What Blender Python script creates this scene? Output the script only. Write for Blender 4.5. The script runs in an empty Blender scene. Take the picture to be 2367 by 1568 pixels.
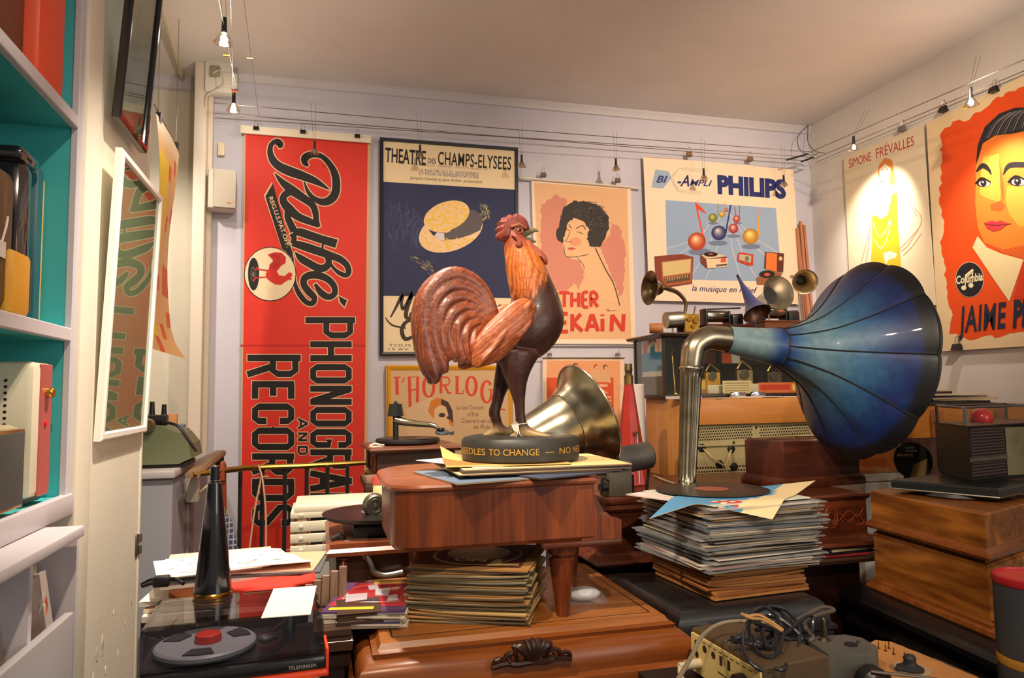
import bpy, bmesh, math, random
from mathutils import Vector, Matrix
SC = bpy.context.scene
COL = SC.collection
PI = math.pi
rnd = random.Random(7)

# ------------------------------------------------------------------ camera
FOC, CX, CY = 1650.0, 1183.5, 784.0            # focal length in pixels of the 2367 x 1568 frame
EYE = Vector((0, 0, 1.5))
_up = Vector((900 - CX, -21000 - CY, FOC)).normalized()
_yd = Vector((748 - CX, 914 - CY, FOC)); _yd = (_yd - _up * _yd.dot(_up)).normalized()
_xd = _yd.cross(_up) * -1
if _xd.x < 0: _xd = -_xd
RW = Matrix((_xd, _yd, _up))                   # camera space (x right, y down, z forward) -> world
def ray(px, py): return RW @ Vector(((px - CX) / FOC, (py - CY) / FOC, 1.0))
def at(px, py, Y): d = ray(px, py); return EYE + d * (Y / d.y)
def atz(px, py, z): d = ray(px, py); return EYE + d * ((z - EYE.z) / d.z)
def onx(px, py, X): d = ray(px, py); return EYE + d * (X / d.x)
cam = bpy.data.cameras.new('camera'); cam.sensor_width = 36; cam.lens = 36 * FOC / 2367
cam.clip_start = 0.02
camo = bpy.data.objects.new('camera', cam); COL.objects.link(camo)
_r, _u, _f = RW @ Vector((1, 0, 0)), RW @ Vector((0, -1, 0)), RW @ Vector((0, 0, 1))
camo.matrix_world = Matrix(((_r.x, _u.x, -_f.x, EYE.x), (_r.y, _u.y, -_f.y, EYE.y), (_r.z, _u.z, -_f.z, EYE.z), (0, 0, 0, 1)))
SC.camera = camo
cam.dof.use_dof = False

# ------------------------------------------------------------------ exposure, world, large lights
SC.view_settings.view_transform = 'Standard'; SC.view_settings.look = 'None'
SC.view_settings.gamma = 1; SC.view_settings.use_curve_mapping = False
SC.view_settings.exposure = 0.42
wd = bpy.data.worlds.new('world'); SC.world = wd; wd.use_nodes = True
wd.node_tree.nodes['Background'].inputs[0].default_value = (1.0, 0.95, 0.90, 1)
wd.node_tree.nodes['Background'].inputs[1].default_value = 0.2
def light(kind, name, loc, target, power, color, **kw):
    l = bpy.data.lights.new(name, kind); l.energy = power; l.color = color
    for k, v in kw.items(): setattr(l, k, v)
    o = bpy.data.objects.new(name, l); COL.objects.link(o); o.location = loc
    o.rotation_euler = (Vector(target) - Vector(loc)).to_track_quat('-Z', 'Y').to_euler()
    return o
WARM = (1.0, 0.82, 0.62); SOFT = (1.0, 0.89, 0.75)
light('AREA', 'added_area_fill', (2.5, -1.8, 2.1), (0.2, 2.4, 1.2), 26, (1, 0.94, 0.86), shape='RECTANGLE', size=2.0, size_y=1.6)  # soft area fill added behind the camera, no window is modelled
# halogen spots of the cable lighting that hang above and behind the camera; one added front fill among them
light('SPOT', 'halogen_over_left_aisle', (0.08, 1.75, 3.1), (-0.10, 2.2, 1.0), 205, SOFT, spot_size=1.15, spot_blend=0.7, shadow_soft_size=0.03)
light('SPOT', 'halogen_over_rooster', (-0.5, 0.7, 3.1), (0.75, 1.85, 1.45), 170, WARM, spot_size=0.8, spot_blend=0.8, shadow_soft_size=0.03)
light('SPOT', 'halogen_over_right_side', (2.0, 1.2, 3.1), (2.3, 3.8, 2.1), 165, WARM, spot_size=1.3, spot_blend=0.9, shadow_soft_size=0.04)
light('SPOT', 'added_front_fill', (0.2, -0.35, 3.05), (0.5, 1.7, 1.1), 105, WARM, spot_size=1.5, spot_blend=.9, shadow_soft_size=.04)  # extra spot added to give the front faces more light
light('SPOT', 'halogen_in_alcove', (-1.15, 2.9, 3.1), (-.9, 4.1, 1.9), 80, SOFT, spot_size=1.1, spot_blend=.9, shadow_soft_size=.03)
light('SPOT', 'halogen_to_back_wall', (0.6, 1.7, 3.1), (0.5, 3.9, 1.5), 95, WARM, spot_size=1.35, spot_blend=0.9, shadow_soft_size=0.04)

# ------------------------------------------------------------------ materials
def lin(c):
    return tuple((x / 255 / 12.92 if x <= 10 else ((x / 255 + 0.055) / 1.055) ** 2.4) for x in c)
_mc = {}
def mat(c, rough=0.5, metal=0.0, coat=0.0, var=0.0, spec=0.5, name=None, sub=0.0):
    key = (tuple(c), rough, metal, coat, var, spec)
    if key in _mc: return _mc[key]
    m = bpy.data.materials.new(name or 'paint'); m.use_nodes = True
    nt = m.node_tree; b = nt.nodes['Principled BSDF']
    l = lin(c)
    b.inputs['Base Color'].default_value = (*l, 1)
    b.inputs['Roughness'].default_value = rough
    b.inputs['Metallic'].default_value = metal
    b.inputs['Coat Weight'].default_value = coat
    b.inputs['Specular IOR Level'].default_value = spec
    if var > 0:
        tc = nt.nodes.new('ShaderNodeTexCoord'); n = nt.nodes.new('ShaderNodeTexNoise')
        n.inputs['Scale'].default_value = 14; n.inputs['Detail'].default_value = 6; n.inputs['Roughness'].default_value = 0.65
        nt.links.new(tc.outputs['Object'], n.inputs['Vector'])
        r = nt.nodes.new('ShaderNodeValToRGB')
        r.color_ramp.elements[0].position = 0.3; r.color_ramp.elements[1].position = 0.7
        r.color_ramp.elements[0].color = (*[x * (1 - var) for x in l], 1)
        r.color_ramp.elements[1].color = (*[min(1, x * (1 + var * 0.6)) for x in l], 1)
        nt.links.new(n.outputs['Fac'], r.inputs['Fac']); nt.links.new(r.outputs['Color'], b.inputs['Base Color'])
        bp = nt.nodes.new('ShaderNodeBump'); bp.inputs['Strength'].default_value = 0.08; bp.inputs['Distance'].default_value = 0.01
        nt.links.new(n.outputs['Fac'], bp.inputs['Height']); nt.links.new(bp.outputs['Normal'], b.inputs['Normal'])
    _mc[key] = m
    return m
def wood(c1, c2, rough=0.35, scale=1.0, axis=0, coat=0.3, name='wood', rings=9.0):
    key = ('wood', tuple(c1), tuple(c2), rough, scale, axis, rings)
    if key in _mc: return _mc[key]
    m = bpy.data.materials.new(name); m.use_nodes = True
    nt = m.node_tree; b = nt.nodes['Principled BSDF']; N = nt.nodes.new; L = nt.links.new
    tc = N('ShaderNodeTexCoord'); mp = N('ShaderNodeMapping')
    s = [7.0 * scale] * 3; s[axis] = 0.9 * scale
    mp.inputs['Scale'].default_value = s
    L(tc.outputs['Object'], mp.inputs['Vector'])
    n1 = N('ShaderNodeTexNoise'); n1.inputs['Scale'].default_value = 1.6; n1.inputs['Detail'].default_value = 5; n1.inputs['Distortion'].default_value = 1.1
    L(mp.outputs['Vector'], n1.inputs['Vector'])
    mp2 = N('ShaderNodeMapping'); s2 = [110.0 * scale] * 3; s2[axis] = 5.0 * scale
    mp2.inputs['Scale'].default_value = s2; L(tc.outputs['Object'], mp2.inputs['Vector'])
    n2 = N('ShaderNodeTexNoise'); n2.inputs['Scale'].default_value = 1.0; n2.inputs['Detail'].default_value = 3
    L(mp2.outputs['Vector'], n2.inputs['Vector'])
    mu = N('ShaderNodeMath'); mu.operation = 'MULTIPLY'; mu.inputs[1].default_value = rings; L(n1.outputs['Fac'], mu.inputs[0])
    si = N('ShaderNodeMath'); si.operation = 'SINE'; L(mu.outputs[0], si.inputs[0])
    ma = N('ShaderNodeMath'); ma.operation = 'MULTIPLY_ADD'; ma.inputs[1].default_value = 0.3; ma.inputs[2].default_value = 0.28
    L(si.outputs[0], ma.inputs[0])
    ad = N('ShaderNodeMath'); ad.operation = 'MULTIPLY_ADD'; ad.inputs[1].default_value = 0.5; L(n2.outputs['Fac'], ad.inputs[0]); L(ma.outputs[0], ad.inputs[2])
    r = N('ShaderNodeValToRGB'); r.color_ramp.elements[0].color = (*lin(c1), 1); r.color_ramp.elements[1].color = (*lin(c2), 1)
    r.color_ramp.elements[0].position = 0.1; r.color_ramp.elements[1].position = 0.9
    L(ad.outputs[0], r.inputs['Fac']); L(r.outputs['Color'], b.inputs['Base Color'])
    b.inputs['Roughness'].default_value = rough; b.inputs['Specular IOR Level'].default_value = .35; b.inputs['Coat Weight'].default_value = coat; b.inputs['Coat Roughness'].default_value = 0.25
    bp = N('ShaderNodeBump'); bp.inputs['Strength'].default_value = 0.05; bp.inputs['Distance'].default_value = 0.004
    L(n2.outputs['Fac'], bp.inputs['Height']); L(bp.outputs['Normal'], b.inputs['Normal'])
    _mc[key] = m
    return m
def metalm(c, rough=0.25, dirt=0.3, name='metal'):
    key = ('metal', tuple(c), rough, dirt)
    if key in _mc: return _mc[key]
    m = bpy.data.materials.new(name); m.use_nodes = True
    nt = m.node_tree; b = nt.nodes['Principled BSDF']; N = nt.nodes.new; L = nt.links.new
    tc = N('ShaderNodeTexCoord'); n = N('ShaderNodeTexNoise'); n.inputs['Scale'].default_value = 16; n.inputs['Detail'].default_value = 7
    L(tc.outputs['Object'], n.inputs['Vector'])
    r = N('ShaderNodeValToRGB'); l = lin(c)
    r.color_ramp.elements[0].position = 0.33; r.color_ramp.elements[1].position = 0.62
    r.color_ramp.elements[0].color = (*[x * (1 - dirt) for x in l], 1); r.color_ramp.elements[1].color = (*l, 1)
    L(n.outputs['Fac'], r.inputs['Fac']); L(r.outputs['Color'], b.inputs['Base Color'])
    mr = N('ShaderNodeMapRange'); mr.inputs['To Min'].default_value = rough + 0.15 * dirt; mr.inputs['To Max'].default_value = rough
    L(n.outputs['Fac'], mr.inputs['Value']); L(mr.outputs['Result'], b.inputs['Roughness'])
    b.inputs['Metallic'].default_value = 1.0
    _mc[key] = m
    return m
def glassm(tint=(255, 255, 255), refl=0.06, rough=0.02, opacity=0.0, name='glass'):
    """thin clear sheet: mostly transparent, with a mirror-like reflection that grows at grazing angles"""
    key = ('glass', tuple(tint), refl, rough, opacity)
    if key in _mc: return _mc[key]
    m = bpy.data.materials.new(name); m.use_nodes = True
    nt = m.node_tree; N = nt.nodes.new; L = nt.links.new
    for x in list(nt.nodes): nt.nodes.remove(x)
    out = N('ShaderNodeOutputMaterial'); t = N('ShaderNodeBsdfTransparent'); t.inputs[0].default_value = (*lin(tint), 1)
    g = N('ShaderNodeBsdfGlossy'); g.inputs['Roughness'].default_value = rough
    lw = N('ShaderNodeLayerWeight'); pw = N('ShaderNodeMath'); pw.operation = 'POWER'; pw.inputs[1].default_value = 4.0
    L(lw.outputs['Facing'], pw.inputs[0])
    ad = N('ShaderNodeMath'); ad.operation = 'MULTIPLY_ADD'; ad.inputs[1].default_value = .8; ad.inputs[2].default_value = refl; ad.use_clamp = True
    L(pw.outputs[0], ad.inputs[0])
    mx = N('ShaderNodeMixShader'); L(ad.outputs[0], mx.inputs[0]); L(t.outputs[0], mx.inputs[1]); L(g.outputs[0], mx.inputs[2])
    if opacity > 0:
        d = N('ShaderNodeBsdfDiffuse'); d.inputs[0].default_value = (*lin(tint), 1)
        m2 = N('ShaderNodeMixShader'); m2.inputs[0].default_value = opacity; L(mx.outputs[0], m2.inputs[1]); L(d.outputs[0], m2.inputs[2]); mx = m2
    L(mx.outputs[0], out.inputs[0])
    _mc[key] = m
    return m
def emit(c, s):
    key = ('emit', tuple(c), s)
    if key in _mc: return _mc[key]
    m = bpy.data.materials.new('lit_bulb'); m.use_nodes = True; nt = m.node_tree
    b = nt.nodes['Principled BSDF']; b.inputs['Emission Color'].default_value = (*lin(c), 1); b.inputs['Emission Strength'].default_value = s
    _mc[key] = m
    return m
def attrm(rough=0.4, coat=0.0, metal=0.0, stripes=None, name='painted_surface', speckle=0.25, bump=0.15, nscale=30):
    """painted surface whose local paint colour is stored per vertex"""
    m = bpy.data.materials.new(name); m.use_nodes = True
    nt = m.node_tree; b = nt.nodes['Principled BSDF']; N = nt.nodes.new; L = nt.links.new
    a = N('ShaderNodeAttribute'); a.attribute_name = 'Col'
    tc = N('ShaderNodeTexCoord'); n = N('ShaderNodeTexNoise'); n.inputs['Scale'].default_value = nscale; n.inputs['Detail'].default_value = 6
    L(tc.outputs['Object'], n.inputs['Vector'])
    mr = N('ShaderNodeMapRange'); mr.inputs['From Min'].default_value = 0.3; mr.inputs['From Max'].default_value = 0.7
    mr.inputs['To Min'].default_value = 1 - speckle; mr.inputs['To Max'].default_value = 1 + speckle * 0.6
    L(n.outputs['Fac'], mr.inputs['Value'])
    mx = N('ShaderNodeVectorMath'); mx.operation = 'SCALE'; L(a.outputs['Color'], mx.inputs[0]); L(mr.outputs['Result'], mx.inputs['Scale'])
    L(mx.outputs[0], b.inputs['Base Color'])
    b.inputs['Roughness'].default_value = rough; b.inputs['Coat Weight'].default_value = coat; b.inputs['Metallic'].default_value = metal
    bp = N('ShaderNodeBump'); bp.inputs['Strength'].default_value = bump; bp.inputs['Distance'].default_value = 0.006
    L(n.outputs['Fac'], bp.inputs['Height']); L(bp.outputs['Normal'], b.inputs['Normal'])
    return m

# ------------------------------------------------------------------ mesh builder
def T(x, y=0, z=0):
    if not isinstance(x, (int, float)): return Matrix.Translation(Vector(x))
    return Matrix.Translation((x, y, z))
def RZ(d): return Matrix.Rotation(math.radians(d), 4, 'Z')
def RX(d): return Matrix.Rotation(math.radians(d), 4, 'X')
def RY(d): return Matrix.Rotation(math.radians(d), 4, 'Y')
def S(x, y, z): return Matrix.Diagonal((x, y, z, 1))
def axis_to(p, q, roll=None):
    """matrix that puts the local z axis from p to q"""
    d = (Vector(q) - Vector(p)).normalized()
    ref = Vector(roll) if roll is not None else (Vector((0, 0, 1)) if abs(d.z) < 0.95 else Vector((0, 1, 0)))
    x = ref.cross(d).normalized(); y = d.cross(x)
    return Matrix(((x.x, y.x, d.x, p[0]), (x.y, y.y, d.y, p[1]), (x.z, y.z, d.z, p[2]), (0, 0, 0, 1)))
def smooth_path(pts, n=6):
    """Catmull-Rom through tuples of any length"""
    out = []
    P = [pts[0]] + list(pts) + [pts[-1]]
    for i in range(1, len(P) - 2):
        for k in range(n):
            t = k / n
            out.append(tuple(0.5 * (2 * b + (c - a) * t + (2 * a - 5 * b + 4 * c - d) * t * t + (3 * b - a - 3 * c + d) * t ** 3)
                             for a, b, c, d in zip(P[i - 1], P[i], P[i + 1], P[i + 2])))
    out.append(tuple(pts[-1]))
    return out
class MB:
    def __init__(s): s.v = []; s.f = []; s.m = []; s.c = {}
    def add(s, verts, faces, m=0, M=None):
        o = len(s.v)
        for p in verts: s.v.append((M @ Vector(p)) if M is not None else Vector(p))
        for f in faces: s.f.append([i + o for i in f]); s.m.append(m)
        return s
    def box(s, x0, x1, y0, y1, z0, z1, m=0, b=0.0, M=None):
        b = min(b, (x1 - x0) * .45, (y1 - y0) * .45, (z1 - z0) * .45)
        if b <= 0:
            vs = [(x, y, z) for z in (z0, z1) for y in (y0, y1) for x in (x0, x1)]
            return s.add(vs, [(0, 2, 3, 1), (4, 5, 7, 6), (0, 1, 5, 4), (2, 6, 7, 3), (0, 4, 6, 2), (1, 3, 7, 5)], m, M)
        bm = bmesh.new(); bmesh.ops.create_cube(bm, size=1)
        for v in bm.verts: v.co = ((x0 + x1) / 2 + v.co.x * (x1 - x0), (y0 + y1) / 2 + v.co.y * (y1 - y0), (z0 + z1) / 2 + v.co.z * (z1 - z0))
        bmesh.ops.bevel(bm, geom=list(bm.edges), offset=b, segments=2 if b > .002 else 1, affect='EDGES', profile=0.5)
        bm.verts.index_update()
        s.add([v.co.copy() for v in bm.verts], [[v.index for v in f.verts] for f in bm.faces], m, M); bm.free()
        return s
    def loft(s, rings, m=0, caps=True, closed=True, M=None, loop=False):
        n = len(rings[0]); vs = [p for r in rings for p in r]; fs = []
        R = len(rings)
        for i in range(R if loop else R - 1):
            a, b = i * n, ((i + 1) % R) * n
            for k in range(n if closed else n - 1):
                k2 = (k + 1) % n
                fs.append((a + k, a + k2, b + k2, b + k))
        if caps and not loop:
            fs.append(tuple(reversed(range(n)))); fs.append(tuple(range((R - 1) * n, R * n)))
        return s.add(vs, fs, m, M)
    def lathe(s, prof, seg=32, m=0, M=None, caps=True, scallop=None):
        rings = []
        for r, z in prof:
            ring = []
            for k in range(seg):
                a = 2 * PI * k / seg; rr = max(r, 1e-5)
                if scallop: rr = scallop(rr, z, a)
                ring.append((rr * math.cos(a), rr * math.sin(a), z))
            rings.append(ring)
        return s.loft(rings, m, caps, True, M)
    def tube(s, pts, r, seg=8, m=0, M=None, caps=True, loop=False, flat=1.0):
        pts = [Vector(p) for p in pts]; n = len(pts); rings = []; up = None
        for i, p in enumerate(pts):
            if loop: d = pts[(i + 1) % n] - pts[i - 1]
            else: d = pts[min(i + 1, n - 1)] - pts[max(i - 1, 0)]
            d.normalize()
            if up is None: up = Vector((0, 0, 1)) if abs(d.z) < .9 else Vector((0, 1, 0))
            x = up.cross(d)
            if x.length < 1e-4: x = Vector((1, 0, 0)).cross(d)
            x.normalize(); y = d.cross(x); up = y
            rr = r[i] if isinstance(r, (list, tuple)) else r
            rings.append([p + x * rr * math.cos(2 * PI * k / seg) + y * rr * flat * math.sin(2 * PI * k / seg) for k in range(seg)])
        return s.loft(rings, m, caps, True, M, loop)
    def prism(s, poly, z0, z1, m=0, M=None):
        n = len(poly); vs = [(x, y, z0) for x, y in poly] + [(x, y, z1) for x, y in poly]
        area = sum(poly[i][0] * poly[(i + 1) % n][1] - poly[(i + 1) % n][0] * poly[i][1] for i in range(n))
        fs = [tuple(reversed(range(n))), tuple(range(n, 2 * n))] + [(k, (k + 1) % n, n + (k + 1) % n, n + k) for k in range(n)]
        if area < 0: fs = [tuple(reversed(f)) for f in fs]
        return s.add(vs, fs, m, M)
    def sphere(s, c, r, m=0, seg=16, M=None):
        if isinstance(r, (int, float)): r = (r, r, r)
        N = max(6, seg // 2 + 2)
        rings = [[(c[0] + r[0] * math.sin(a) * math.cos(2 * PI * k / seg), c[1] + r[1] * math.sin(a) * math.sin(2 * PI * k / seg), c[2] - r[2] * math.cos(a)) for k in range(seg)]
                 for a in [max(1e-3, min(PI - 1e-3, PI * i / N)) for i in range(N + 1)]]
        return s.loft(rings, m, True, True, M)
    def rectloft(s, x0, x1, y0, y1, prof, m=0, M=None, caps=True):
        """mitred rectangular moulding; prof = [(outset, z), ...] from the bottom up"""
        rings = [[(x0 - o, y0 - o, z), (x1 + o, y0 - o, z), (x1 + o, y1 + o, z), (x0 - o, y1 + o, z)] for o, z in prof]
        return s.loft(rings, m, caps, True, M)
    def build(s, name, mats, parent=None, M=None, angle=35, cols=None, flat=False):
        me = bpy.data.meshes.new(name)
        vs = [(M @ v) if M is not None else v for v in s.v]
        me.from_pydata([tuple(v) for v in vs], [], s.f)
        if not isinstance(mats, (list, tuple)): mats = [mats]
        for x in mats: me.materials.append(x)
        me.polygons.foreach_set('material_index', s.m)
        if not flat:
            me.polygons.foreach_set('use_smooth', [True] * len(s.f))
            me.set_sharp_from_angle(angle=math.radians(angle))
        if cols is not None:
            ca = me.color_attributes.new('Col', 'FLOAT_COLOR', 'POINT')
            for i, c in enumerate(cols): ca.data[i].color = (*c, 1)
        me.update()
        o = bpy.data.objects.new(name, me); COL.objects.link(o)
        if parent is not None: o.parent = parent
        return o
def tag(o, label=None, cat=None, group=None, kind=None):
    if label: o['label'] = label
    if cat: o['category'] = cat
    if group: o['group'] = group
    if kind: o['kind'] = kind
    return o
def thing(name, label, cat, loc=(0, 0, 0), rz=0, group=None):
    o = bpy.data.objects.new(name, None); COL.objects.link(o); o.location = loc; o.rotation_euler = (0, 0, math.radians(rz))
    o.empty_display_size = 0.02
    return tag(o, label, cat, group)
def struct(name, mb, mats, **kw):
    o = mb.build(name, mats, **kw); o['kind'] = 'structure'; return o
def copy_tree(o, parent=None):
    c = o.copy(); COL.objects.link(c); c.parent = parent
    for ch in list(o.children): copy_tree(ch, c)
    return c
_H = None
def text_mesh(txt, bold=0.0, shear=0.0, space=1.0):
    cu = bpy.data.curves.new('t', 'FONT'); cu.body = txt; cu.offset = bold; cu.shear = shear; cu.space_character = space
    cu.resolution_u = 3; cu.fill_mode = 'FRONT'
    o = bpy.data.objects.new('t', cu); COL.objects.link(o)
    dg = bpy.context.evaluated_depsgraph_get(); me = o.evaluated_get(dg).to_mesh()
    vs = [tuple(v.co) for v in me.vertices]; fs = [tuple(p.vertices) for p in me.polygons]
    o.evaluated_get(dg).to_mesh_clear(); bpy.data.objects.remove(o); bpy.data.curves.remove(cu)
    return vs, fs
class Art:
    """flat printed art on one sheet: shapes in photo pixels are laid on the sheet's own plane, layer above layer (0.3 mm apart)"""
    def __init__(s, plane, step): s.plane = plane; s.step = Vector(step); s.mb = MB(); s.mats = []; s.lay = 1; s.k = {}; s.n = 0
    def mi(s, c, rough=0.6):
        key = (tuple(c), rough)
        if key not in s.k: s.k[key] = len(s.mats); s.mats.append(mat(c, rough, spec=0.3))
        return s.k[key]
    def pts(s, ps, lay): return [s.plane(x, y) + s.step * lay for x, y in ps]
    def sheet(s, ps, c, thick, rough=0.6):
        a = s.pts(ps, 0); b = [p - s.step.normalized() * thick for p in a]; n = len(a)
        s.mb.add(a + b, [tuple(range(n)), tuple(reversed(range(n, 2 * n)))] + [(n + k, n + (k + 1) % n, (k + 1) % n, k) for k in range(n)], s.mi(c, rough))
    def up(s, lay):
        if lay is None: s.lay += 1; lay = s.lay
        s.n += 1; return lay + (s.n % 40) * .02
    def poly(s, ps, c, lay=None):
        lay = s.up(lay)
        s.mb.add(s.pts(ps, lay), [tuple(range(len(ps)))], s.mi(c))
    def ell(s, cx, cy, rx, ry, c, lay=None, rot=0, n=28):
        k, q = math.cos(math.radians(rot)), math.sin(math.radians(rot))
        s.poly([(cx + rx * math.cos(a) * k - ry * math.sin(a) * q, cy + rx * math.cos(a) * q + ry * math.sin(a) * k) for a in [2 * PI * i / n for i in range(n)]], c, lay)
    def stroke(s, pts, c, w=None, lay=None, smooth=5, grow=0.0):
        """ribbon along points (x, y, width)"""
        lay = s.up(lay)
        P = [(p[0], p[1], p[2] if len(p) > 2 else w) for p in pts]
        if smooth: P = smooth_path(P, smooth)
        n = len(P); vs = []
        for i in range(n):
            dx, dy = P[min(i + 1, n - 1)][0] - P[max(i - 1, 0)][0], P[min(i + 1, n - 1)][1] - P[max(i - 1, 0)][1]
            l = math.hypot(dx, dy) or 1; h = max(P[i][2], 0.3) / 2 + grow
            ex = grow if i == n - 1 else (-grow if i == 0 else 0)
            x, y = P[i][0] + dx / l * ex, P[i][1] + dy / l * ex
            vs += [(x - dy / l * h, y + dx / l * h), (x + dy / l * h, y - dx / l * h)]
        s.mb.add(s.pts(vs, lay), [(2 * i, 2 * i + 1, 2 * i + 3, 2 * i + 2) for i in range(n - 1)], s.mi(c))
    def text(s, t, org, right, up, c, bold=0.0, shear=0.0, lay=None, space=1.0):
        """t fills the parallelogram with corner org, width vector right and capital height vector up (pixels)"""
        lay = s.up(lay)
        vs, fs = text_mesh(t, bold, shear, space)
        x0, x1 = min(v[0] for v in vs), max(v[0] for v in vs); H = 0.73
        ps = [(org[0] + right[0] * (v[0] - x0) / (x1 - x0) + up[0] * v[1] / H, org[1] + right[1] * (v[0] - x0) / (x1 - x0) + up[1] * v[1] / H) for v in vs]
        s.mb.add(s.pts(ps, lay), fs, s.mi(c))
    def build(s, name, parent=None): return s.mb.build(name, s.mats, parent, flat=True)
def jag(ps, amp, step=14, seed=1):
    """roughen a polygon's edge"""
    r = random.Random(seed); out = []
    n = len(ps)
    for i in range(n):
        a, b = ps[i], ps[(i + 1) % n]; l = math.hypot(b[0] - a[0], b[1] - a[1]); k = max(1, int(l / step))
        for j in range(k):
            t = j / k; w = amp if j else amp * 0.3
            out.append((a[0] + (b[0] - a[0]) * t + r.uniform(-w, w), a[1] + (b[1] - a[1]) * t + r.uniform(-w, w)))
    return out

# ------------------------------------------------------------------ room
XR, CEIL, XL, YB = 3.13, 3.25, -0.55, 4.0
def plaster(c, name, streak=False):
    m = bpy.data.materials.new(name); m.use_nodes = True; nt = m.node_tree; b = nt.nodes['Principled BSDF']; N = nt.nodes.new; L = nt.links.new
    tc = N('ShaderNodeTexCoord'); n = N('ShaderNodeTexNoise'); n.inputs['Scale'].default_value = 2.2; n.inputs['Detail'].default_value = 9; n.inputs['Roughness'].default_value = .62
    L(tc.outputs['Object'], n.inputs['Vector']); r = N('ShaderNodeValToRGB'); l = lin(c)
    r.color_ramp.elements[0].position = .35; r.color_ramp.elements[1].position = .65
    r.color_ramp.elements[0].color = (*[x * .92 for x in l], 1); r.color_ramp.elements[1].color = (*l, 1)
    L(n.outputs['Fac'], r.inputs['Fac']); L(r.outputs['Color'], b.inputs['Base Color']); b.inputs['Roughness'].default_value = .75
    n3 = N('ShaderNodeTexNoise'); n3.inputs['Scale'].default_value = 60; n3.inputs['Detail'].default_value = 4; L(tc.outputs['Object'], n3.inputs['Vector'])
    bp = N('ShaderNodeBump'); bp.inputs['Strength'].default_value = .1 if not streak else .16; bp.inputs['Distance'].default_value = .004
    L(n3.outputs['Fac'], bp.inputs['Height']); L(bp.outputs['Normal'], b.inputs['Normal'])
    return m
M_BACK = plaster((206, 202, 214), 'lilac_white_wall_paint'); M_CREAM = plaster((226, 216, 196), 'cream_wall_paint', True)
M_CEIL = plaster((232, 226, 222), 'ceiling_paint'); M_RW = plaster((226, 218, 210), 'right_wall_paint')
M_TRIM = mat((206, 200, 204), .55)
struct('floor', MB().box(-2.0, XR, -2.2, 4.3, -0.1, 0), wood((66, 44, 30), (104, 72, 46), .45, .6, 1, name='floor_boards'))
struct('ceiling', MB().box(-2.0, XR + .1, -2.2, 4.3, CEIL, CEIL + .1), M_CEIL)
struct('wall_back', MB().box(-0.60, XR, YB, YB + .12, 0, CEIL), M_BACK)
struct('wall_right', MB().box(XR, XR + .1, -2.2, YB + .12, 0, CEIL), M_RW)
struct('wall_alcove', MB().box(-2.0, -0.60, 4.15, 4.3, 0, CEIL), M_CREAM)
struct('wall_far_left', MB().box(-2.1, -2.0, -2.2, 4.3, 0, CEIL), M_CREAM)
mb = MB().box(-.70, XL, 1.93, 2.455, 0, CEIL).box(-.70, XL + .012, 1.823, 1.93, 0, CEIL, b=.004)
struct('wall_left', mb, M_CREAM)
struct('wall_left_behind_shelves', MB().box(-1.05, -.99, -2.2, 1.823, 0, CEIL), M_CREAM)
# crown mouldings, corner pilaster
struct('trim_1', MB().loft([[(x, 4.0, 3.25), (x, 3.975, 3.25), (x, 3.972, 3.235), (x, 3.988, 3.212), (x, 3.988, 3.202), (x, 4.0, 3.198)] for x in (-0.6, XR)]), M_TRIM)
struct('trim_2', MB().loft([[(x, 4.15, 3.25), (x, 4.11, 3.25), (x, 4.11, 3.235), (x, 4.13, 3.19), (x, 4.15, 3.18)] for x in (-2.0, -.6)]), M_TRIM)
struct('trim_3', MB().box(-.66, -.60, 3.90, 4.15, 0, CEIL, b=.006).box(-.60, -.575, 3.95, 4.0, 0, CEIL, b=.006), mat((222, 208, 190), .55))
struct('trim_4', MB().box(-.71, XL + .004, 2.455, 2.475, 0, 3.25, b=.003), M_CREAM)
# peeling paint and an old hinge on the near wall's edge
o = MB().box(-.556, -.545, 2.425, 2.452, 1.02, 1.085, b=.003)
for z in (1.035, 1.07): o.tube([(-.544, 2.456, z - .012), (-.544, 2.456, z + .012)], .006, 8)
struct('door_hinge', o, metalm((150, 140, 120), .4, .5))
mb = MB()
for i in range(10):
    y, z = rnd.uniform(2.02, 2.42), rnd.uniform(.75, 1.0); r = rnd.uniform(.004, .012)
    mb.prism([(math.cos(a) * r * rnd.uniform(.5, 1) , math.sin(a) * r * rnd.uniform(1, 2.6)) for a in [2 * PI * k / 7 for k in range(7)]], 0, .0008, i % 2, T(XL, y, z) @ RY(90) @ RZ(90))
tag(mb.build('paint_flakes', [mat((240, 232, 214), .8), mat((206, 194, 170), .85)]), kind='structure')

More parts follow.
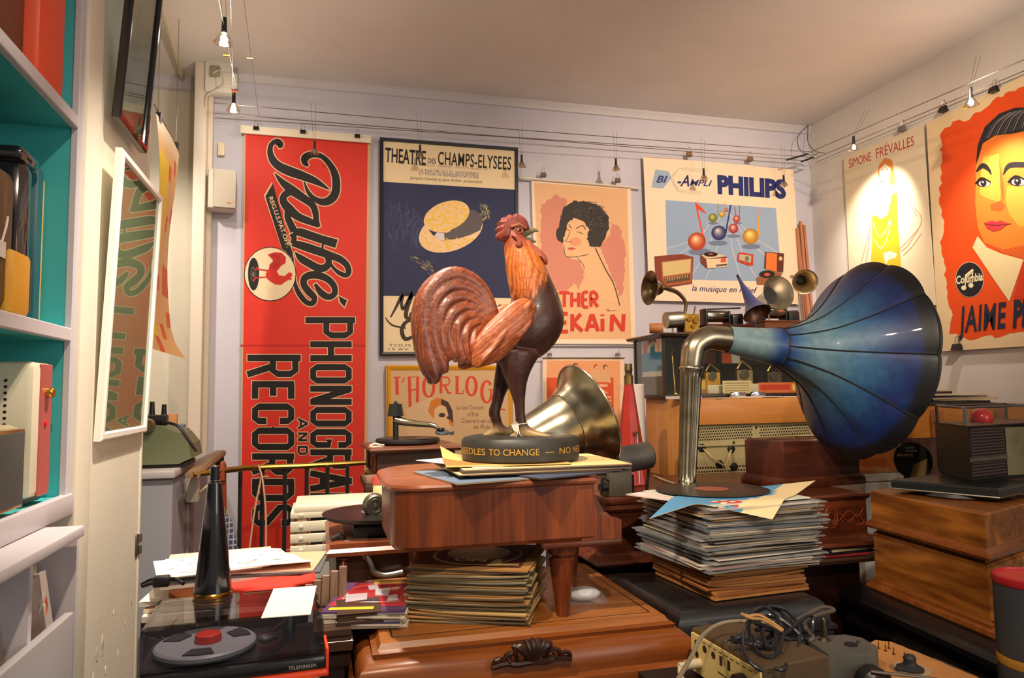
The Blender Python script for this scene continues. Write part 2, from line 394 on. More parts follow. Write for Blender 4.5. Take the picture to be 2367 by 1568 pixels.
# ------------------------------------------------------------------ back wall posters
RED, BLK, CRM = (214, 52, 38), (30, 25, 24), (226, 190, 150)
A = Art(lambda x, y: at(x, y, 3.965), (0, -.0003, 0))
A.sheet([(565, 306), (857, 328), (846, 1332), (553, 1332)], (204, 166, 120), .004)
A.poly([(568, 310), (850, 331), (839, 1328), (556, 1328)], RED, 1)
A.poly([(556, 797), (845, 797), (845, 802), (556, 802)], (188, 40, 32), 2)
c4 = lambda u, v: (540 + u / 3.136, 280 + v / 3.136)
strokes = [
    [(322, 186, 30), (338, 172, 48), (318, 148, 40), (278, 165, 34), (264, 215, 40), (280, 275, 52), (325, 325, 60), (400, 362, 68), (500, 398, 62), (600, 440, 46), (692, 497, 8)],
    [(540, 325, 18), (516, 300, 44), (520, 265, 56), (570, 243, 46), (640, 258, 36), (700, 318, 42), (738, 400, 55), (742, 500, 60), (712, 562, 62), (650, 588, 52), (580, 560, 36), (535, 505, 25), (512, 440, 8)],
    [(298, 378, 6), (350, 440, 42), (420, 500, 66), (500, 555, 58), (568, 606, 50), (592, 660, 46), (600, 720, 40), (620, 768, 22)],
    [(420, 505, 56), (368, 540, 50), (362, 585, 56), (405, 640, 66), (470, 695, 56), (550, 728, 50), (618, 762, 26)],
    [(400, 640, 60), (392, 695, 46), (412, 745, 50), (438, 800, 56)],
    [(432, 812, 36), (480, 806, 58), (560, 832, 60), (650, 862, 60), (746, 890, 64)],
    [(655, 842, 16), (642, 930, 16)],
    [(425, 815, 46), (438, 850, 40), (428, 890, 36)],
    [(426, 884, 46), (520, 912, 60), (620, 946, 60), (700, 975, 55), (770, 1002, 50), (818, 1042, 45), (834, 1090, 42), (815, 1118, 36), (770, 1104, 32), (730, 1072, 24), (698, 1030, 22)],
    [(446, 952, 8), (490, 998, 50), (560, 1040, 55), (620, 1068, 55), (668, 1060, 52), (690, 1022, 46), (676, 980, 36)],
    [(590, 1182, 22), (634, 1245, 48), (688, 1276, 46), (732, 1250, 42), (724, 1190, 45), (670, 1140, 50), (590, 1115, 56), (522, 1132, 52), (508, 1182, 48), (545, 1238, 52), (584, 1280, 44), (572, 1322, 38), (525, 1312, 38), (478, 1256, 38), (448, 1190, 28), (440, 1100, 10), (428, 985, 14)],
]
for g, c, lay in ((4.2, CRM, 3), (0, BLK, 4)):
    for s in strokes: A.stroke([(*c4(x, y), w / 3.136) for x, y, w in s], c, lay=lay, grow=g * .55)
    rib = [(284, 452), (230, 548), (352, 930), (376, 945), (428, 1000), (430, 960), (396, 860)]
    cxr = sum(p[0] for p in rib) / 7; cyr = sum(p[1] for p in rib) / 7
    A.poly([c4(x + (x - cxr) * (.09 if g else 0), y + (y - cyr) * (.03 if g else 0)) for x, y in rib], c, lay)
    A.poly([c4(x, y) for x, y in ([(750, 1256), (832, 1296), (806, 1362), (762, 1318)] if g else [(760, 1268), (822, 1300), (803, 1348), (772, 1312)])], c, lay)
A.text('REG.U.S.PAT.OFF.', c4(254, 556), (132 / 3.136, 362 / 3.136), (30 / 3.136, -11 / 3.136), CRM, .02, lay=5)
A.ell(*c4(265, 1110), 60.5, 63, (60, 40, 34), 5); A.ell(*c4(265, 1110), 58.5, 61, (236, 214, 178), 6)
A.ell(*c4(145, 1110), 13, 38, BLK, 7); A.ell(*c4(143, 1112), 7, 18, (84, 76, 70), 8); A.ell(*c4(143, 1112), 5, 12, BLK, 9); A.ell(*c4(143, 1112), 3, 7, (120, 100, 90), 10)
A.poly([c4(*p) for p in [(232, 1110), (250, 1075), (290, 1062), (312, 1085), (330, 1120), (372, 1125), (398, 1098), (420, 1100), (428, 1122), (414, 1132), (424, 1150), (396, 1152), (372, 1168), (345, 1188), (305, 1186), (262, 1160), (240, 1140)]], (208, 44, 36), 11)
A.poly([c4(*p) for p in [(255, 1078), (262, 1040), (290, 1015), (268, 990), (246, 968), (300, 952), (350, 956), (380, 990), (376, 1030), (345, 1050), (318, 1085)]], (196, 40, 34), 11)
for q in range(4): A.stroke([c4(300 - q * 10, 1068 - q * 4), c4(335 - q * 14, 1010 - q * 6), c4(300 - q * 10, 968)], (140, 26, 24), 1.0, 12)
for s in ([(245, 1085), (200, 1078), (150, 1078)], [(250, 1130), (200, 1134), (150, 1140)], [(190, 1078), (165, 1062)], [(160, 1138), (146, 1160)]):
    A.stroke([c4(*p) for p in s], (200, 44, 36), 3.0, 12)
# block lettering, turned a quarter
GL = {'P': [[(.12, 0), (.12, 1)], [(.12, .9), (.7, .9), (.86, .8), (.86, .52), (.7, .42), (.12, .42)]],
      'H': [[(.14, 0), (.14, 1)], [(.86, 0), (.86, 1)], [(.14, .5), (.86, .5)]],
      'O': [[(.14, .5), (.14, .84), (.28, .93), (.72, .93), (.86, .84), (.86, .16), (.72, .07), (.28, .07), (.14, .16), (.14, .5)]],
      'N': [[(.14, 0), (.14, 1)], [(.86, 0), (.86, 1)], [(.18, .95), (.82, .05)]],
      'G': [[(.86, .68), (.86, .84), (.72, .93), (.28, .93), (.14, .84), (.14, .16), (.28, .07), (.72, .07), (.86, .16), (.86, .45), (.55, .45)]],
      'R': [[(.12, 0), (.12, 1)], [(.12, .9), (.7, .9), (.86, .8), (.86, .58), (.7, .48), (.12, .48)], [(.5, .48), (.88, 0)]],
      'A': [[(.1, 0), (.5, 1)], [(.5, 1), (.9, 0)], [(.25, .3), (.75, .3)]],
      'S': [[(.86, .7), (.86, .84), (.72, .93), (.28, .93), (.14, .84), (.14, .66), (.86, .34), (.86, .16), (.72, .07), (.28, .07), (.14, .16), (.14, .3)]],
      'E': [[(.14, 0), (.14, 1)], [(.14, .93), (.9, .93)], [(.14, .5), (.75, .5)], [(.14, .07), (.9, .07)]],
      'C': [[(.86, .66), (.86, .84), (.72, .93), (.28, .93), (.14, .84), (.14, .16), (.28, .07), (.72, .07), (.86, .16), (.86, .34)]],
      'D': [[(.14, 0), (.14, 1)], [(.14, .93), (.65, .93), (.86, .8), (.86, .2), (.65, .07), (.14, .07)]]}
c5 = lambda u, v: (540 + u / 2.528, 700 + v / 2.528)
def block(ch, u0, u1, v0, v1, w):
    for g, c, lay in ((4.5, CRM, 3), (0, BLK, 4)):
        for s in GL[ch]:
            P = [(u0 + (u1 - u0) * y, v0 + (v1 - v0) * x) for x, y in s]
            A.stroke([(*c5(*p), w / 2.528) for p in P], c, lay=lay, smooth=0, grow=g / 2.528)
for ch, a, b in (('P', 88, 208), ('H', 228, 340), ('O', 362, 470), ('N', 488, 595), ('O', 612, 722), ('G', 742, 846), ('R', 862, 968), ('A', 985, 1100), ('P', 1118, 1228), ('H', 1245, 1360), ('S', 1378, 1480)):
    block(ch, 420 if (ch == 'P' and a < 100) else 448, 710 if (ch == 'P' and a < 100) else 690, a, b, 36)
for ch, a, b in (('R', 308, 435), ('E', 462, 572), ('C', 592, 708), ('O', 730, 862), ('R', 885, 1005), ('D', 1030, 1160), ('S', 1180, 1305)):
    block(ch, 80 if a < 310 else 108, 392 if a < 310 else 354, a, b, 38)
for ch, a, b in (('A', 672, 742), ('N', 757, 812), ('D', 835, 890)): block(ch, 376, 432, a, b, 13)
ban = thing('wall_banner', 'tall red cloth record banner with black lettering on the back wall', 'banner')
A.build('cloth', ban)
mb = MB()
p, q = at(556, 299, 3.95), at(858, 323, 3.95)
mb.box(0, (q - p).length, -.008, .008, -.022, .022, M=T(p) @ RY(-math.degrees(math.asin((q.z - p.z) / (q - p).length))), b=.002)
mb.build('top_rail', mat((232, 216, 192), .5), ban)

def binder_clip(px, py, Y, label, grp, s=1.0, rz=0, c=(28, 26, 26), X=None):
    p = at(px, py, Y) if X is None else onx(px, py, X)
    t = thing('binder_clip', label, 'clip', p, rz, grp)
    mb = MB(); mb.loft([[(x, -.014 * s, -.006 * s), (x, .014 * s, -.006 * s), (x, .004 * s, .016 * s), (x, -.004 * s, .016 * s)] for x in (-.014 * s, .014 * s)])
    mb.build('jaw', mat(c, .35, 0.2), t)
    for y in (-.013,):
        MB().tube([(-.006 * s, y * s * .4, .014 * s), (-.009 * s, -.004 * s, .03 * s), (-.004 * s, -.005 * s, .042 * s), (.004 * s, -.005 * s, .042 * s), (.009 * s, -.004 * s, .03 * s), (.006 * s, y * s * .4, .014 * s)], .0013 * s, 5).build('wire_loop', metalm((170, 165, 155), .3), t)
    return t
for n, (x, y) in zip(('left', 'middle', 'right'), ((592, 299), (700, 307), (826, 317))):
    binder_clip(x, y, 3.94, 'black binder clip at the %s of the red banner top rail' % n, 'binder clips on the red banner')

# framed theatre poster with a straw hat
def framed(name, label, corners, plane, nrm, fw, depth, fmat, art, cat='poster', glass=True, refl=.05):
    t = thing(name, label, cat)
    P = [plane(*c) for c in corners]; nv = Vector(nrm).normalized()
    cen = sum(P, Vector()) / 4
    def inset(p, i, w):
        a = (P[(i + 1) % 4] - p).normalized(); b = (P[i - 1] - p).normalized(); return p + (a + b) * w
    mb = MB()
    ro = [p + nv * 0 for p in P]; ri = [inset(p, i, fw) for i, p in enumerate(P)]
    prof = [[p for p in ro], [p + nv * depth * .8 for p in ro], [ro[i] + (ri[i] - ro[i]) * .3 + nv * depth for i in range(4)], [ri[i] - (ri[i] - ro[i]) * .15 + nv * depth * .9 for i in range(4)], [p + nv * depth * .45 for p in ri], [p for p in ri]]
    mb.loft(prof, loop=True); mb.build('frame', fmat, t, angle=20)
    art.build('print', t)
    if glass:
        g = [p + nv * depth * .55 for p in ri]; g2 = [p + nv * .0012 for p in g]
        MB().add(g + g2, [(3, 2, 1, 0), (4, 5, 6, 7)] + [(k, (k + 1) % 4, 4 + (k + 1) % 4, 4 + k) for k in range(4)]).build('glass_pane', glassm(refl=refl, rough=.01), t, flat=True)
    return t
A = Art(lambda x, y: at(x, y, 3.96), (0, -.0003, 0))
cc = [(877, 322), (877, 823), (1196, 822), (1194, 346)]
A.sheet([(880, 325), (880, 820), (1192, 819), (1191, 349)], (232, 208, 168), .012)
NAVY = (38, 42, 78)
A.poly([(880, 420), (1194, 439), (1194, 690), (880, 684)], NAVY, 1)
r2 = random.Random(3)
for i in range(170):      # chalky haze strokes printed on the blue
    t = r2.random(); x = 915 + 70 * t + r2.gauss(0, 20); y = 460 + 70 * r2.random() + 40 * t
    A.stroke([(x, y), (x + r2.uniform(-5, 5), y + r2.uniform(8, 26))], [(52, 56, 94), (62, 66, 102), (46, 50, 90)][i % 3], r2.uniform(1.5, 4), 2, smooth=0)
for i in range(50):
    t = r2.random(); x = 950 + 70 * t + r2.gauss(0, 5); y = 590 + 50 * t + r2.gauss(0, 7)
    A.stroke([(x, y), (x + 8, y + 6)], [(150, 132, 78), (96, 90, 88), (70, 72, 96)][i % 3], r2.uniform(1, 2.4), 2, smooth=0)
for i in range(60):
    x, y = r2.uniform(1110, 1132), r2.uniform(470, 505)
    A.stroke([(x, y), (x + r2.uniform(-4, 4), y + 6)], [(190, 170, 60), (120, 120, 90), (90, 96, 120)][i % 3], 1.6, 2, smooth=0)
k6 = lambda u, v: (860 + u / 2.8, 300 + v / 2.8)
YEL, PINK = (236, 190, 50), (236, 196, 150)
A.ell(*k6(510, 655), 77, 46, PINK, 3, rot=-20)
A.poly([k6(*p) for p in [(365, 645), (400, 690), (460, 720), (560, 705), (640, 680), (700, 650), (718, 600), (700, 545), (660, 520), (628, 520), (620, 560), (560, 610), (480, 640)]], (92, 82, 86), 4)
A.ell(*k6(482, 560), 55, 33, PINK, 5, rot=-20)
A.poly([k6(*p) for p in [(338, 590), (345, 625), (400, 660), (480, 668), (510, 655), (505, 625), (440, 640), (380, 630)]], PINK, 5)
for i in range(420):
    a, rr = r2.uniform(0, 2 * PI), math.sqrt(r2.random()); big = i % 2
    u, v = ((482, 560), (510, 655))[big]; rx, ry = ((150, 88), (205, 122))[big]
    x, y = rx * rr * math.cos(a), ry * rr * math.sin(a); q = math.radians(-20)
    x, y = u + x * math.cos(q) - y * math.sin(q), v + x * math.sin(q) + y * math.cos(q)
    if big and y < 700 and x > 350: continue
    A.ell(*k6(x, y), r2.uniform(1.5, 3.4), r2.uniform(1.2, 2.4), YEL, 6, n=6)
A.poly([k6(*p) for p in [(366, 648), (400, 690), (415, 700), (420, 664), (400, 660)]], (40, 38, 66), 6); A.poly([k6(*p) for p in [(400, 690), (445, 716), (470, 718), (466, 670), (420, 664)]], (214, 204, 200), 6)
A.text('THEATRE', (890, 374), (94, 8), (1, -34), BLK, .02, lay=2); A.text('DES', (989, 377), (18, 1.5), (.5, -12), BLK, .01, lay=2)
A.text('CHAMPS-ELYSEES', (1012, 380), (169, 13), (1, -31), BLK, .012, lay=2, space=1.06)
A.text('DIRECTION  FRANZ  VALDY-BNECHE', (950, 381), (178, 13), (.2, -4), (150, 130, 116), lay=2)
A.text('A PARTIR DU 21 SEPTEMBRE', (971, 397), (135, 9), (.3, -7), (96, 92, 130), lay=2)
A.text('ET POUR 25 REPRESENTATIONS', (969, 404), (138, 9), (.3, -7), (96, 92, 130), lay=2)
A.text('Jacques Canetti et Jean Robin  presentent', (947, 414), (168, 10), (.3, -7), (70, 62, 60), 0, .25, lay=2)
BRN = (62, 46, 36)
m6 = lambda l: [(*k6(u, v), w / 1.9) for u, v, w in l]
A.stroke(m6([(120, 1215, 6), (160, 1140, 12), (200, 1060, 16), (190, 1120, 14), (205, 1160, 14), (262, 1055, 18), (225, 1160, 18), (222, 1215, 18), (255, 1222, 12)]), BRN, lay=2)
A.stroke(m6([(280, 1170, 8), (250, 1195, 12), (255, 1225, 10), (300, 1180, 8)]), BRN, lay=2)
A.stroke(m6([(255, 1235, 8), (215, 1250, 16), (192, 1300, 18), (215, 1355, 18), (270, 1335, 12), (300, 1300, 6)]), BRN, lay=2)
A.stroke(m6([(85, 1215, 4), (130, 1265, 8), (220, 1285, 6)]), BRN, lay=2)
A.stroke(m6([(745, 1180, 8), (780, 1150, 10), (760, 1145, 8), (752, 1185, 10), (800, 1170, 8), (830, 1140, 14), (840, 1165, 12), (865, 1160, 6)]), BRN, lay=2)
A.text('TOUS LES SOIRS  MATINEE', (898, 801), (240, 2), (0, -6), (84, 76, 96), lay=2); A.text('15 AV. MONTAIGNE   PARIS', (898, 810), (240, 2), (0, -6), (84, 76, 96), lay=2)
framed('framed_poster', 'black-framed theatre poster with a yellow straw hat on navy blue', cc, lambda x, y: at(x, y, 3.99), (0, -1, 0), .022, .045, mat((28, 32, 44), .35), A)

# caricature poster of a curly-haired woman
A = Art(lambda x, y: at(x, y, 3.975), (0, -.0003, 0))
k7 = lambda u, v: (1200 + u / 3.0156, 340 + v / 3.0156)
A.sheet([(1228, 416), (1240, 792), (1470, 794), (1458, 435)], (236, 212, 188), .003)
A.poly([k7(*p) for p in [(105, 248), (150, 1340), (782, 1340), (752, 296)]], (226, 176, 130), 1)
ROSE = (208, 132, 112)
A.poly(jag([k7(*p) for p in [(150, 400), (260, 330), (330, 370), (340, 520), (300, 660), (320, 760), (420, 790), (460, 870), (420, 1000), (380, 950), (330, 1010), (240, 990), (180, 900), (150, 640)]], 3, 6, 5), ROSE, 2)
A.poly(jag([k7(*p) for p in [(560, 700), (640, 600), (640, 520), (700, 560), (740, 700), (730, 980), (700, 1040), (640, 880)]], 3, 6, 6), ROSE, 2)
A.poly([k7(*p) for p in [(330, 560), (350, 490), (470, 500), (500, 600), (480, 700), (530, 710), (600, 860), (680, 1000), (700, 1105), (560, 1050), (470, 900), (420, 790), (330, 765), (305, 700), (312, 620)]], (230, 180, 132), 3)
A.ell(*k7(392, 660), 13, 10, (224, 150, 112), 4)
A.poly(jag([k7(*p) for p in [(258, 610), (290, 500), (310, 420), (380, 375), (480, 378), (570, 415), (620, 480), (628, 560), (595, 650), (560, 700), (490, 695), (468, 640), (490, 580), (450, 520), (380, 495), (340, 530), (320, 600), (300, 670), (270, 650)]], 2.2, 5, 8), (50, 42, 38), 5)
for i in range(170):
    a, rr = r2.uniform(0, 2 * PI), math.sqrt(r2.random()); u, v = 490 + 125 * rr * math.cos(a), 500 + 115 * rr * math.sin(a)
    if u < 470 and v > 500: continue
    A.stroke([k7(u, v), k7(u + 8, v - 8), k7(u + 16, v - 2)], [(96, 82, 72), (24, 20, 20)][i % 2], 1.0, 6, smooth=2)
LN = (66, 46, 40)
for s, w in (([(345, 540), (365, 568)], 1.6), ([(395, 570), (440, 548), (462, 575)], 1.8), ([(330, 575), (355, 585)], 1.2), ([(402, 592), (425, 596), (445, 608)], 1.4), ([(355, 590), (335, 640), (322, 660), (365, 662)], 1.1),
             ([(312, 690), (318, 750), (350, 768), (430, 760), (480, 750)], 1.3), ([(400, 770), (440, 810), (455, 850)], 1.1), ([(530, 705), (600, 850), (660, 960), (700, 1105)], 2.2), ([(605, 1130), (630, 1138), (610, 1145), (680, 1138)], .7)):
    A.stroke([k7(*p) for p in s], LN, w, 7)
A.poly([k7(*p) for p in [(335, 705), (365, 700), (398, 708), (370, 718), (345, 716)]], (190, 84, 66), 7)
RD = (206, 56, 40)
for x0, ch, xs in ((60, 'ES', 2), (285, 'THER', 4)):
    pass
def brush(A, k, glyph, u0, u1, v0, v1, w, c, lay):
    for s in GLB[glyph]: A.stroke([(*k(u0 + (u1 - u0) * x, v1 - (v1 - v0) * y), w) for x, y in s], c, lay=lay, smooth=3)
GLB = {'T': [[(-.1, .97), (.5, 1), (1.1, .96)], [(.5, .95), (.48, 0)]], 'H': [[(.1, 1), (.1, 0)], [(.9, 1), (.9, 0)], [(.1, .45), (.9, .5)]],
       'E': [[(.95, 1), (.1, .95), (.1, .05), (1, 0)], [(.1, .5), (.8, .5)]], 'R': [[(.1, 0), (.1, 1), (.8, .9), (.8, .55), (.1, .5)], [(.3, .5), (1, 0)]],
       'K': [[(.1, 1), (.1, 0)], [(.85, 1), (.1, .45)], [(.2, .5), (1, 0)]], 'A': [[(0, 0), (.45, 1)], [(.5, 1), (1, 0)], [(.15, .3), (.85, .3)]],
       'I': [[(.5, .72), (.5, 0)], [(.5, .98), (.5, .9)]], 'N': [[(.1, 0), (.15, .95)], [(.15, .95), (.85, .05)], [(.85, 0), (.9, 1)]], 'S': [[(.9, .85), (.5, 1), (.1, .75), (.9, .3), (.5, 0), (.1, .15)]], 'L': [[(.1, 1), (.1, 0), (.9, .03)]]}
for ch, u0, u1 in (('E', 165, 215), ('S', 225, 275), ('T', 285, 345), ('H', 360, 420), ('E', 440, 480), ('R', 495, 548)): brush(A, k7, ch, u0, u1, 1015, 1115, 7.5, RD, 8)
for ch, u0, u1 in (('L', 215, 260), ('E', 285, 340), ('K', 362, 440), ('A', 468, 550), ('I', 560, 600), ('N', 632, 738)): brush(A, k7, ch, u0, u1, 1165, 1285, 9, RD, 8)
po = thing('caricature_poster', 'pinkish poster of a curly dark-haired woman lettered in red', 'poster')
A.build('print', po)
for y, x0, x1, n in ((415, 1200, 1482, 'top'), (794, 1236, 1488, 'bottom')):
    p, q = at(x0, y - (4 if n == 'top' else 0), 3.962), at(x1, y + (20 if n == 'top' else 1), 3.962)
    MB().tube([p, q], .006, 8).build('hanging_rod', mat((228, 214, 196), .4), po)
for x, y, n in ((1256, 412, 'left'), (1428, 425, 'right')): binder_clip(x, y - 6, 3.95, 'steel clip on the top %s of the curly-haired woman poster' % n, 'clips on the curly-haired woman poster', 1.1, c=(120, 110, 96))

# electronics poster with musical notes
A = Art(lambda x, y: at(x, y, 3.96), (0, -.0003, 0))
k8 = lambda u, v: (1460 + u / 3.734, 340 + v / 3.734)
A.sheet([k8(*p) for p in [(100, 78), (105, 200), (140, 1000), (145, 1300), (165, 1325), (1455, 1360), (1440, 900), (1395, 195), (700, 130)]], (244, 220, 192), .003)
A.poly([k8(*p) for p in [(292, 458), (303, 925), (303, 1140), (1285, 1165), (1275, 900), (1245, 528)]], (150, 172, 204), 1)
PB = (38, 48, 110)
A.poly([k8(*p) for p in [(205, 192), (170, 350), (270, 358), (345, 268), (320, 210)]], (158, 176, 198), 1)
A.text('BI', k8(212, 305), (92 / 3.734, 5 / 3.734), (6 / 3.734, -62 / 3.734), PB, .02, .25, 2)
A.text('-A', k8(392, 335), (105 / 3.734, 4 / 3.734), (8 / 3.734, -100 / 3.734), PB, .02, .25, 2); A.text('MPLI', k8(500, 332), (190 / 3.734, 6 / 3.734), (5 / 3.734, -52 / 3.734), PB, .02, .25, 2)
A.text('PHILIPS', k8(742, 394), (592 / 3.734, 44 / 3.734), (-4 / 3.734, -152 / 3.734), PB, .06, 0, 2)
for d in (0, 10, 20): A.stroke([k8(330 + d, 268), k8(390 + d, 205 - d), k8(450, 178 + d), k8(660 - d, 196 + d)], (196, 178, 160), .8, 2, 2); A.stroke([k8(330 + d, 268), k8(390, 370 - d), k8(430, 395 - d), k8(610, 408 - d)], (196, 178, 160), .8, 2, 2)
for a, b in (((305, 875), (640, 715)), ((405, 930), (690, 640)), ((640, 1140), (780, 640)), ((500, 1140), (760, 600)), ((940, 1120), (830, 560)), ((1080, 1140), (850, 580)), ((1275, 920), (880, 600)), ((1180, 960), (860, 590))):
    A.stroke([k8(*a), k8((a[0] + b[0]) / 2 + (20 if a[0] < 700 else -20), (a[1] + b[1]) / 2 + 20), k8(*b)], (226, 216, 206), 1.2, 2)
for x, y, rx, ry in ((590, 905, 26, 8), (745, 830, 22, 6), (1030, 860, 22, 6), (880, 770, 15, 4), (915, 660, 9, 2.6), (705, 660, 11, 3)): A.ell(*k8(x, y), rx, ry, (112, 124, 156), 3)
def note(x, y, r, c, hi, stem=None, w=3.5):
    if stem: A.stroke([(*k8(*p), w) for p in stem], c, lay=4, smooth=0)
    n = 7
    for i in range(n):
        t = i / (n - 1); col = tuple(int(c[j] * .78 + (hi[j] - c[j] * .78) * (t ** 1.3)) for j in range(3))
        A.ell(*k8(x - r * .18 * t, y - r * .3 * t), r / 3.734 * (1 - .82 * t), r / 3.734 * (1 - .82 * t), col, 5 + i, n=22)
note(562, 815, 77, (226, 76, 36), (255, 214, 170), [(622, 800), (552, 480)]); A.poly([k8(*p) for p in [(552, 478), (600, 520), (650, 580), (610, 560), (575, 540)]], (226, 76, 36), 5)
note(752, 742, 64, (46, 54, 122), (216, 206, 206), [(812, 742), (855, 500)])
note(1025, 772, 68, (232, 160, 40), (255, 226, 150), [(1092, 775), (1104, 530)])
note(700, 612, 38, (140, 146, 60), (206, 196, 120), [(738, 612), (750, 490)], 1.6)
note(778, 582, 26, (226, 170, 50), (250, 220, 140), [(800, 560), (806, 480)], 1.2); note(816, 545, 17, (206, 90, 80), (246, 190, 170))
note(878, 704, 42, (200, 60, 66), (250, 190, 170), [(908, 670), (890, 515)], 1.8); note(905, 622, 31, (210, 66, 50), (250, 190, 160), [(930, 615), (932, 505)], 1.6)
MA, TN = (134, 58, 38), (216, 190, 130)
q = lambda l: [k8(*p) for p in l]
A.poly(q([(195, 945), (430, 925), (530, 950), (520, 1180), (300, 1215), (205, 1130)]), MA, 14); A.poly(q([(250, 990), (520, 960), (515, 1170), (300, 1200), (260, 1150)]), (170, 92, 56), 15)
A.poly(q([(262, 998), (508, 968), (503, 1085), (268, 1118)]), TN, 16); A.poly(q([(278, 1140), (500, 1098), (498, 1150), (300, 1180)]), (96, 70, 52), 16)
for i in range(9): A.stroke(q([(300 + i * 22, 1160 - i * 4), (306 + i * 22, 1128 - i * 3)]), TN, 1.5, 17, 0)
A.poly(q([(592, 930), (690, 905), (820, 950), (828, 1035), (650, 1052), (592, 1000)]), (122, 56, 42), 14); A.poly(q([(640, 970), (825, 960), (826, 1034), (652, 1050)]), (232, 206, 172), 15)
A.poly(q([(600, 935), (690, 908), (815, 945), (640, 968)]), (222, 196, 160), 15); A.ell(*k8(680, 928), 16, 5.5, BLK, 16); A.ell(*k8(680, 926), 5, 2, (210, 70, 50), 17)
A.poly(q([(770, 965), (808, 963), (815, 995), (762, 998)]), (214, 84, 54), 16); A.poly(q([(725, 1018), (820, 1008), (820, 1025), (725, 1034)]), (90, 80, 64), 16)
A.poly(q([(915, 918), (940, 910), (1048, 928), (1045, 1020), (1010, 1028), (912, 988)]), (196, 60, 42), 14); A.poly(q([(925, 925), (1030, 940), (1025, 1000), (925, 975)]), (186, 178, 150), 15); A.ell(*k8(992, 966), 5, 6, (120, 110, 90), 16)
A.poly(q([(1150, 905), (1312, 920), (1305, 1085), (1142, 1050)]), (92, 46, 34), 14); A.poly(q([(1160, 912), (1252, 922), (1248, 1080), (1155, 1055)]), (240, 120, 50), 15); A.ell(*k8(1282, 965), 4, 5, (230, 190, 130), 16)
A.poly(q([(1075, 1130), (1190, 1060), (1300, 1090), (1240, 1190), (1080, 1190)]), (150, 96, 62), 15); A.ell(*k8(1165, 1100), 18, 9, BLK, 16); A.ell(*k8(1165, 1102), 7, 4, (206, 80, 66), 17)
A.text('la musique en relief', k8(520, 1242), (562 / 3.734, 20 / 3.734), (3 / 3.734, -52 / 3.734), PB, .008, .2, 2)
po = thing('notes_poster', 'cream poster of coloured musical notes on pale blue with radios below', 'poster'); A.build('print', po)
for x, y, n in ((1593, 365, 'left'), (1734, 376, 'right')): binder_clip(x, y - 6, 3.945, 'brass clip at the top %s of the musical notes poster' % n, 'clips on the musical notes poster', 1.2, c=(150, 120, 84))

# yellow-framed concert poster
A = Art(lambda x, y: at(x, y, 3.93), (0, -.0003, 0))
k9 = lambda u, v: (860 + u / 6.0316, 820 + v / 6.0316)
cc = [(890, 846), (893, 1075), (1182, 1078), (1178, 846)]
A.sheet([(892, 848), (895, 1073), (1180, 1076), (1176, 848)], (206, 168, 126), .012)
OR = (212, 72, 44)
for s, w in (([(345, 315), (350, 560)], 46), ([(300, 318), (395, 316)], 14), ([(450, 320), (435, 350), (420, 395)], 16), ([(520, 310), (530, 735)], 42), ([(635, 310), (632, 665)], 40), ([(500, 312), (660, 312)], 10), ([(525, 500), (640, 480)], 22)): A.stroke([(*k9(*p), w / 6.03) for p in s], OR, lay=2, smooth=0)
def ring(cx, cy, rx, ry, w, a0=0, a1=360):
    A.stroke([(*k9(cx + rx * math.cos(math.radians(a)), cy + ry * math.sin(math.radians(a))), w / 6.03 * (.55 + .45 * abs(math.cos(math.radians(a))))) for a in range(a0, a1 + 1, 15)], OR, lay=2, smooth=0)
ring(790, 450, 70, 140, 46); ring(1385, 440, 66, 130, 46); ring(1600, 520, 70, 150, 46, 20, 320)
for s, w in (([(960, 310), (960, 540)], 40), ([(935, 310), (1060, 320), (1085, 370), (1060, 420), (970, 430)], 24), ([(1010, 430), (1060, 530), (1100, 540)], 32), ([(1185, 305), (1185, 545)], 42), ([(1150, 305), (1220, 305)], 10), ([(1160, 540), (1270, 545), (1275, 500)], 20), ([(1660, 480), (1662, 640)], 30), ([(1620, 490), (1690, 486)], 14), ([(1745, 380), (1740, 770)], 44), ([(1715, 385), (1850, 380)], 14), ([(1740, 560), (1830, 556)], 16), ([(1740, 760), (1860, 770)], 16)):
    A.stroke([(*k9(*p), w / 6.03) for p in s], OR, lay=2, smooth=0)
A.poly([k9(*p) for p in [(470, 760), (820, 590), (1130, 1140), (1160, 1330), (500, 1330)]], (214, 176, 136), 3)
A.poly([k9(*p) for p in [(780, 790), (820, 650), (900, 600), (1000, 620), (1090, 700), (1130, 850), (1130, 1000), (1040, 930), (1020, 740), (940, 700), (880, 760), (860, 900)]], (206, 122, 48), 4)
A.poly([k9(*p) for p in [(960, 620), (1060, 660), (1120, 780), (1130, 960), (1080, 900), (1030, 800), (1020, 720), (960, 690)]], (70, 52, 46), 5)
A.poly([k9(*p) for p in [(870, 760), (940, 705), (1030, 730), (1060, 830), (1070, 960), (1100, 1100), (960, 1060), (860, 950)]], (222, 180, 138), 5)
A.ell(*k9(975, 850), 8, 4, (70, 52, 46), 6); A.stroke([k9(940, 826), k9(985, 818), k9(1010, 832)], (70, 52, 46), 2, 6); A.ell(*k9(1080, 880), 7, 4, (70, 52, 46), 6)
A.poly([k9(*p) for p in [(1080, 1080), (1145, 1070), (1140, 1110), (1090, 1130)]], (84, 90, 104), 6)
for t, u, v, w in (('Le seul Concert', 1175, 765, 385), ("d'Eté", 1335, 860, 150), ('Couvert en cas', 1245, 950, 450), ('de Pluie', 1415, 1035, 235)): A.text(t, k9(u, v), (w / 6.03, 0), (0, -62 / 6.03), (120, 92, 74), 0, 0, 2)
framed('yellow_framed_poster', 'yellow-framed tan concert poster with red arched lettering behind the rooster', cc, lambda x, y: at(x, y, 3.99), (0, -1, 0), .03, .07, mat((216, 150, 30), .45), A, glass=True, refl=.0)

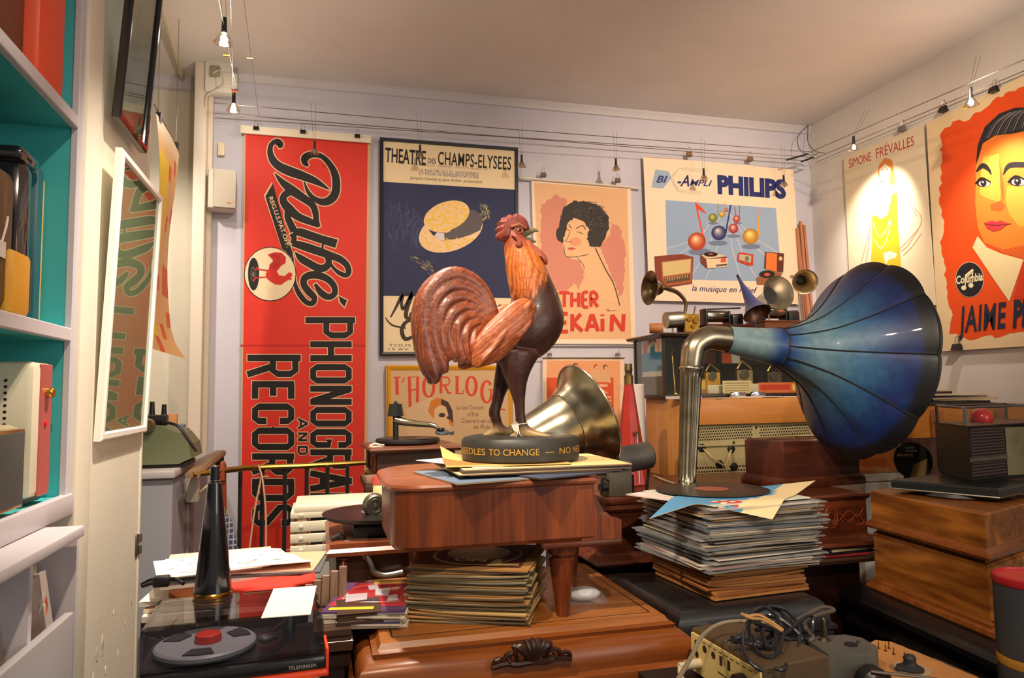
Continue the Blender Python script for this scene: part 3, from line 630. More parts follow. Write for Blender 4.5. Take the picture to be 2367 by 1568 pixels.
# small orange music poster
A = Art(lambda x, y: at(x, y, 3.97), (0, -.0003, 0))
ka = lambda u, v: (1220 + u / 4.357, 820 + v / 4.357)
A.sheet([ka(*p) for p in [(150, 30), (150, 1120), (960, 1120), (970, 35)]], (236, 206, 180), .003)
A.poly([ka(*p) for p in [(190, 60), (190, 1080), (930, 1080), (930, 62)]], (232, 160, 112), 1)
A.poly([ka(*p) for p in [(192, 232), (192, 900), (380, 900), (380, 1000), (870, 1000), (862, 232)]], (214, 84, 44), 2)
for i, (u, v, r_, c) in enumerate(((360, 240, 34, (120, 56, 36)), (480, 110, 26, (110, 60, 40)), (590, 200, 26, (96, 56, 44)), (685, 120, 22, (190, 80, 50)), (780, 125, 24, (120, 70, 44)))):
    A.poly([ka(u - 50, v + 150), ka(u - 40, v + 40), ka(u + 30, v + 30), ka(u + 60, v + 160)], (222, 170, 126), 3); A.ell(*ka(u, v), r_ / 4.3, r_ / 4.3, c, 4); A.ell(*ka(u + 6, v + 8), r_ / 6.5, r_ / 6, (226, 176, 136), 5)
A.poly([ka(*p) for p in [(230, 420), (320, 290), (390, 330), (400, 480), (250, 500)]], (206, 160, 120), 4); A.poly([ka(*p) for p in [(270, 400), (330, 360), (340, 430), (280, 440)]], (60, 40, 36), 5)
A.poly([ka(*p) for p in [(640, 290), (800, 300), (810, 320), (730, 330), (815, 395), (700, 370)]], (232, 176, 140), 4)
for i in range(5): A.poly([ka(500, 420 + i * 34), ka(840, 420 + i * 34), ka(840, 440 + i * 34), ka(500, 440 + i * 34)], (232, 160, 112), 4)
A.poly([ka(560, 540), ka(840, 540), ka(840, 860), ka(560, 860)], (226, 150, 104), 4)
A.stroke([(*ka(*p), 1.8) for p in [(830, 740), (860, 690), (880, 720), (840, 760), (820, 800)]], (200, 66, 36), lay=5); A.stroke([(*ka(*p), 2.6) for p in [(862, 720), (888, 690), (884, 670), (862, 690), (866, 740), (892, 748)]], (200, 66, 36), lay=5)
po = thing('music_poster', 'small orange poster of figures hanging below the curly-haired woman poster', 'poster'); A.build('print', po)
MB().tube([at(1232, 827, 3.96), at(1446, 827, 3.96)], .0035, 6).build('hanging_rod', mat((150, 140, 126), .4), po)
for x, n in ((1270, 'left'), (1428, 'right')): binder_clip(x, 822, 3.95, 'steel clip at the top %s of the small orange poster' % n, 'clips on the small orange poster', .9, c=(110, 104, 94))

# ------------------------------------------------------------------ right wall posters
kb = lambda u, v: (1800 + u / 2.118, 100 + v / 2.118)
A = Art(lambda x, y: onx(x, y, XR - .02), (-.0003, 0, 0))
A.sheet([kb(*p) for p in [(318, 560), (352, 1290), (770, 1282), (705, 395)]], (226, 208, 176), .003)
A.text('SIMONE', kb(345, 612), (108 / 2.118, -38 / 2.118), (-1, -44 / 2.118), (190, 52, 50), .0, .0, 2); A.text('FRÉVALLES', kb(478, 564), (185 / 2.118, -64 / 2.118), (-1, -50 / 2.118), (190, 52, 50), .0, .0, 2)
GD, SK = (232, 168, 36), (240, 214, 184)
A.poly([kb(*p) for p in [(490, 600), (520, 560), (555, 572), (568, 640), (570, 690), (545, 700), (500, 680), (486, 640)]], (214, 130, 60), 2)
A.poly([kb(*p) for p in [(492, 620), (520, 590), (548, 610), (545, 660), (520, 690), (498, 668)]], SK, 3)
A.poly([kb(*p) for p in [(500, 670), (540, 672), (556, 720), (600, 745), (600, 860), (575, 900), (470, 860), (455, 820), (460, 750), (500, 720)]], SK, 2)
A.poly([kb(*p) for p in [(458, 850), (470, 840), (500, 862), (535, 840), (555, 740), (580, 730), (585, 900), (600, 1100), (450, 1100), (458, 980)]], GD, 3)
A.stroke([(*kb(*p), 1.6) for p in [(465, 880), (490, 945), (525, 920), (545, 860)]], (250, 236, 214), lay=4); A.stroke([(*kb(*p), 1.6) for p in [(470, 960), (500, 1005), (530, 960), (550, 870)]], (250, 236, 214), lay=4)
for s in ([(600, 740), (660, 800), (700, 870), (640, 980), (600, 1020)], [(455, 870), (430, 980), (400, 1090)], [(590, 760), (640, 790), (680, 850)], [(690, 900), (640, 960), (590, 1010)], [(700, 930), (650, 1000), (610, 1040)], [(450, 900), (440, 1000), (425, 1080)]): A.stroke([kb(*p) for p in s], (206, 140, 120), 1.6, 3)
A.poly([kb(*p) for p in [(512, 1030), (545, 1018), (580, 1030), (575, 1050), (540, 1060), (525, 1085)]], SK, 4)
for s in ([(505, 622), (512, 620)], [(528, 618), (538, 616)]): A.stroke([kb(*p) for p in s], (90, 60, 50), 1.5, 5, 0)
A.poly([kb(*p) for p in [(498, 678), (506, 673), (514, 676), (506, 682)]], (200, 50, 50), 5)
po = thing('singer_poster', 'cream poster of a slender woman in a yellow dress on the right wall', 'poster'); A.build('print', po)
A = Art(lambda x, y: onx(x, y, XR - .02), (-.0003, 0, 0))
A.sheet([kb(*p) for p in [(722, 392), (785, 1510), (1210, 1484), (1400, 1470), (1400, 60)]], (232, 204, 160), .003)
ORG = (232, 80, 24)
A.poly(jag([kb(*p) for p in [(790, 450), (850, 385), (930, 375), (960, 340), (1010, 320), (1050, 280), (1130, 235), (1220, 205), (1370, 150), (1370, 1400), (1150, 1420), (1080, 1440), (1000, 1435), (930, 1455), (870, 1425), (835, 1425), (850, 1330), (825, 1240), (810, 1080), (795, 960), (810, 880), (785, 760), (800, 560)]], 4, 9, 4), ORG, 1)
FL, FM, FD = (244, 158, 62), (238, 126, 44), (214, 94, 36)
A.poly([kb(*p) for p in [(965, 600), (985, 480), (1050, 440), (1400, 380), (1400, 1000), (1200, 1055), (1090, 1020), (1010, 980), (975, 900), (962, 780), (966, 680)]], FM, 2)
A.poly([kb(*p) for p in [(990, 640), (1000, 560), (1080, 540), (1090, 700), (1085, 780), (1020, 760), (985, 740)]], FL, 3)
A.poly([kb(*p) for p in [(1120, 700), (1210, 690), (1400, 640), (1400, 860), (1180, 900), (1130, 840), (1110, 760)]], FL, 3)
A.poly([kb(*p) for p in [(1035, 790), (1090, 770), (1110, 800), (1090, 825), (1040, 818)]], FD, 3); A.poly([kb(*p) for p in [(1080, 560), (1105, 700), (1098, 780), (1085, 700)]], FD, 4)
A.poly([kb(*p) for p in [(1010, 975), (1100, 1010), (1200, 990), (1400, 900), (1400, 1000), (1200, 1058), (1090, 1025)]], FD, 4)
A.poly([kb(*p) for p in [(966, 600), (975, 500), (1010, 410), (1080, 345), (1160, 315), (1220, 315), (1400, 280), (1400, 400), (1220, 425), (1160, 440), (1060, 452), (1000, 490), (980, 560)]], (44, 40, 44), 5)
for i in range(14): A.stroke([kb(1010 + i * 14, 470 - i * 4), kb(1060 + i * 12, 390 - i * 3), kb(1130 + i * 9, 340 - i * 2)], [(96, 92, 96), (150, 146, 146), (70, 66, 70)][i % 3], 1.6, 6)
for s in ([(968, 630, 6), (1000, 600, 26), (1030, 620, 16), (1042, 645, 4)], [(1100, 645, 4), (1130, 600, 24), (1200, 595, 26), (1260, 600, 10)]): A.stroke([(*kb(x, y), w / 2.1) for x, y, w in s], (36, 32, 34), lay=6)
for x, y, w, h in ((1005, 685, 34, 19), (1172, 678, 42, 22)):
    A.ell(*kb(x, y), w / 2.1, h / 2.1, (36, 30, 30), 6); A.ell(*kb(x + 4, y + 2), w / 2.6, h / 2.7, (240, 228, 214), 7); A.ell(*kb(x, y), h / 2.6, h / 2.4, (40, 28, 24), 8); A.ell(*kb(x - 3, y - 5), 2.2, 2.2, (250, 246, 240), 9)
    A.stroke([kb(x - w - 6, y + 4), kb(x - 10, y - h - 6), kb(x + w, y - 4)], (24, 20, 20), 4, 8)
A.poly([kb(*p) for p in [(1008, 880), (1045, 868), (1065, 876), (1090, 868), (1125, 884), (1085, 915), (1050, 922), (1020, 905)]], (190, 54, 62), 6); A.stroke([kb(1008, 884), kb(1060, 892), kb(1138, 884)], (120, 30, 36), 2, 7)
A.poly([kb(*p) for p in [(975, 945), (1020, 1000), (1090, 1030), (1200, 1060), (1130, 1265), (1050, 1150), (950, 1000)]], (236, 212, 160), 5); A.poly([kb(*p) for p in [(1200, 1060), (1400, 1010), (1400, 1260), (1180, 1250), (1140, 1262)]], ORG, 5)
A.poly([kb(*p) for p in [(1195, 1070), (1240, 1060), (1220, 1250), (1150, 1255)]], (206, 60, 30), 6)
A.ell(*kb(936, 1158), 33, 41, (236, 214, 170), 6); A.ell(*kb(936, 1158), 32, 40, (34, 34, 40), 7); A.ell(*kb(936, 1160), 9, 12, (60, 60, 66), 8)
A.text('Columbia', kb(870, 1180), (132 / 2.118, -20 / 2.118), (0, -40 / 2.118), (240, 222, 180), .03, 0, 9)
for s, w in (([(918, 1140), (914, 1205)], 2.5), ([(952, 1110), (948, 1190)], 2.5), ([(918, 1138), (954, 1108)], 5), ([(918, 1150), (954, 1120)], 2)): A.stroke([kb(*p) for p in s], (240, 222, 180), w, 9, 0)
A.ell(*kb(908, 1198), 6, 5.5, (240, 222, 180), 9); A.ell(*kb(943, 1186), 6, 5.5, (240, 222, 180), 9)
A.text('JAIME', kb(882, 1415), (228 / 2.118, -24 / 2.118), (3, -128 / 2.118), (40, 44, 60), .028, 0, 8, 1.12); A.text('PL', kb(1148, 1388), (86 / 2.118, -9 / 2.118), (3, -128 / 2.118), (40, 44, 60), .05, 0, 8)
po = thing('portrait_poster', 'large orange poster of a face with sleek black hair and a record emblem', 'poster'); A.build('print', po)
binder_clip(2180, 255, 0, 'black binder clip at the top left of the orange portrait poster', 'clips of the orange portrait poster', 1.3, 90, X=XR - .035)
binder_clip(2297, 210, 0, 'black binder clip at the top right of the orange portrait poster', 'clips of the orange portrait poster', 1.3, 90, X=XR - .035)
binder_clip(2212, 806, 0, 'black binder clip at the bottom of the orange portrait poster', 'clips of the orange portrait poster', 1.5, 90, X=XR - .035)
binder_clip(2085, 300, 0, 'grey binder clip at the top of the yellow dress poster', 'clips of the yellow dress poster', 1.3, 90, c=(110, 108, 104), X=XR - .035)

# ------------------------------------------------------------------ cable lighting
STEEL = metalm((150, 142, 130), .35, .3); DARK = mat((30, 28, 28), .4); CHROME = metalm((225, 220, 210), .12, .15); BULB = emit((255, 246, 230), 60)
def wire(name, pts, r, label, grp=None, m=None, cat='cable'):
    return tag(MB().tube(pts, r, 6).build(name, m or STEEL), label, cat, grp)
for i, (y0, y1, n) in enumerate(((238, 352, 'upper'), (262, 364, 'lower'))):
    wire('lighting_cable', [at(495, y0, 3.80), at(1180, (y0 + y1) / 2 + 4, 3.80), at(1880, y1, 3.80)], .0022, '%s of the two lighting cables strung along the back wall' % n, 'lighting cables along the back wall')
wire('picture_wire', [at(497, 272, 3.93), at(1180, 318, 3.93), at(1866, 372, 3.93)], .002, 'thin picture wire just above the posters on the back wall')
p0, p1 = onx(1872, 350, XR - .12), onx(1880, 372, XR - .14)
for i, (a, b, n) in enumerate((((1872, 352), (2367, 138), 'upper'), ((1880, 368), (2367, 164), 'lower'))):
    wire('lighting_cable', [onx(*a, XR - .30), onx(*b, XR - .30)], .0022, '%s of the two lighting cables strung along the right wall' % n, 'lighting cables along the right wall')
wire('picture_wire', [onx(1885, 376, XR - .03), onx(2367, 172, XR - .03)], .0018, 'thin picture wire just above the posters on the right wall')
# slack loop of cable and tension rods in the corner
p = at(1868, 292, 3.97)
wire('corner_cable', smooth_path([tuple(at(*a)) for a in ((1868, 290, 3.97), (1845, 315, 3.9), (1848, 345, 3.85), (1870, 358, 3.82), (1890, 356, 3.8))], 5), .0022, 'slack loop of cable hanging in the room corner', m=DARK)
wire('corner_cable', smooth_path([tuple(at(*a)) for a in ((1868, 292, 3.97), (1868, 330, 3.9), (1885, 350, 3.84), (1906, 354, 3.72))], 5), .0022, 'slack cable dropping to the tension rod in the room corner', m=DARK)
for a, b, n in (((1818, 370), (1868, 356), 'left'), ((1852, 374), (1880, 364), 'right')):
    wire('tension_rod', [at(*a, 3.8), at(*b, 3.8)], .006, '%s of the two small cable tension rods in the corner' % n, 'cable tension rods', DARK, 'rod')
mc = MB().box(-.012, .012, -.012, .012, 0, .006)
def pendant(px, py, Y, top, label, grp, lit=False, s=1.0, X=None):
    b = at(px, py, Y) if X is None else onx(px, py, X); tp = at(*top, Y) if X is None else onx(*top, X)
    t = thing('pendant_lamp', label, 'lamp', b, 0, grp)
    mb = MB(); d = tp - b
    mb.tube([Vector((-.006, 0, .05 * s)), d + Vector((-.012, 0, 0))], .0007, 5).tube([Vector((.006, 0, .05 * s)), d + Vector((.012, 0, 0))], .0007, 5)
    mb.build('suspension_wire', DARK, t)
    MB().lathe([(0, .055 * s), (.006 * s, .055 * s), (.007 * s, .02 * s), (.009 * s, .012 * s), (0, .012 * s)], 12).build('socket', DARK, t)
    MB().lathe([(.010 * s, .014 * s), (.014 * s, .008 * s), (.024 * s, -.012 * s), (.0262 * s, -.014 * s), (.0225 * s, -.0125 * s), (.012 * s, .009 * s)], 16, caps=False).build('reflector', glassm((235, 225, 210), .25, .05) if not lit else glassm((255, 250, 240), .3, .05), t)
    MB().sphere((0, 0, -.003 * s), (.0085 * s, .0085 * s, .011 * s), seg=12).build('bulb', BULB if lit else mat((220, 205, 180), .2), t)
    return t, b
for x, y, tx, n in ((727, 350, 250, 'over the red banner'), (971, 358, 272, 'over the straw hat poster'), (1206, 380, 296, 'between the straw hat and curly-haired woman posters'), (1424, 388, 314, 'over the curly-haired woman poster'), (1627, 410, 334, 'over the musical notes poster'), (1812, 425, 348, 'at the right edge of the musical notes poster')):
    pendant(x, y, 3.80, (x - 3, tx - 12), 'unlit pendant lamp hanging on the cable %s' % n, 'pendant lamps along the back wall')
LITG = 'lit halogen pendants'
_, b1 = pendant(518, 88, 2.9, (514, -40), 'lit pendant lamp highest on the left below the ceiling', LITG, True, 1.5)
_, b2 = pendant(540, 248, 3.6, (541, 205), 'lit pendant lamp above the left end of the red banner', LITG, True, 1.3)
_, b3 = pendant(2245, 236, 0, (2262, 130), 'lit pendant lamp before the orange portrait poster', LITG, True, 1.25, X=XR - .30)
_, b4 = pendant(1974, 340, 0, (2004, 255), 'lit pendant lamp before the yellow dress poster', LITG, True, 1.1, X=XR - .30)
light('POINT', 'halogen_bulb_light', b1 + Vector((0, 0, -.035)), b1, 5, SOFT, shadow_soft_size=.02)
light('POINT', 'halogen_bulb_light', b2 + Vector((0, 0, -.035)), b2, 2.5, SOFT, shadow_soft_size=.02)
light('SPOT', 'halogen_bulb_light', b3 + Vector((0, 0, -.03)), b3 + Vector((.28, .1, -.5)), 24, SOFT, spot_size=1.5, spot_blend=.9, shadow_soft_size=.02)
light('POINT', 'halogen_bulb_light', b3 + Vector((-.06, 0, .05)), b3, 2.2, WARM, shadow_soft_size=.03)  # second point added here to brighten the ceiling over this lamp
light('SPOT', 'halogen_bulb_light', b4 + Vector((0, 0, -.03)), onx(2045, 510, XR), 44, SOFT, spot_size=1.4, spot_blend=1, shadow_soft_size=.02)
# cross cables at the left ceiling that carry the first two lamps
for a, b, n in (((500, -30, 2.6), (548, 215, 3.6), 'left'), ((532, -30, 2.6), (540, 240, 3.7), 'middle'), ((560, -30, 2.9), (598, 268, 3.8), 'right')):
    t = wire('slanting_cable', [at(*a), at(*b)], .0010, '%s of the slanting cables dropping from the ceiling above the red banner' % n, 'slanting ceiling cables')
for px_, py_, Y, c, n in ((524, 128, 3.2, (214, 160, 80), 'upper'), (543, 210, 3.5, (214, 110, 80), 'lower')):
    p = at(px_, py_, Y); tag(MB().tube([p + Vector((-.014, 0, 0)), p + Vector((.014, 0, 0))], .006, 8).build('cable_spacer', metalm(c, .3)), '%s copper spacer on the cables above the red banner' % n, 'spacer', 'cable spacers')
p = at(578, 135, 3.2); tag(MB().tube([p + Vector((-.012, 0, 0)), p + Vector((.012, 0, 0))], .006, 8).build('cable_spacer', metalm((200, 150, 90), .3)), 'small brass spacer on the right slanting cable above the banner', 'spacer', 'cable spacers')
# alcove ceiling rod
wire('ceiling_rod', [at(372, 12, 3.2) , at(422, 182, 4.1)], .012, 'grey rod on the ceiling of the left alcove', m=mat((196, 184, 160), .5), cat='rod')

# wall devices at the left end of the back wall
t = thing('alarm_box', 'white alarm box with loose wire high in the left corner', 'alarm', at(512, 190, 3.93))
MB().box(-.075, .06, -.05, .03, -.075, .09, b=.008).box(-.02, .085, -.06, -.045, -.05, .03, b=.006).build('housing', mat((226, 220, 206), .5), t)
MB().box(-.05, .0, -.066, -.052, .0, .06, b=.004).build('cover_plate', mat((150, 140, 124), .5), t)
MB().tube(smooth_path([(-.04, -.06, .01), (.0, -.075, .03), (.02, -.07, -.04), (-.06, -.05, -.10), (-.07, -.03, -.16)], 5), .004, 6).build('lead', mat((216, 206, 186), .5), t)
tag(MB().box(-.017, .017, -.014, .012, -.035, .035, b=.003, M=T(at(512, 346, 3.987))).build('wall_switch', mat((226, 208, 178), .5)), 'small beige switch plate on the wall left of the red banner', 'switch')
t = thing('wall_speaker', 'small white loudspeaker on the wall left of the red banner', 'speaker', at(515, 442, 3.93), 8)
MB().box(-.072, .065, -.045, .06, -.105, .105, b=.012).build('cabinet', mat((222, 212, 194), .5), t)
MB().box(-.045, .062, -.057, -.045, -.1, .1, b=.004).build('grille', mat((206, 194, 176), .7), t)
MB().box(.02, .04, -.060, -.057, -.075, -.069).build('badge', metalm((160, 120, 60), .3), t)

# ------------------------------------------------------------------ left shelves
TEAL = mat((66, 176, 178), .45); LIL = mat((196, 188, 192), .4)
z1, z2, z3 = 2.118, 1.63, 1.285; zl = onx(197, 1214, -.47).z
sh = thing('shelf_unit', 'teal-lined shelf unit with white edges along the left wall', 'shelf', (0, 0, 0))
MB().box(-.98, XL - .012, 1.795, 1.817, max(1.181, zl + .001), CEIL - .001).build('side_panel', TEAL, sh)
MB().box(XL - .012, XL + .004, 1.790, 1.821, max(1.18, zl + .001), CEIL - .001, b=.002).build('edge_strip', LIL, sh)
MB().box(-.985, -.97, .3, 1.795, max(1.18, zl + .001), CEIL - .001).build('back_panel', TEAL, sh)
for z in (z1, z2):
    b_ = MB().box(-.97, XL - .012, .3, 1.795, z, z + .025).build('shelf_board', TEAL, sh)
    MB().box(XL - .012, XL + .004, .3, 1.790, z - .002, z + .027, b=.002).build('edge_strip', LIL, b_)
b_ = MB().box(-.97, XL - .012, .3, 1.795, max(z3 - .1, zl + .001), z3).build('shelf_board', TEAL, sh)
MB().box(XL - .012, XL + .01, .3, 1.82, max(z3 - .105, zl + .001), z3 + .004, b=.003).build('edge_strip', LIL, b_)
# ledge with record bins below
bn = thing('record_bin', 'white slanted bin unit of discs below the teal shelves', 'shelf')
xl = -.47; zl = onx(197, 1214, xl).z; y_ = onx(197, 1214, xl).y
MB().box(-.97, xl, .3, y_, zl - .022, zl, b=.004).build('ledge_board', LIL, bn)
for yy in (onx(70, 1400, xl - .03).y, onx(176, 1400, xl - .03).y, .8): MB().box(-.97, xl - .03, yy - .008, yy + .008, .3, zl - .022).build('divider', LIL, bn)
zf = onx(193, 1408, xl).z
MB().box(xl - .03, xl - .012, .3, y_ - .01, .3, zf, b=.003).build('front_panel', mat((166, 160, 160), .35), bn)
MB().box(-.97, xl - .012, .3, y_ - .01, .28, .30).build('bin_floor', LIL, bn)
MB().box(-.97, -.95, .3, y_ - .01, .3, zl - .02).build('rear_panel', mat((120, 114, 116), .5), bn)
discs = [('silver and orange patterned', (176, 160, 150), (186, 84, 44)), ('dark tan', (120, 104, 84), (70, 60, 54)), ('crimson', (150, 34, 44), (220, 200, 190)), ('grey', (130, 130, 134), (70, 74, 84)), ('cream', (214, 200, 170), (120, 90, 70)), ('black', (40, 38, 40), (180, 170, 160))]
ya, yb = onx(85, 1400, xl - .03).y, onx(170, 1400, xl - .03).y
k = 0
for lo, hi, nn in ((ya + .01, yb - .02, 4), (ya - .30, ya - .03, 5)):
    for i in range(nn):
        n, c, c2 = discs[(k if nn == 4 else k + 2) % 6]; k += 1
        xx = xl - .055 - .02 * i; w_ = .175
        A = Art(lambda x, y: Vector((0, x, y)), (.0003, 0, 0))
        A.sheet([(0, 0), (w_, 0), (w_, .15), (0, .15)], c, .008, .2)
        r3 = random.Random(k)
        for q in range(7):
            cx_, cy_ = r3.uniform(.02, w_ - .02), r3.uniform(.02, .13)
            A.poly([(min(max(cx_ + r3.uniform(-.03, .03), .004), w_ - .004), min(max(cy_ + r3.uniform(-.03, .03), .004), .146)) for _ in range(5)], c2 if q % 2 else (214, 208, 200), 1)
        o = A.build('disc_case'); o.location = (xx, (lo + .002 + .006 * (i % 3)) if nn == 4 else hi - w_ - .008 * (i % 3), onx(110, 1345, xl - .06).z - .135 + .012 * i); o.rotation_euler = (0, math.radians(-9), 0)
        tag(o, '%s disc case in the %s bin below the shelves, %s from front' % (n, 'right' if nn == 4 else 'left', ('first', 'second', 'third', 'fourth', 'fifth')[i]), 'disc case', 'disc cases in the bins')
# things on the shelves; x runs into the wall, y along it
def on_shelf(px0, px1, X): return onx(px0, 900, X).y, onx(px1, 900, X).y
ya, yb = on_shelf(62, 124, XL - .006)
tag(MB().box(-.90, XL - .006, ya, yb, z1 + .028, z1 + .46, b=.012).build('storage_box', mat((232, 74, 24), .45)), 'bright orange storage box at the end of the top shelf', 'box')
ya2 = on_shelf(-60, 0, XL - .03)
tag(MB().box(-.90, XL - .03, ya2[0], ya - .006, z1 + .028, z1 + .40, b=.01).build('storage_box', mat((120, 60, 36), .55)), 'brown storage box beside the orange box on the top shelf', 'box')
# middle shelf
ya, yb = on_shelf(0, 30, XL - .02)
t = thing('portable_radio', 'brown woven-front portable radio at the left of the middle shelf', 'radio', (-.76, (ya + yb) / 2 - .03, z2 + .028))
h = onx(15, 400, XL - .04).z - z2 - .03
MB().box(-.17, .19, -.09, .05, 0, h, b=.025).build('cabinet', wood((92, 66, 40), (140, 108, 70), .6, 1.6, 2, 0), t)
MB().box(-.15, .17, .05, .055, .03, h - .04, b=.004).build('speaker_grille', mat((70, 52, 36), .8), t)
tg = MB().box(-.001, .001, -.012, .012, -.03, .0, M=T(.193, -.02, .13)); tg.tube([(.192, -.02, .13), (.194, -.01, .16), (.192, .0, .18)], .002, 5); tg.build('price_tag', mat((220, 210, 200), .6), t)
ya, yb = on_shelf(31, 70, XL - .04)
t = thing('portable_radio', 'glossy black radio with rounded corners on the middle shelf', 'radio', (-.76, (ya + yb) / 2, z2 + .028)); h = onx(50, 365, XL - .07).z - z2 - .026
MB().box(-.16, .17, -(yb - ya) / 2, (yb - ya) / 2 - .004, 0, h - .015, b=.03).build('cabinet', mat((24, 20, 26), .1, coat=1), t)
MB().box(-.17, .172, -(yb - ya) / 2 - .012, (yb - ya) / 2 + .006, h - .03, h, b=.012).build('lid', mat((20, 16, 22), .15, coat=1), t)
ya, yb = on_shelf(72, 86, XL - .05); h = onx(80, 420, XL - .1).z - z2 - .026
tag(MB().box(-.92, XL - .05, ya, yb, z2 + .028, z2 + .028 + h, b=.008).build('record_case', mat((28, 92, 100), .45)), 'dark teal record case behind the black radio on the middle shelf', 'case')
ya, yb = yb + .002, min(yb + .02, 1.79)
tag(MB().box(-.92, XL - .055, ya, yb, z2 + .028, z2 + .002 + .02 + h * .97, b=.006).build('record_case', mat((196, 160, 90), .5)), 'slim tan record case leaning farthest along the middle shelf', 'case')
ya, yb = on_shelf(24, 66, XL - .004); h = onx(50, 592, XL - .02).z - z2 - .026
t = thing('record_player_case', 'small mustard yellow case at the front of the middle shelf', 'case', (XL - .021, (ya + yb) / 2, z2 + .028))
MB().box(-.012, .016, -(yb - ya) / 2, (yb - ya) / 2, 0, h, b=.012).build('case_body', mat((214, 150, 40), .5), t)
MB().box(-.008, .014, (yb - ya) / 2, (yb - ya) / 2 + .003, .01, h - .02).build('trim_band', mat((60, 80, 84), .5), t)
# bottom shelf
ya = onx(78, 1000, XL - .008).y; yb = onx(124, 1000, XL - .008).y; h = onx(100, 842, XL - .008).z - z3
t = thing('transistor_radio', 'cream radio with a red stripe and gold knob on the bottom shelf', 'radio', (XL - .19, (ya + yb) / 2, z3 + .0045)); w_ = (yb - ya)
CR = mat((214, 204, 178), .4)
MB().box(-.17, .18, -w_ / 2, w_ / 2, .012, h, b=.014).build('cabinet', CR, t)
MB().box(.178, .1835, -w_ * .24, w_ * .3, .014, h - .004, b=.002).build('stripe_panel', mat((172, 82, 78), .4), t)
MB().box(-.15, .16, -w_ / 2, w_ / 2, 0, .012).build('base', DARK, t)
MB().lathe([(0, .013), (.009, .013), (.0105, .01), (.0105, 0), (0, 0)], 16, M=T(.1835, .004, h * .78) @ RY(90)).build('tuning_knob', metalm((222, 160, 60), .2), t)
mb = MB()
for i in range(3):
    for j in range(14): mb.lathe([(.0032, .0008), (.0032, 0)], 8, M=T(.13 - i * .022, -w_ / 2, h * .30 + j * .0125) @ RX(90))
mb.build('speaker_holes', DARK, t)
MB().lathe([(.006, .003), (.006, 0)], 10, M=T(.1835, 0, h * .56) @ RY(90)).build('pilot_light', mat((210, 40, 40), .3), t)
ya = onx(0, 1000, XL + .0).y - .05; yb = onx(38, 1000, XL - .02).y; h = onx(20, 988, XL - .02).z - z3
t = thing('table_radio', 'grey radio with a gold rim at the left of the bottom shelf', 'radio', (XL - .063, (ya + yb) / 2 - .01, z3 + .0045)); w_ = yb - ya
MB().box(-.06, .06, -w_ / 2, w_ / 2, 0, h, b=.02).build('cabinet', mat((170, 156, 120), .4), t)
MB().box(.058, .064, -w_ / 2 + .006, w_ / 2 - .006, .008, h - .008, b=.012).build('rim', metalm((190, 160, 90), .25), t)
MB().box(.060, .0655, -w_ / 2 + .012, w_ / 2 - .01, .014, h - .014, b=.01).build('grille', mat((72, 68, 64), .8, var=.2), t)

# ------------------------------------------------------------------ framed pictures on the near left wall
def lean_frame(name, label, y0, y1, zb, zt, xb, xt, fw, dep, fm, inner, refl, rough=.0):
    """picture that hangs tipped forward on the wall facing right; local x = along the wall, z = up the picture, -y = out of the wall"""
    t = thing(name, label, 'picture', (xb, y0, zb), 90)
    tilt = math.atan2(xt - xb, zt - zb); t.rotation_euler = (-tilt * -1, 0, math.radians(90)); t.rotation_mode = 'XYZ'
    w, h = y1 - y0, (zt - zb) / math.cos(tilt)
    P = [Vector((0, 0, 0)), Vector((w, 0, 0)), Vector((w, 0, h)), Vector((0, 0, h))]
    def ring(i, y): return [Vector((P[k].x + (i if k in (0, 3) else -i), y, P[k].z + (i if k < 2 else -i))) for k in range(4)]
    MB().loft([ring(0, 0), ring(0, -dep * .8), ring(fw * .25, -dep), ring(fw * .8, -dep), ring(fw, -dep * .7), ring(fw, 0)], loop=True).build('frame', fm, t, angle=20)
    MB().box(fw * .5, w - fw * .5, -dep * .3, -.001, fw * .5, h - fw * .5).build('print', inner, t)
    MB().box(fw * .7, w - fw * .7, -dep * .62, -dep * .58, fw * .7, h - fw * .7).build('glass_pane', glassm((220, 226, 216), refl, rough), t)
    return t
lean_frame('framed_picture', 'white-framed picture under reflecting glass on the near left wall', 1.976, 2.444, 1.394, 2.14, XL + .002, XL + .032, .022, .02, mat((240, 234, 222), .35), mat((240, 240, 218), .8), .05)
yb_ = onx(330, 375, XL + .03)
ya_ = onx(268, 245, XL + .03)
lean_frame('framed_picture', 'black-framed picture hanging at the top of the near left wall', ya_.y, yb_.y, (yb_.z + ya_.z) / 2, 3.0, XL + .02, XL + .075, .02, .022, mat((24, 20, 20), .15, coat=1), mat((232, 238, 228), .8, var=.35), .05)

# ------------------------------------------------------------------ left alcove
A = Art(lambda x, y: Vector((x, y, 0)), (0, 0, .0003))
pt = thing('hanging_poster', 'yellow and orange poster seen edge-on hanging in the left alcove', 'poster')
rows = []
ym, yn = 3.05, 3.5
zt_, zb_ = onx(378, 285, -.65).z, onx(372, 810, -.65).z
N = 14
mb = MB(); vs = []; fs = []; ms = []
W = 7
for i in range(N + 1):
    f = i / N; z = zt_ + (zb_ - zt_) * f
    for j in range(W + 1):
        g = j / W; y = ym + (yn - ym) * g
        x = -.655 + .02 * math.sin(f * 5 + g * 2) + (.05 * (f - .9) / .1 if f > .9 else 0) * (.4 + g * .6) - .015 * g
        vs.append((x, y, z - .02 * g))
for i in range(N):
    for j in range(W):
        a = i * (W + 1) + j; fs.append((a, a + 1, a + W + 2, a + W + 1))
o_ = len(vs); vs2 = vs + [(x - .002, y, z) for x, y, z in vs]; fs2 = [tuple(reversed(f)) for f in fs] + [tuple(i + o_ for i in f) for f in fs]
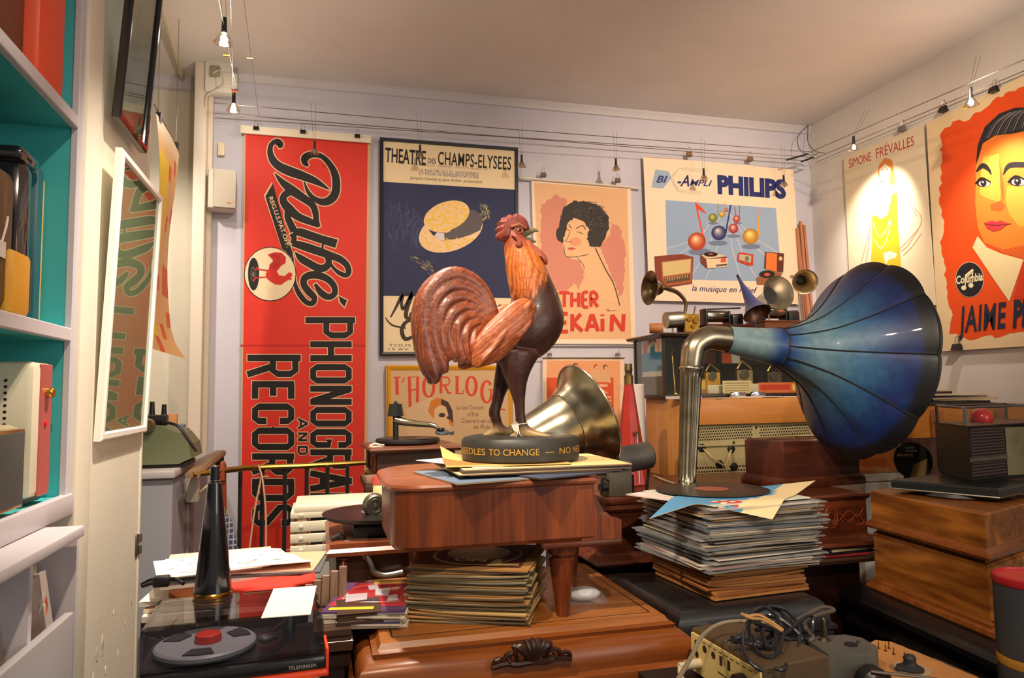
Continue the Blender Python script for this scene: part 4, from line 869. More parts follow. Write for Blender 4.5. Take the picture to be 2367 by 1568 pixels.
b0 = [j for j in range(W + 1)] + [i * (W + 1) + W for i in range(1, N + 1)] + [N * (W + 1) + j for j in range(W - 1, -1, -1)] + [i * (W + 1) for i in range(N - 1, 0, -1)]
for a, b in zip(b0, b0[1:] + b0[:1]): fs2.append((a, b, b + o_, a + o_))
PM = [mat((232, 186, 120), .6), mat((246, 206, 40), .6), mat((224, 96, 44), .6), mat((120, 90, 80), .6), mat((226, 200, 160), .6)]
for i in range(N):
    for j in range(W):
        ms.append(4 if i == 0 else (1 if j < 3 and 1 < i < N - 1 else (2 if 7 < i < 10 and j > 4 else (2 if (i * 3 + j * 5) % 7 == 0 else 0))))
mb.add(vs2, fs2); mb.m = ms + [4] * (len(fs2) - len(ms))
mb.build('sheet', PM, pt)
MB().tube([Vector((-.655, ym - .04, zt_ + .02)), Vector((-.66, yn + .04, zt_ + .005))], .003, 6).tube([Vector((-.655, ym + .03, zt_ + .02)), Vector((-.655, ym + .03, CEIL))], .0012, 5).tube([Vector((-.66, yn - .03, zt_ + .02)), Vector((-.66, yn - .03, CEIL))], .0012, 5).build('hanging_wire', STEEL, pt)
for y, n in ((ym + .05, 'near'), (yn - .05, 'far')):
    MB().loft([[(-.665, y + a, zt_ + .018), (-.645, y + a, zt_ + .018), (-.65, y + a, zt_ - .02), (-.66, y + a, zt_ - .02)] for a in (-.016, .016)]).build('clip', DARK, pt)
# shop counter in the alcove
GREY = mat((150, 148, 156), .5); GREYT = mat((178, 170, 168), .35)
zc = atz(400, 1084, 1.16).z
pc = at(404, 1088, 3.0); zc = pc.z
xc0, xc1 = -2.0, pc.x
ct = thing('counter', 'grey shop counter at the far left behind the wall', 'counter', (0, 0, 0))
MB().box(-1.7, xc1 - .01, 3.02, 3.88, 0, zc - .03).build('cabinet', GREY, ct)
MB().box(-1.72, xc1, 3.0, 3.88, zc - .03, zc, b=.005).build('top', GREYT, ct)
MB().box(xc1 - .01, xc1 + .004, 3.30, 3.42, 0, zc - .03, b=.004).build('side_post', mat((120, 112, 110), .5), ct)
t = thing('wall_socket', 'white socket box with a plug on the side of the grey counter', 'socket', at(425, 1130, 3.3) + Vector((.01, 0, 0)), 0)
MB().box(-.035, .0, -.04, .04, -.045, .045, b=.006).build('plate', mat((214, 190, 176), .5), t)
MB().box(.0, .05, -.03, .03, -.055, .055, b=.006).build('plug', mat((236, 230, 214), .4), t)
MB().tube(smooth_path([(.05, 0, -.02), (.10, .05, .01), (.15, .08, -.08), (.12, .1, -.28), (.09, .1, -.45), (.08, .1, -.62)], 5), .005, 6).build('lead', mat((206, 190, 160), .5), t)
# green typewriter-like machine
g = at(380, 1078, 3.2); gz = zc + .001
t = thing('typewriter', 'green portable typewriter on the grey counter in the alcove', 'typewriter', (g.x, 3.24, gz))
prof = [(-.30, 0), (.07, 0), (.115, .02), (.105, .075), (.07, .12), (.0, .150), (-.30, .165)]
GRN = mat((112, 118, 86), .5)
MB().loft([[(x, y, z + .014) for x, z in prof] for y in (-.13, .14)]).build('housing', GRN, t, angle=25)
MB().box(-.29, .09, -.12, .13, 0, .016).build('base', DARK, t)
MB().lathe([(0, .03), (.024, .03), (.028, .02), (.028, 0), (0, 0)], 20, M=T(-.045, -.13, .168) @ RX(90)).build('platen_knob', metalm((190, 180, 140), .3), t)
MB().tube([(-.26, 0, .19), (.0, 0, .185)], .022, 14).build('platen', DARK, t)
MB().tube([(-.05, -.135, .18), (-.10, -.10, .28), (-.15, -.08, .36)], .008, 8).build('carriage_lever', metalm((150, 110, 100), .3), t)
MB().tube(smooth_path([(.0, -.10, .18), (.06, -.12, .165), (.10, -.12, .11), (.13, -.11, .06)], 5), .006, 6).build('cable', DARK, t)
for x, y, s_, n in ((350, 985, 1.0, 'left'), (378, 992, .95, 'right')):
    q = at(x, 1005, 3.7); q.z = zc
    tag(MB().lathe([(0, .26 * s_), (.010, .26 * s_), (.012, .22 * s_), (.03, .0), (0, 0)], 16, M=T(q)).build('black_cone', mat((26, 24, 24), .35)), '%s of the two small black cones behind the green typewriter' % n, 'cone', 'small black cones in the alcove')
q = at(394, 1010, 3.78)
tag(MB().box(q.x - .03, q.x + .03, 3.76, 3.79, zc, zc + .20, b=.003).build('tan_card', mat((206, 142, 84), .6)), 'upright tan card behind the green typewriter', 'card')
q = at(455, 1000, 3.6)
bk = [((120, 130, 160), 'blue-grey'), ((96, 84, 78), 'dark brown'), ((190, 120, 80), 'orange'), ((200, 190, 186), 'pale grey')]
zz = zc + .001
for i, (c, n) in enumerate(((bk[3]), (bk[2]), (bk[1]), (bk[0]))):
    hh = (.05, .045, .035, .02)[i]
    tag(MB().box(-.16, -.01 - .012 * i, -.06, .08, 0, hh, b=.002, M=T(xc1 - .03, 3.62, zz) @ RZ(3 * i - 4)).build('book', mat(c, .6)), '%s book in the small pile at the far end of the grey counter' % n, 'book', 'books on the grey counter'); zz += hh + .001

# ------------------------------------------------------------------ staircase railing in front of the banner
rl = thing('stair_railing', 'brass handrail on black balusters before the red banner', 'railing')
zr = at(600, 1081, 3.25).z
pts = [at(446, 1085, 3.05), at(600, 1081, 3.25), at(692, 1081, 3.25), at(856, 1094, 3.3)]
for p in pts: p.z = zr
BRASS = metalm((196, 160, 84), .3, .25, 'brass')
MB().tube([pts[0], at(560, 1083, 3.2), pts[1], pts[2], pts[3]], .012, 10).build('handrail', BRASS, rl)
hp = [pts[0], at(508, 1048, 3.75)]
MB().loft([[p + Vector((a, 0, b)) for a, b in ((-.025, -.012), (.025, -.012), (.03, .004), (.02, .014), (-.02, .014), (-.03, .004))] for p in hp]).build('wooden_rail', wood((120, 92, 66), (168, 138, 104), .5, 1, 1, 0), rl)
MB().tube([hp[1], Vector((hp[1].x, hp[1].y, 0))], .02, 10).build('newel_post', DARK, rl)
for x in (556, 607, 659, 709, 757, 803):
    p = at(x, 1090, 3.26); MB().tube([(p.x, p.y, 0), (p.x, p.y, zr - .006)], .0085, 8).build('baluster', DARK, rl)
rs = at(598, 1078, 3.24)
rope = MB().tube(smooth_path([(rs.x, rs.y - .02, zr + .014), (rs.x + .01, rs.y - .02, zr - .05), (rs.x - .015, rs.y - .03, zr - .2), (rs.x - .06, rs.y - .03, zr - .62)], 5), .004, 6)
rope.tube(smooth_path([(rs.x, rs.y - .02, zr + .012), (rs.x + .02, rs.y - .03, zr - .06), (rs.x + .035, rs.y - .03, zr - .25), (rs.x + .03, rs.y - .03, zr - .62)], 5), .004, 6)
rope.tube([(rs.x - .012, rs.y, zr - .045), (rs.x + .04, rs.y - .02, zr - .035)], .004, 6)
tag(rope.build('rope', mat((190, 150, 120), .8)), 'pale rope knotted over the brass handrail', 'rope')
u = at(515, 1080, 3.16); um = thing('umbrella', 'navy plaid umbrella hooked by its wooden handle on the brass handrail', 'umbrella', (u.x, u.y, zr))
MB().tube(smooth_path([(.002, -.03, -.035), (.0, -.026, .012), (0, 0, .03), (0, .026, .01), (.0, .028, -.03), (.004, .028, -.16)], 6), .011, 10).build('handle', wood((120, 44, 24), (166, 74, 40), .25, 2, 2, .6), um)
MB().tube([(.004, .028, -.155), (.004, .028, -.19)], .009, 10).build('collar', CHROME, um)
mp = bpy.data.materials.new('plaid_cloth'); mp.use_nodes = True; nt = mp.node_tree; b = nt.nodes['Principled BSDF']
tc = nt.nodes.new('ShaderNodeTexCoord'); ck = nt.nodes.new('ShaderNodeTexWave'); ck.inputs['Scale'].default_value = 14; ck.bands_direction = 'Z'; c2 = nt.nodes.new('ShaderNodeTexWave'); c2.inputs['Scale'].default_value = 18; c2.bands_direction = 'X'
mx = nt.nodes.new('ShaderNodeMath'); mx.operation = 'MAXIMUM'; pw = nt.nodes.new('ShaderNodeMath'); pw.operation = 'POWER'; pw.inputs[1].default_value = 6
cr = nt.nodes.new('ShaderNodeValToRGB'); cr.color_ramp.elements[0].color = (*lin((44, 48, 74)), 1); cr.color_ramp.elements[1].color = (*lin((150, 150, 160)), 1)
for w_ in (ck, c2): nt.links.new(tc.outputs['Object'], w_.inputs['Vector'])
nt.links.new(ck.outputs['Fac'], mx.inputs[0]); nt.links.new(c2.outputs['Fac'], mx.inputs[1]); nt.links.new(mx.outputs[0], pw.inputs[0]); nt.links.new(pw.outputs[0], cr.inputs['Fac']); nt.links.new(cr.outputs['Color'], b.inputs['Base Color']); b.inputs['Roughness'].default_value = .8
rings = []
for f in [i / 12 for i in range(13)]:
    z = -.185 - .42 * f; r = .016 + .036 * math.sin(min(1, f * 1.6) * PI / 2) * (1 if f < .75 else 1 - (f - .75) * 1.6)
    rings.append([(.008 + .012 * f + r * (1 + .22 * math.cos(5 * a + 4 * f)) * math.cos(a), .028 + r * (1 + .22 * math.cos(5 * a + 4 * f)) * math.sin(a), z) for a in [2 * PI * k / 30 for k in range(30)]])
MB().loft(rings).build('canopy', mp, um, angle=60)
MB().tube([(.02, .028, -.60), (.02, .028, -.72)], .005, 8).build('tip', CHROME, um)

# ------------------------------------------------------------------ furniture helpers
MAH = wood((84, 36, 16), (166, 84, 38), .36, 1.0, 2, .12, 'mahogany'); MAHX = wood((62, 27, 15), (126, 62, 33), .36, 1.0, 0, .12, 'mahogany')
WAL = wood((130, 72, 28), (204, 132, 62), .34, .9, 0, .2, 'walnut'); WALD = wood((58, 30, 18), (98, 54, 32), .38, 1.0, 0, .15, 'dark_walnut')
OAKD = wood((54, 36, 26), (92, 64, 44), .42, 1.2, 0, .2, 'dark_oak'); GOLDW = wood((88, 44, 14), (206, 130, 54), .32, .5, 1, .2, 'golden_walnut', 10)
BLKW = mat((20, 16, 16), .38, coat=.2)
def poly_off(poly, o):
    n = len(poly); out = []
    for i in range(n):
        p0, p1, p2 = Vector(poly[i - 1]), Vector(poly[i]), Vector(poly[(i + 1) % n])
        d1, d2 = (p1 - p0).normalized(), (p2 - p1).normalized(); n1, n2 = Vector((d1.y, -d1.x)), Vector((d2.y, -d2.x))
        b = (n1 + n2); b = b / max(.2, b.length_squared) * 2
        out.append(p1 + b * o)
    return out
def polyloft(mb, poly, prof, m=0, M=None):
    return mb.loft([[(p.x, p.y, z) for p in poly_off(poly, o)] for o, z in prof], m, M=M)
def xy(p): return Vector((p.x, p.y))

# ------------------------------------------------------------------ carved phonograph cabinet in front
cz = at(887, 1483, 1.40).z
fl, fr = at(887, 1483, 1.40), atz(1530, 1421, cz)
cx0, cx1, cy0, cy1 = fl.x, fr.x, 1.40, 1.86
cb = thing('phonograph_cabinet', 'carved brown wooden phonograph cabinet under the small piano', 'cabinet', (0, 0, 0))
MB().rectloft(cx0, cx1, cy0, cy1, [(.012, cz - .012), (.006, cz - .002), (0, cz), ], 0).build('lid_panel', WAL, cb)
il = MB()
for o_ in (.016, .019): il.loft([[(cx0 + o_, cy0 + o_, cz + h_), (cx1 - o_, cy0 + o_, cz + h_), (cx1 - o_, cy1 - o_, cz + h_), (cx0 + o_, cy1 - o_, cz + h_)] for h_ in (-.002, .0004)], 0, False)
il.loft([[(cx0 + o_, cy0 + o_, cz + .0004), (cx1 - o_, cy0 + o_, cz + .0004), (cx1 - o_, cy1 - o_, cz + .0004), (cx0 + o_, cy1 - o_, cz + .0004)] for o_ in (.016, .019)], 0, False)
il.build('inlay_line', mat((36, 22, 14), .4), cb)
MB().rectloft(cx0, cx1, cy0, cy1, [(.045, cz - .115), (.062, cz - .10), (.062, cz - .085), (.05, cz - .078), (.052, cz - .06), (.046, cz - .04), (.032, cz - .028), (.018, cz - .024), (.022, cz - .016), (.012, cz - .012)], 0).build('lid_moulding', wood((112, 56, 20), (180, 102, 44), .32, 1, 0, .25), cb)
MB().rectloft(cx0, cx1, cy0, cy1, [(.028, 0.0), (.028, cz - .14), (.05, cz - .132), (.058, cz - .122), (.045, cz - .115)], 0).build('body', WALD, cb)
mb = MB()
oc = at(1228, 1503, cy0 - .055)
for s in (-1, 1):
    for r0, n, dx, dz, rr in ((.016, 10, .040, -.012, .0052), (.012, 8, .064, -.016, .0045), (.011, 8, .022, .006, .005)):
        mb.tube([oc + Vector((s * (dx + r0 * (1 - k / n * .75) * math.cos(k * .75)), -.006 - .004 * math.sin(k), dz + r0 * (1 - k / n * .75) * math.sin(k * .75))) for k in range(n + 1)], [rr * (1 - .5 * k / n) for k in range(n + 1)], 7)
    mb.tube(smooth_path([tuple(oc + Vector((s * a, -.006, b))) for a, b in ((0, -.02), (.03, -.022), (.05, -.018), (.078, -.022))], 4), .006, 7)
for a in range(-3, 4):
    mb.tube(smooth_path([tuple(oc + Vector((0, -.005, -.018))), tuple(oc + Vector((.008 * a, -.012, .006))), tuple(oc + Vector((.013 * a, -.004, .024 - .0014 * a * a)))], 4), [.006] * 8 + [.003], 7)
mb.build('carved_ornament', wood((38, 18, 10), (70, 36, 20), .4, 2, 0, .2), cb)

# ------------------------------------------------------------------ miniature grand piano phonograph
py0, py1 = 1.415, 1.85
ptop = at(1368, 1104, py0); pz = ptop.z
x1 = ptop.x + .005; x0 = at(893, 1100, py0 + .05).x
xn = at(1432, 1230, py0).x + .005
pi = thing('toy_grand_piano', 'miniature mahogany grand piano phonograph carrying the rooster', 'piano', (0, 0, 0))
def pout(x0, x1, y0, y1, r):
    pts = [(x1, y0), (x1, y1)]
    R = (y1 - y0) * .5
    pts += [(x0 + .16, y1)] + [(x0 + r * (1 - math.sin(a * PI / 16)), y1 - .10 - (y1 - y0 - .16) * (a / 8) if False else y1 - r * 1.4 * (1 - math.cos((8 - a) * PI / 16))) for a in range(0)]
    for a in range(0, 9):
        t = a / 8 * PI / 2; pts.append((x0 + .14 - .14 * math.sin(t), y1 - .16 * (1 - math.cos(t))))
    for a in range(0, 9):
        t = a / 8 * PI / 2; pts.append((x0 + r - r * math.cos(t), y0 + r - r * math.sin(t)))
    return pts[::-1]
lid = pout(x0 - .004, x1 + .004, py0 - .006, py1, .075); lid = [p for i, p in enumerate(lid) if i == 0 or (Vector(p) - Vector(lid[i - 1])).length > 1e-4]
body = pout(x0 + .008, x1 - .004, py0, py1 - .01, .06); body = [p for i, p in enumerate(body) if i == 0 or (Vector(p) - Vector(body[i - 1])).length > 1e-4]
def ccw(p): return p if sum(p[i][0] * p[(i + 1) % len(p)][1] - p[(i + 1) % len(p)][0] * p[i][1] for i in range(len(p))) > 0 else p[::-1]
lid, body = ccw(lid), ccw(body)
mb = MB(); polyloft(mb, lid, [(-.006, pz - .014), (-.001, pz - .011), (0, pz - .006), (-.002, pz - .001), (-.006, pz)]); mb.build('lid', wood((122, 62, 36), (172, 96, 60), .3, 1, 0, .6), pi, angle=28)
zb0 = at(1000, 1275, py0).z
mb = MB(); polyloft(mb, body, [(-.006, zb0), (0, zb0 + .008), (0, pz - .014)]); mb.build('case', MAH, pi, angle=28)
# keyboard end with the scrolled cheek profile
dz = pz - zb0
prof = [(a_, zb0 + dz * b_) for a_, b_ in ((x1 - .03, 0), (xn, 0), (xn + .001, .28), (xn - .004, .315), (xn - .012, .33), (x1 + .030, .35), (x1 + .014, .39), (x1 + .004, .47), (x1, .6), (x1 - .001, .96), (x1 - .03, .96))]
for y0_, y1_ in ((py0 + .002, py0 + .016), (py1 - .04, py1 - .012)): MB().loft([[(x, y, z) for x, z in prof] for y in (y0_, y1_)]).build('cheek', MAH, pi)
prof2 = [(a_, zb0 + dz * b_) for a_, b_ in ((x1 - .03, .02), (xn - .006, .02), (xn - .005, .24), (x1 + .034, .40), (x1 + .026, .42), (x1 + .008, .70), (x1 - .03, .82))]
MB().loft([[(x, y, z) for x, z in prof2] for y in (py0 + .016, py1 - .04)]).build('key_slip', wood((92, 48, 30), (140, 84, 54), .35, 1.5, 1, .4), pi)
MB().box(x1 - .115, xn, py0 - .004, py1 - .012, zb0 - .012, zb0, b=.003).build('key_bed', MAHX, pi)
lz = zb0 - .011 - cz
lp = [(0, 0), (.013, 0), (.014, lz * .03), (.026, lz * .72), (.027, lz * .80), (.021, lz * .83), (.029, lz * .88), (.030, lz * .98), (.0, lz * .98)]
for lx, ly in ((at(1303, 1420, py0 + .03).x, py0 + .035), (at(1330, 1300, py1 - .1).x, py1 - .07), (at(966, 1290, py1 - .09).x, py1 - .09)):
    MB().lathe([(max(r, .0), z) for r, z in lp], 24, M=T(lx, ly, cz + .0005)).build('leg', wood((86, 36, 16), (140, 66, 32), .25, 2, 2, .6), pi)

# ------------------------------------------------------------------ paper and record sleeves
def sleeve(name, label, cat, grp, c, x, y, z, w, h, t, rz, edge=None, sag=0.0, curl=None, print_=None, parent=None, rough=.6):
    """card sleeve: thin slab that may dip in the middle or curl at a corner"""
    n = 8 if (sag or curl) else 1; mb = MB(); top = []; bot = []
    for j in range(n + 1):
        for i in range(n + 1):
            u, v = i / n - .5, j / n - .5; dz = sag * (u * u * 2) if sag else 0
            if curl:
                cx_, cy_, a = curl; q = max(0, (u * cx_ + v * cy_) - .35); dz += a * q * q * 12
            top.append((u * w, v * h, t + dz)); bot.append((u * w, v * h, dz))
    mb.v = [Vector(p) for p in top + bot]; N = (n + 1) ** 2
    def F(l, m): mb.f.append(l); mb.m.append(m)
    for j in range(n):
        for i in range(n):
            a = j * (n + 1) + i; F((a, a + 1, a + n + 2, a + n + 1), 0); F((N + a, N + a + n + 1, N + a + n + 2, N + a + 1), 0)
    for i in range(n):
        F((i, N + i, N + i + 1, i + 1), 1); k = n * (n + 1) + i; F((k + 1, N + k + 1, N + k, k), 1)
        k = i * (n + 1); F((k + n + 1, N + k + n + 1, N + k, k), 1); k = k + n; F((k, N + k, N + k + n + 1, k + n + 1), 1)
    ms = [mat(c, rough), mat(edge or c, .7)]
    if print_: print_(mb, ms, w, h, t)
    o = mb.build(name, ms, parent, angle=30); o.location = (x, y, z); o.rotation_euler = (0, 0, math.radians(rz))
    if label: tag(o, label, cat, grp)
    return o
def flat_poly(mb, mi, pts, z): mb.add([(x, y, z) for x, y in pts], [tuple(range(len(pts)))] , mi)
def circ(cx, cy, r, n=32, sx=1.0): return [(cx + r * sx * math.cos(2 * PI * i / n), cy + r * math.sin(2 * PI * i / n)) for i in range(n)]

# the sleeves and papers between the lid and the rooster
zz = pz + .0006
PG = 'sleeves under the rooster'
PC = at(1195, 1075, 1.60)
lay = [((96, 112, 132), .30, .26, .003, 12, -.06, -.06, 'blue-grey sleeve lowest in the pile under the rooster'), ((64, 74, 100), .25, .27, .003, 20, .06, -.055, 'dark blue sleeve poking out in front under the rooster'), ((40, 36, 40), .33, .27, .003, -2, .03, -.02, 'dark sleeve with red edge in the pile under the rooster'),
       ((196, 170, 120), .36, .27, .0025, 2, .01, -.02, 'tan-edged sleeve in the middle of the pile under the rooster'), ((60, 64, 70), .37, .27, .0035, 0, .03, -.015, 'black-edged sleeve in the upper pile under the rooster'), ((226, 202, 140), .37, .28, .003, -1, .035, -.01, 'pale yellow sleeve just below the top papers under the rooster')]
for c, w, h, t_, rz, dx, dy, lab in lay:
    sleeve('record_sleeve', lab, 'sleeve', PG, c, PC.x + dx, PC.y + dy, zz, w, h, t_, rz, edge=(150, 120, 90) if c[0] > 90 else (70, 56, 50)); zz += t_ + .0006
sleeve('paper_sheet', 'white sheet sticking out behind the base of the rooster', 'paper', PG, (222, 216, 208), PC.x - .03, PC.y + .04, zz, .30, .26, .001, 24); zz += .0016
sleeve('paper_sheet', 'curled yellowed paper at the left of the rooster base', 'paper', PG, (206, 160, 92), PC.x - .035, PC.y + .00, zz, .27, .24, .0012, -6, curl=(-1, .25, .03)); zz += .0018
RB = zz

# ------------------------------------------------------------------ rooster statue
RC = at(1199, 1060, 1.62); sc = .00107 * 1.62 / 1.65 / 2.529 * .962
ro = thing('rooster_statue', 'large brown and orange painted rooster statue crowing on a lettered round base', 'statue', (RC.x + .004, RC.y, RB))
BZ = .0545
def cr_(a, b): return ((a - 690) * sc, (1468 - b) * sc + .012)       # crop pixels -> statue profile plane
def ring_ab(a, b, ra, rb, ta, n=20, off=0.0, sq=1.0):
    """ellipse ring at profile point a,b; ra in-plane, rb in depth; ta = direction of the spine in degrees"""
    x, z = cr_(a, b); nx, nz = -math.sin(math.radians(ta)), math.cos(math.radians(ta))
    return [(x + nx * ra * sc * math.cos(t), off + rb * sc * math.sin(t), z + nz * ra * sc * math.cos(t)) for t in [2 * PI * k / n for k in range(n)]]
def spine_loft(mb, pts, off=0.0, n=20, m=0, doff=None, roundn=True):
    rings = []
    P = smooth_path(pts, 4)
    for i, p in enumerate(P):
        q0, q1 = P[max(i - 1, 0)], P[min(i + 1, len(P) - 1)]
        ta = math.degrees(math.atan2(-(q1[1] - q0[1]), q1[0] - q0[0]))
        o_ = off + (p[4] * sc if len(p) > 4 else 0)
        rings.append(ring_ab(p[0], p[1], max(p[2], 2), max(p[3], 2), ta, n, o_))
    mb.loft(rings, m)
bm_ = MB()
spine_loft(bm_, [(400, 905, 30, 24), (450, 870, 80, 62), (540, 830, 130, 110), (640, 795, 160, 140), (730, 755, 185, 158), (800, 690, 175, 160), (808, 620, 152, 148), (795, 560, 142, 134), (772, 490, 133, 120), (748, 410, 125, 106), (718, 330, 110, 94), (686, 260, 82, 76), (670, 205, 66, 64), (667, 160, 58, 54), (672, 118, 46, 42), (676, 95, 24, 22)], n=28)
for side, lp_ in ((-1, [(650, 880, 140, 78), (640, 960, 105, 72), (640, 1040, 72, 58), (648, 1110, 48, 44), (656, 1180, 34, 34), (660, 1250, 30, 30), (668, 1310, 36, 34), (690, 1350, 46, 42)]),
                 (1, [(690, 880, 130, 78), (665, 960, 92, 66), (625, 1040, 62, 54), (598, 1110, 42, 42), (580, 1180, 34, 34), (562, 1240, 36, 34), (582, 1300, 30, 30), (590, 1350, 42, 40)])):
    spine_loft(bm_, lp_, off=side * .034, n=18)
    fx, fy = (690, 1365) if side < 0 else (590, 1350)
    for dx, dy, dz in ((150, -.012, 10), (120, -.05 if side < 0 else .03, 12), (130, .03 if side < 0 else .055, 12), (-95, .01, 10)):
        x0_, z0_ = cr_(fx, fy); x1_, z1_ = cr_(fx + dx, 1382)
        P = smooth_path([(x0_, side * .034, z0_ + .004), ((x0_ + x1_) / 2, side * .034 + dy * .6, (z0_ + z1_) / 2 + .003), (x1_, side * .034 + dy, z1_)], 4)
        bm_.tube(P, [.0145 - .009 * k / (len(P) - 1) for k in range(len(P))], 10)
spine_loft(bm_, [(560, 720, 60, 40), (500, 700, 60, 44), (440, 690, 70, 40), (380, 700, 60, 30)], n=14)
src = bm_.build('body', mat((120, 60, 40)))
def remesh(o, voxel, smooth_it=6):
    md = o.modifiers.new('r', 'REMESH'); md.mode = 'VOXEL'; md.voxel_size = voxel
    if smooth_it:
        s_ = o.modifiers.new('s', 'SMOOTH'); s_.factor = .5; s_.iterations = smooth_it
    dg = bpy.context.evaluated_depsgraph_get(); ev = o.evaluated_get(dg)
    me = bpy.data.meshes.new_from_object(ev); o.modifiers.clear(); old = o.data; o.data = me; bpy.data.meshes.remove(old)
    me.polygons.foreach_set('use_smooth', [True] * len(me.polygons))
    return me
def mix(a, b, t): t = max(0, min(1, t)); return tuple(a[i] + (b[i] - a[i]) * t for i in range(3))
def colour(me, fn, m):
    ca = me.color_attributes.new('Col', 'FLOAT_COLOR', 'POINT')
    for i, v in enumerate(me.vertices): ca.data[i].color = (*lin(fn(v.co, v.normal)), 1)
    me.materials.clear(); me.materials.append(m)
me = remesh(src, .0045)
src.parent = ro
DKB, ORB, FOOT, HED = (62, 32, 24), (208, 106, 46), (172, 144, 98), (150, 66, 48)
def lp_at(z): # crop row of a height
    return 1468 - (z - .012) / sc
def rooster_col(p, n):
    b = lp_at(p.z); a = 690 + p.x / sc
    c = DKB
    if b > 1290: c = mix(DKB, FOOT, (b - 1290) / 60)
    elif b < 640:
        lim = 905 - abs(b - 330) * .25; hack = mix(ORB, (160, 72, 34), (b - 330) / 280)
        w_ = math.sin(a * .13 + b * .05) * 14 + math.sin(b * .03 + a * .3) * 10
        edge = 880 - (b - 420) * .75 if b > 420 else 900
        c = mix(hack, DKB, (a + w_ - edge + 60) / 60)
        if b > 520: c = mix(c, DKB, (b + w_ - 560) / 50)
        streak = math.sin(a * .42 + math.sin(b * .021) * 2.4)
        if c[0] > 120 and streak > .55: c = mix(c, (226, 156, 70), .6)
        if c[0] > 120 and streak < -.75: c = mix(c, (118, 58, 30), .5)
    if b < 285: c = mix(c, (168, 84, 54), (285 - b) / 40)
    if b < 235: c = mix(c, HED, (235 - b) / 30)
    return c
colour(me, rooster_col, attrm(.42, .15, bump=.25, nscale=45, speckle=.22))
# feathers of tail
tb = MB()
FE = [[(535, 690, 30), (480, 575, 44), (400, 485, 50), (290, 448, 50), (190, 490, 48), (118, 590, 46), (98, 720, 46), (118, 860, 48), (150, 970, 46), (172, 1030, 34), (160, 1066, 14)],
      [(530, 700, 26), (460, 600, 36), (370, 530, 40), (275, 520, 40), (190, 575, 40), (150, 680, 38), (152, 790, 38), (178, 890, 40), (212, 965, 38), (225, 1010, 18)],
      [(520, 710, 24), (440, 625, 32), (350, 580, 36), (265, 592, 36), (208, 660, 36), (190, 750, 35), (205, 840, 34), (238, 905, 24), (258, 935, 10)],
      [(510, 718, 24), (430, 655, 30), (345, 635, 32), (275, 668, 34), (240, 735, 33), (240, 815, 33), (262, 885, 32), (290, 930, 14)],
      [(500, 728, 22), (420, 685, 28), (345, 690, 30), (298, 735, 31), (285, 805, 31), (300, 875, 31), (330, 940, 16)],
      [(490, 740, 22), (420, 720, 26), (365, 745, 28), (335, 800, 29), (340, 870, 29), (365, 950, 18)],
      [(480, 755, 20), (425, 760, 26), (395, 800, 28), (385, 860, 28), (400, 930, 22)],
      [(470, 780, 20), (440, 810, 26), (425, 870, 26), (430, 930, 20)]]
for j, f in enumerate(FE):
    for off, sgn in ((-.022 + .0 * j, -1), (.022, 1)):
        spine_loft(tb, [(a, b, w, 30 + 12 * math.sin(k / len(f) * PI), (-14 - 5 * j) * (1 if sgn < 0 else -1) * min(1, k / 3)) for k, (a, b, w) in enumerate(f)], off=off * .55, n=12)
tb.loft([[(cr_(a, b)[0], y, cr_(a, b)[1]) for a, b in ((500, 720), (430, 580), (330, 470), (240, 470), (150, 560), (110, 700), (125, 860), (170, 960), (240, 920), (330, 930), (400, 930), (470, 820))] for y in (-.016, .016)])
tail = tb.build('tail', mat((120, 60, 40)), ro)
me = remesh(tail, .0032, 2)
def tail_col(p, n):
    a, b = 690 + p.x / sc, lp_at(p.z)
    r = math.hypot(a - 560, b - 820); s_ = math.sin(r * .4 + math.sin(a * .02) * 2)
    c = mix((122, 58, 36), (168, 84, 42), (400 - r) / 300)
    ridge = 0.5 + .5 * math.sin(r * .155 + .6)
    c = mix(c, (92, 40, 26), ridge * .45)
    if s_ > .8: c = mix(c, (196, 134, 70), .35)
    if b > 930: c = mix(c, (84, 38, 26), (b - 930) / 90)
    return c
colour(me, tail_col, attrm(.38, .25, bump=.3, nscale=60, speckle=.3))
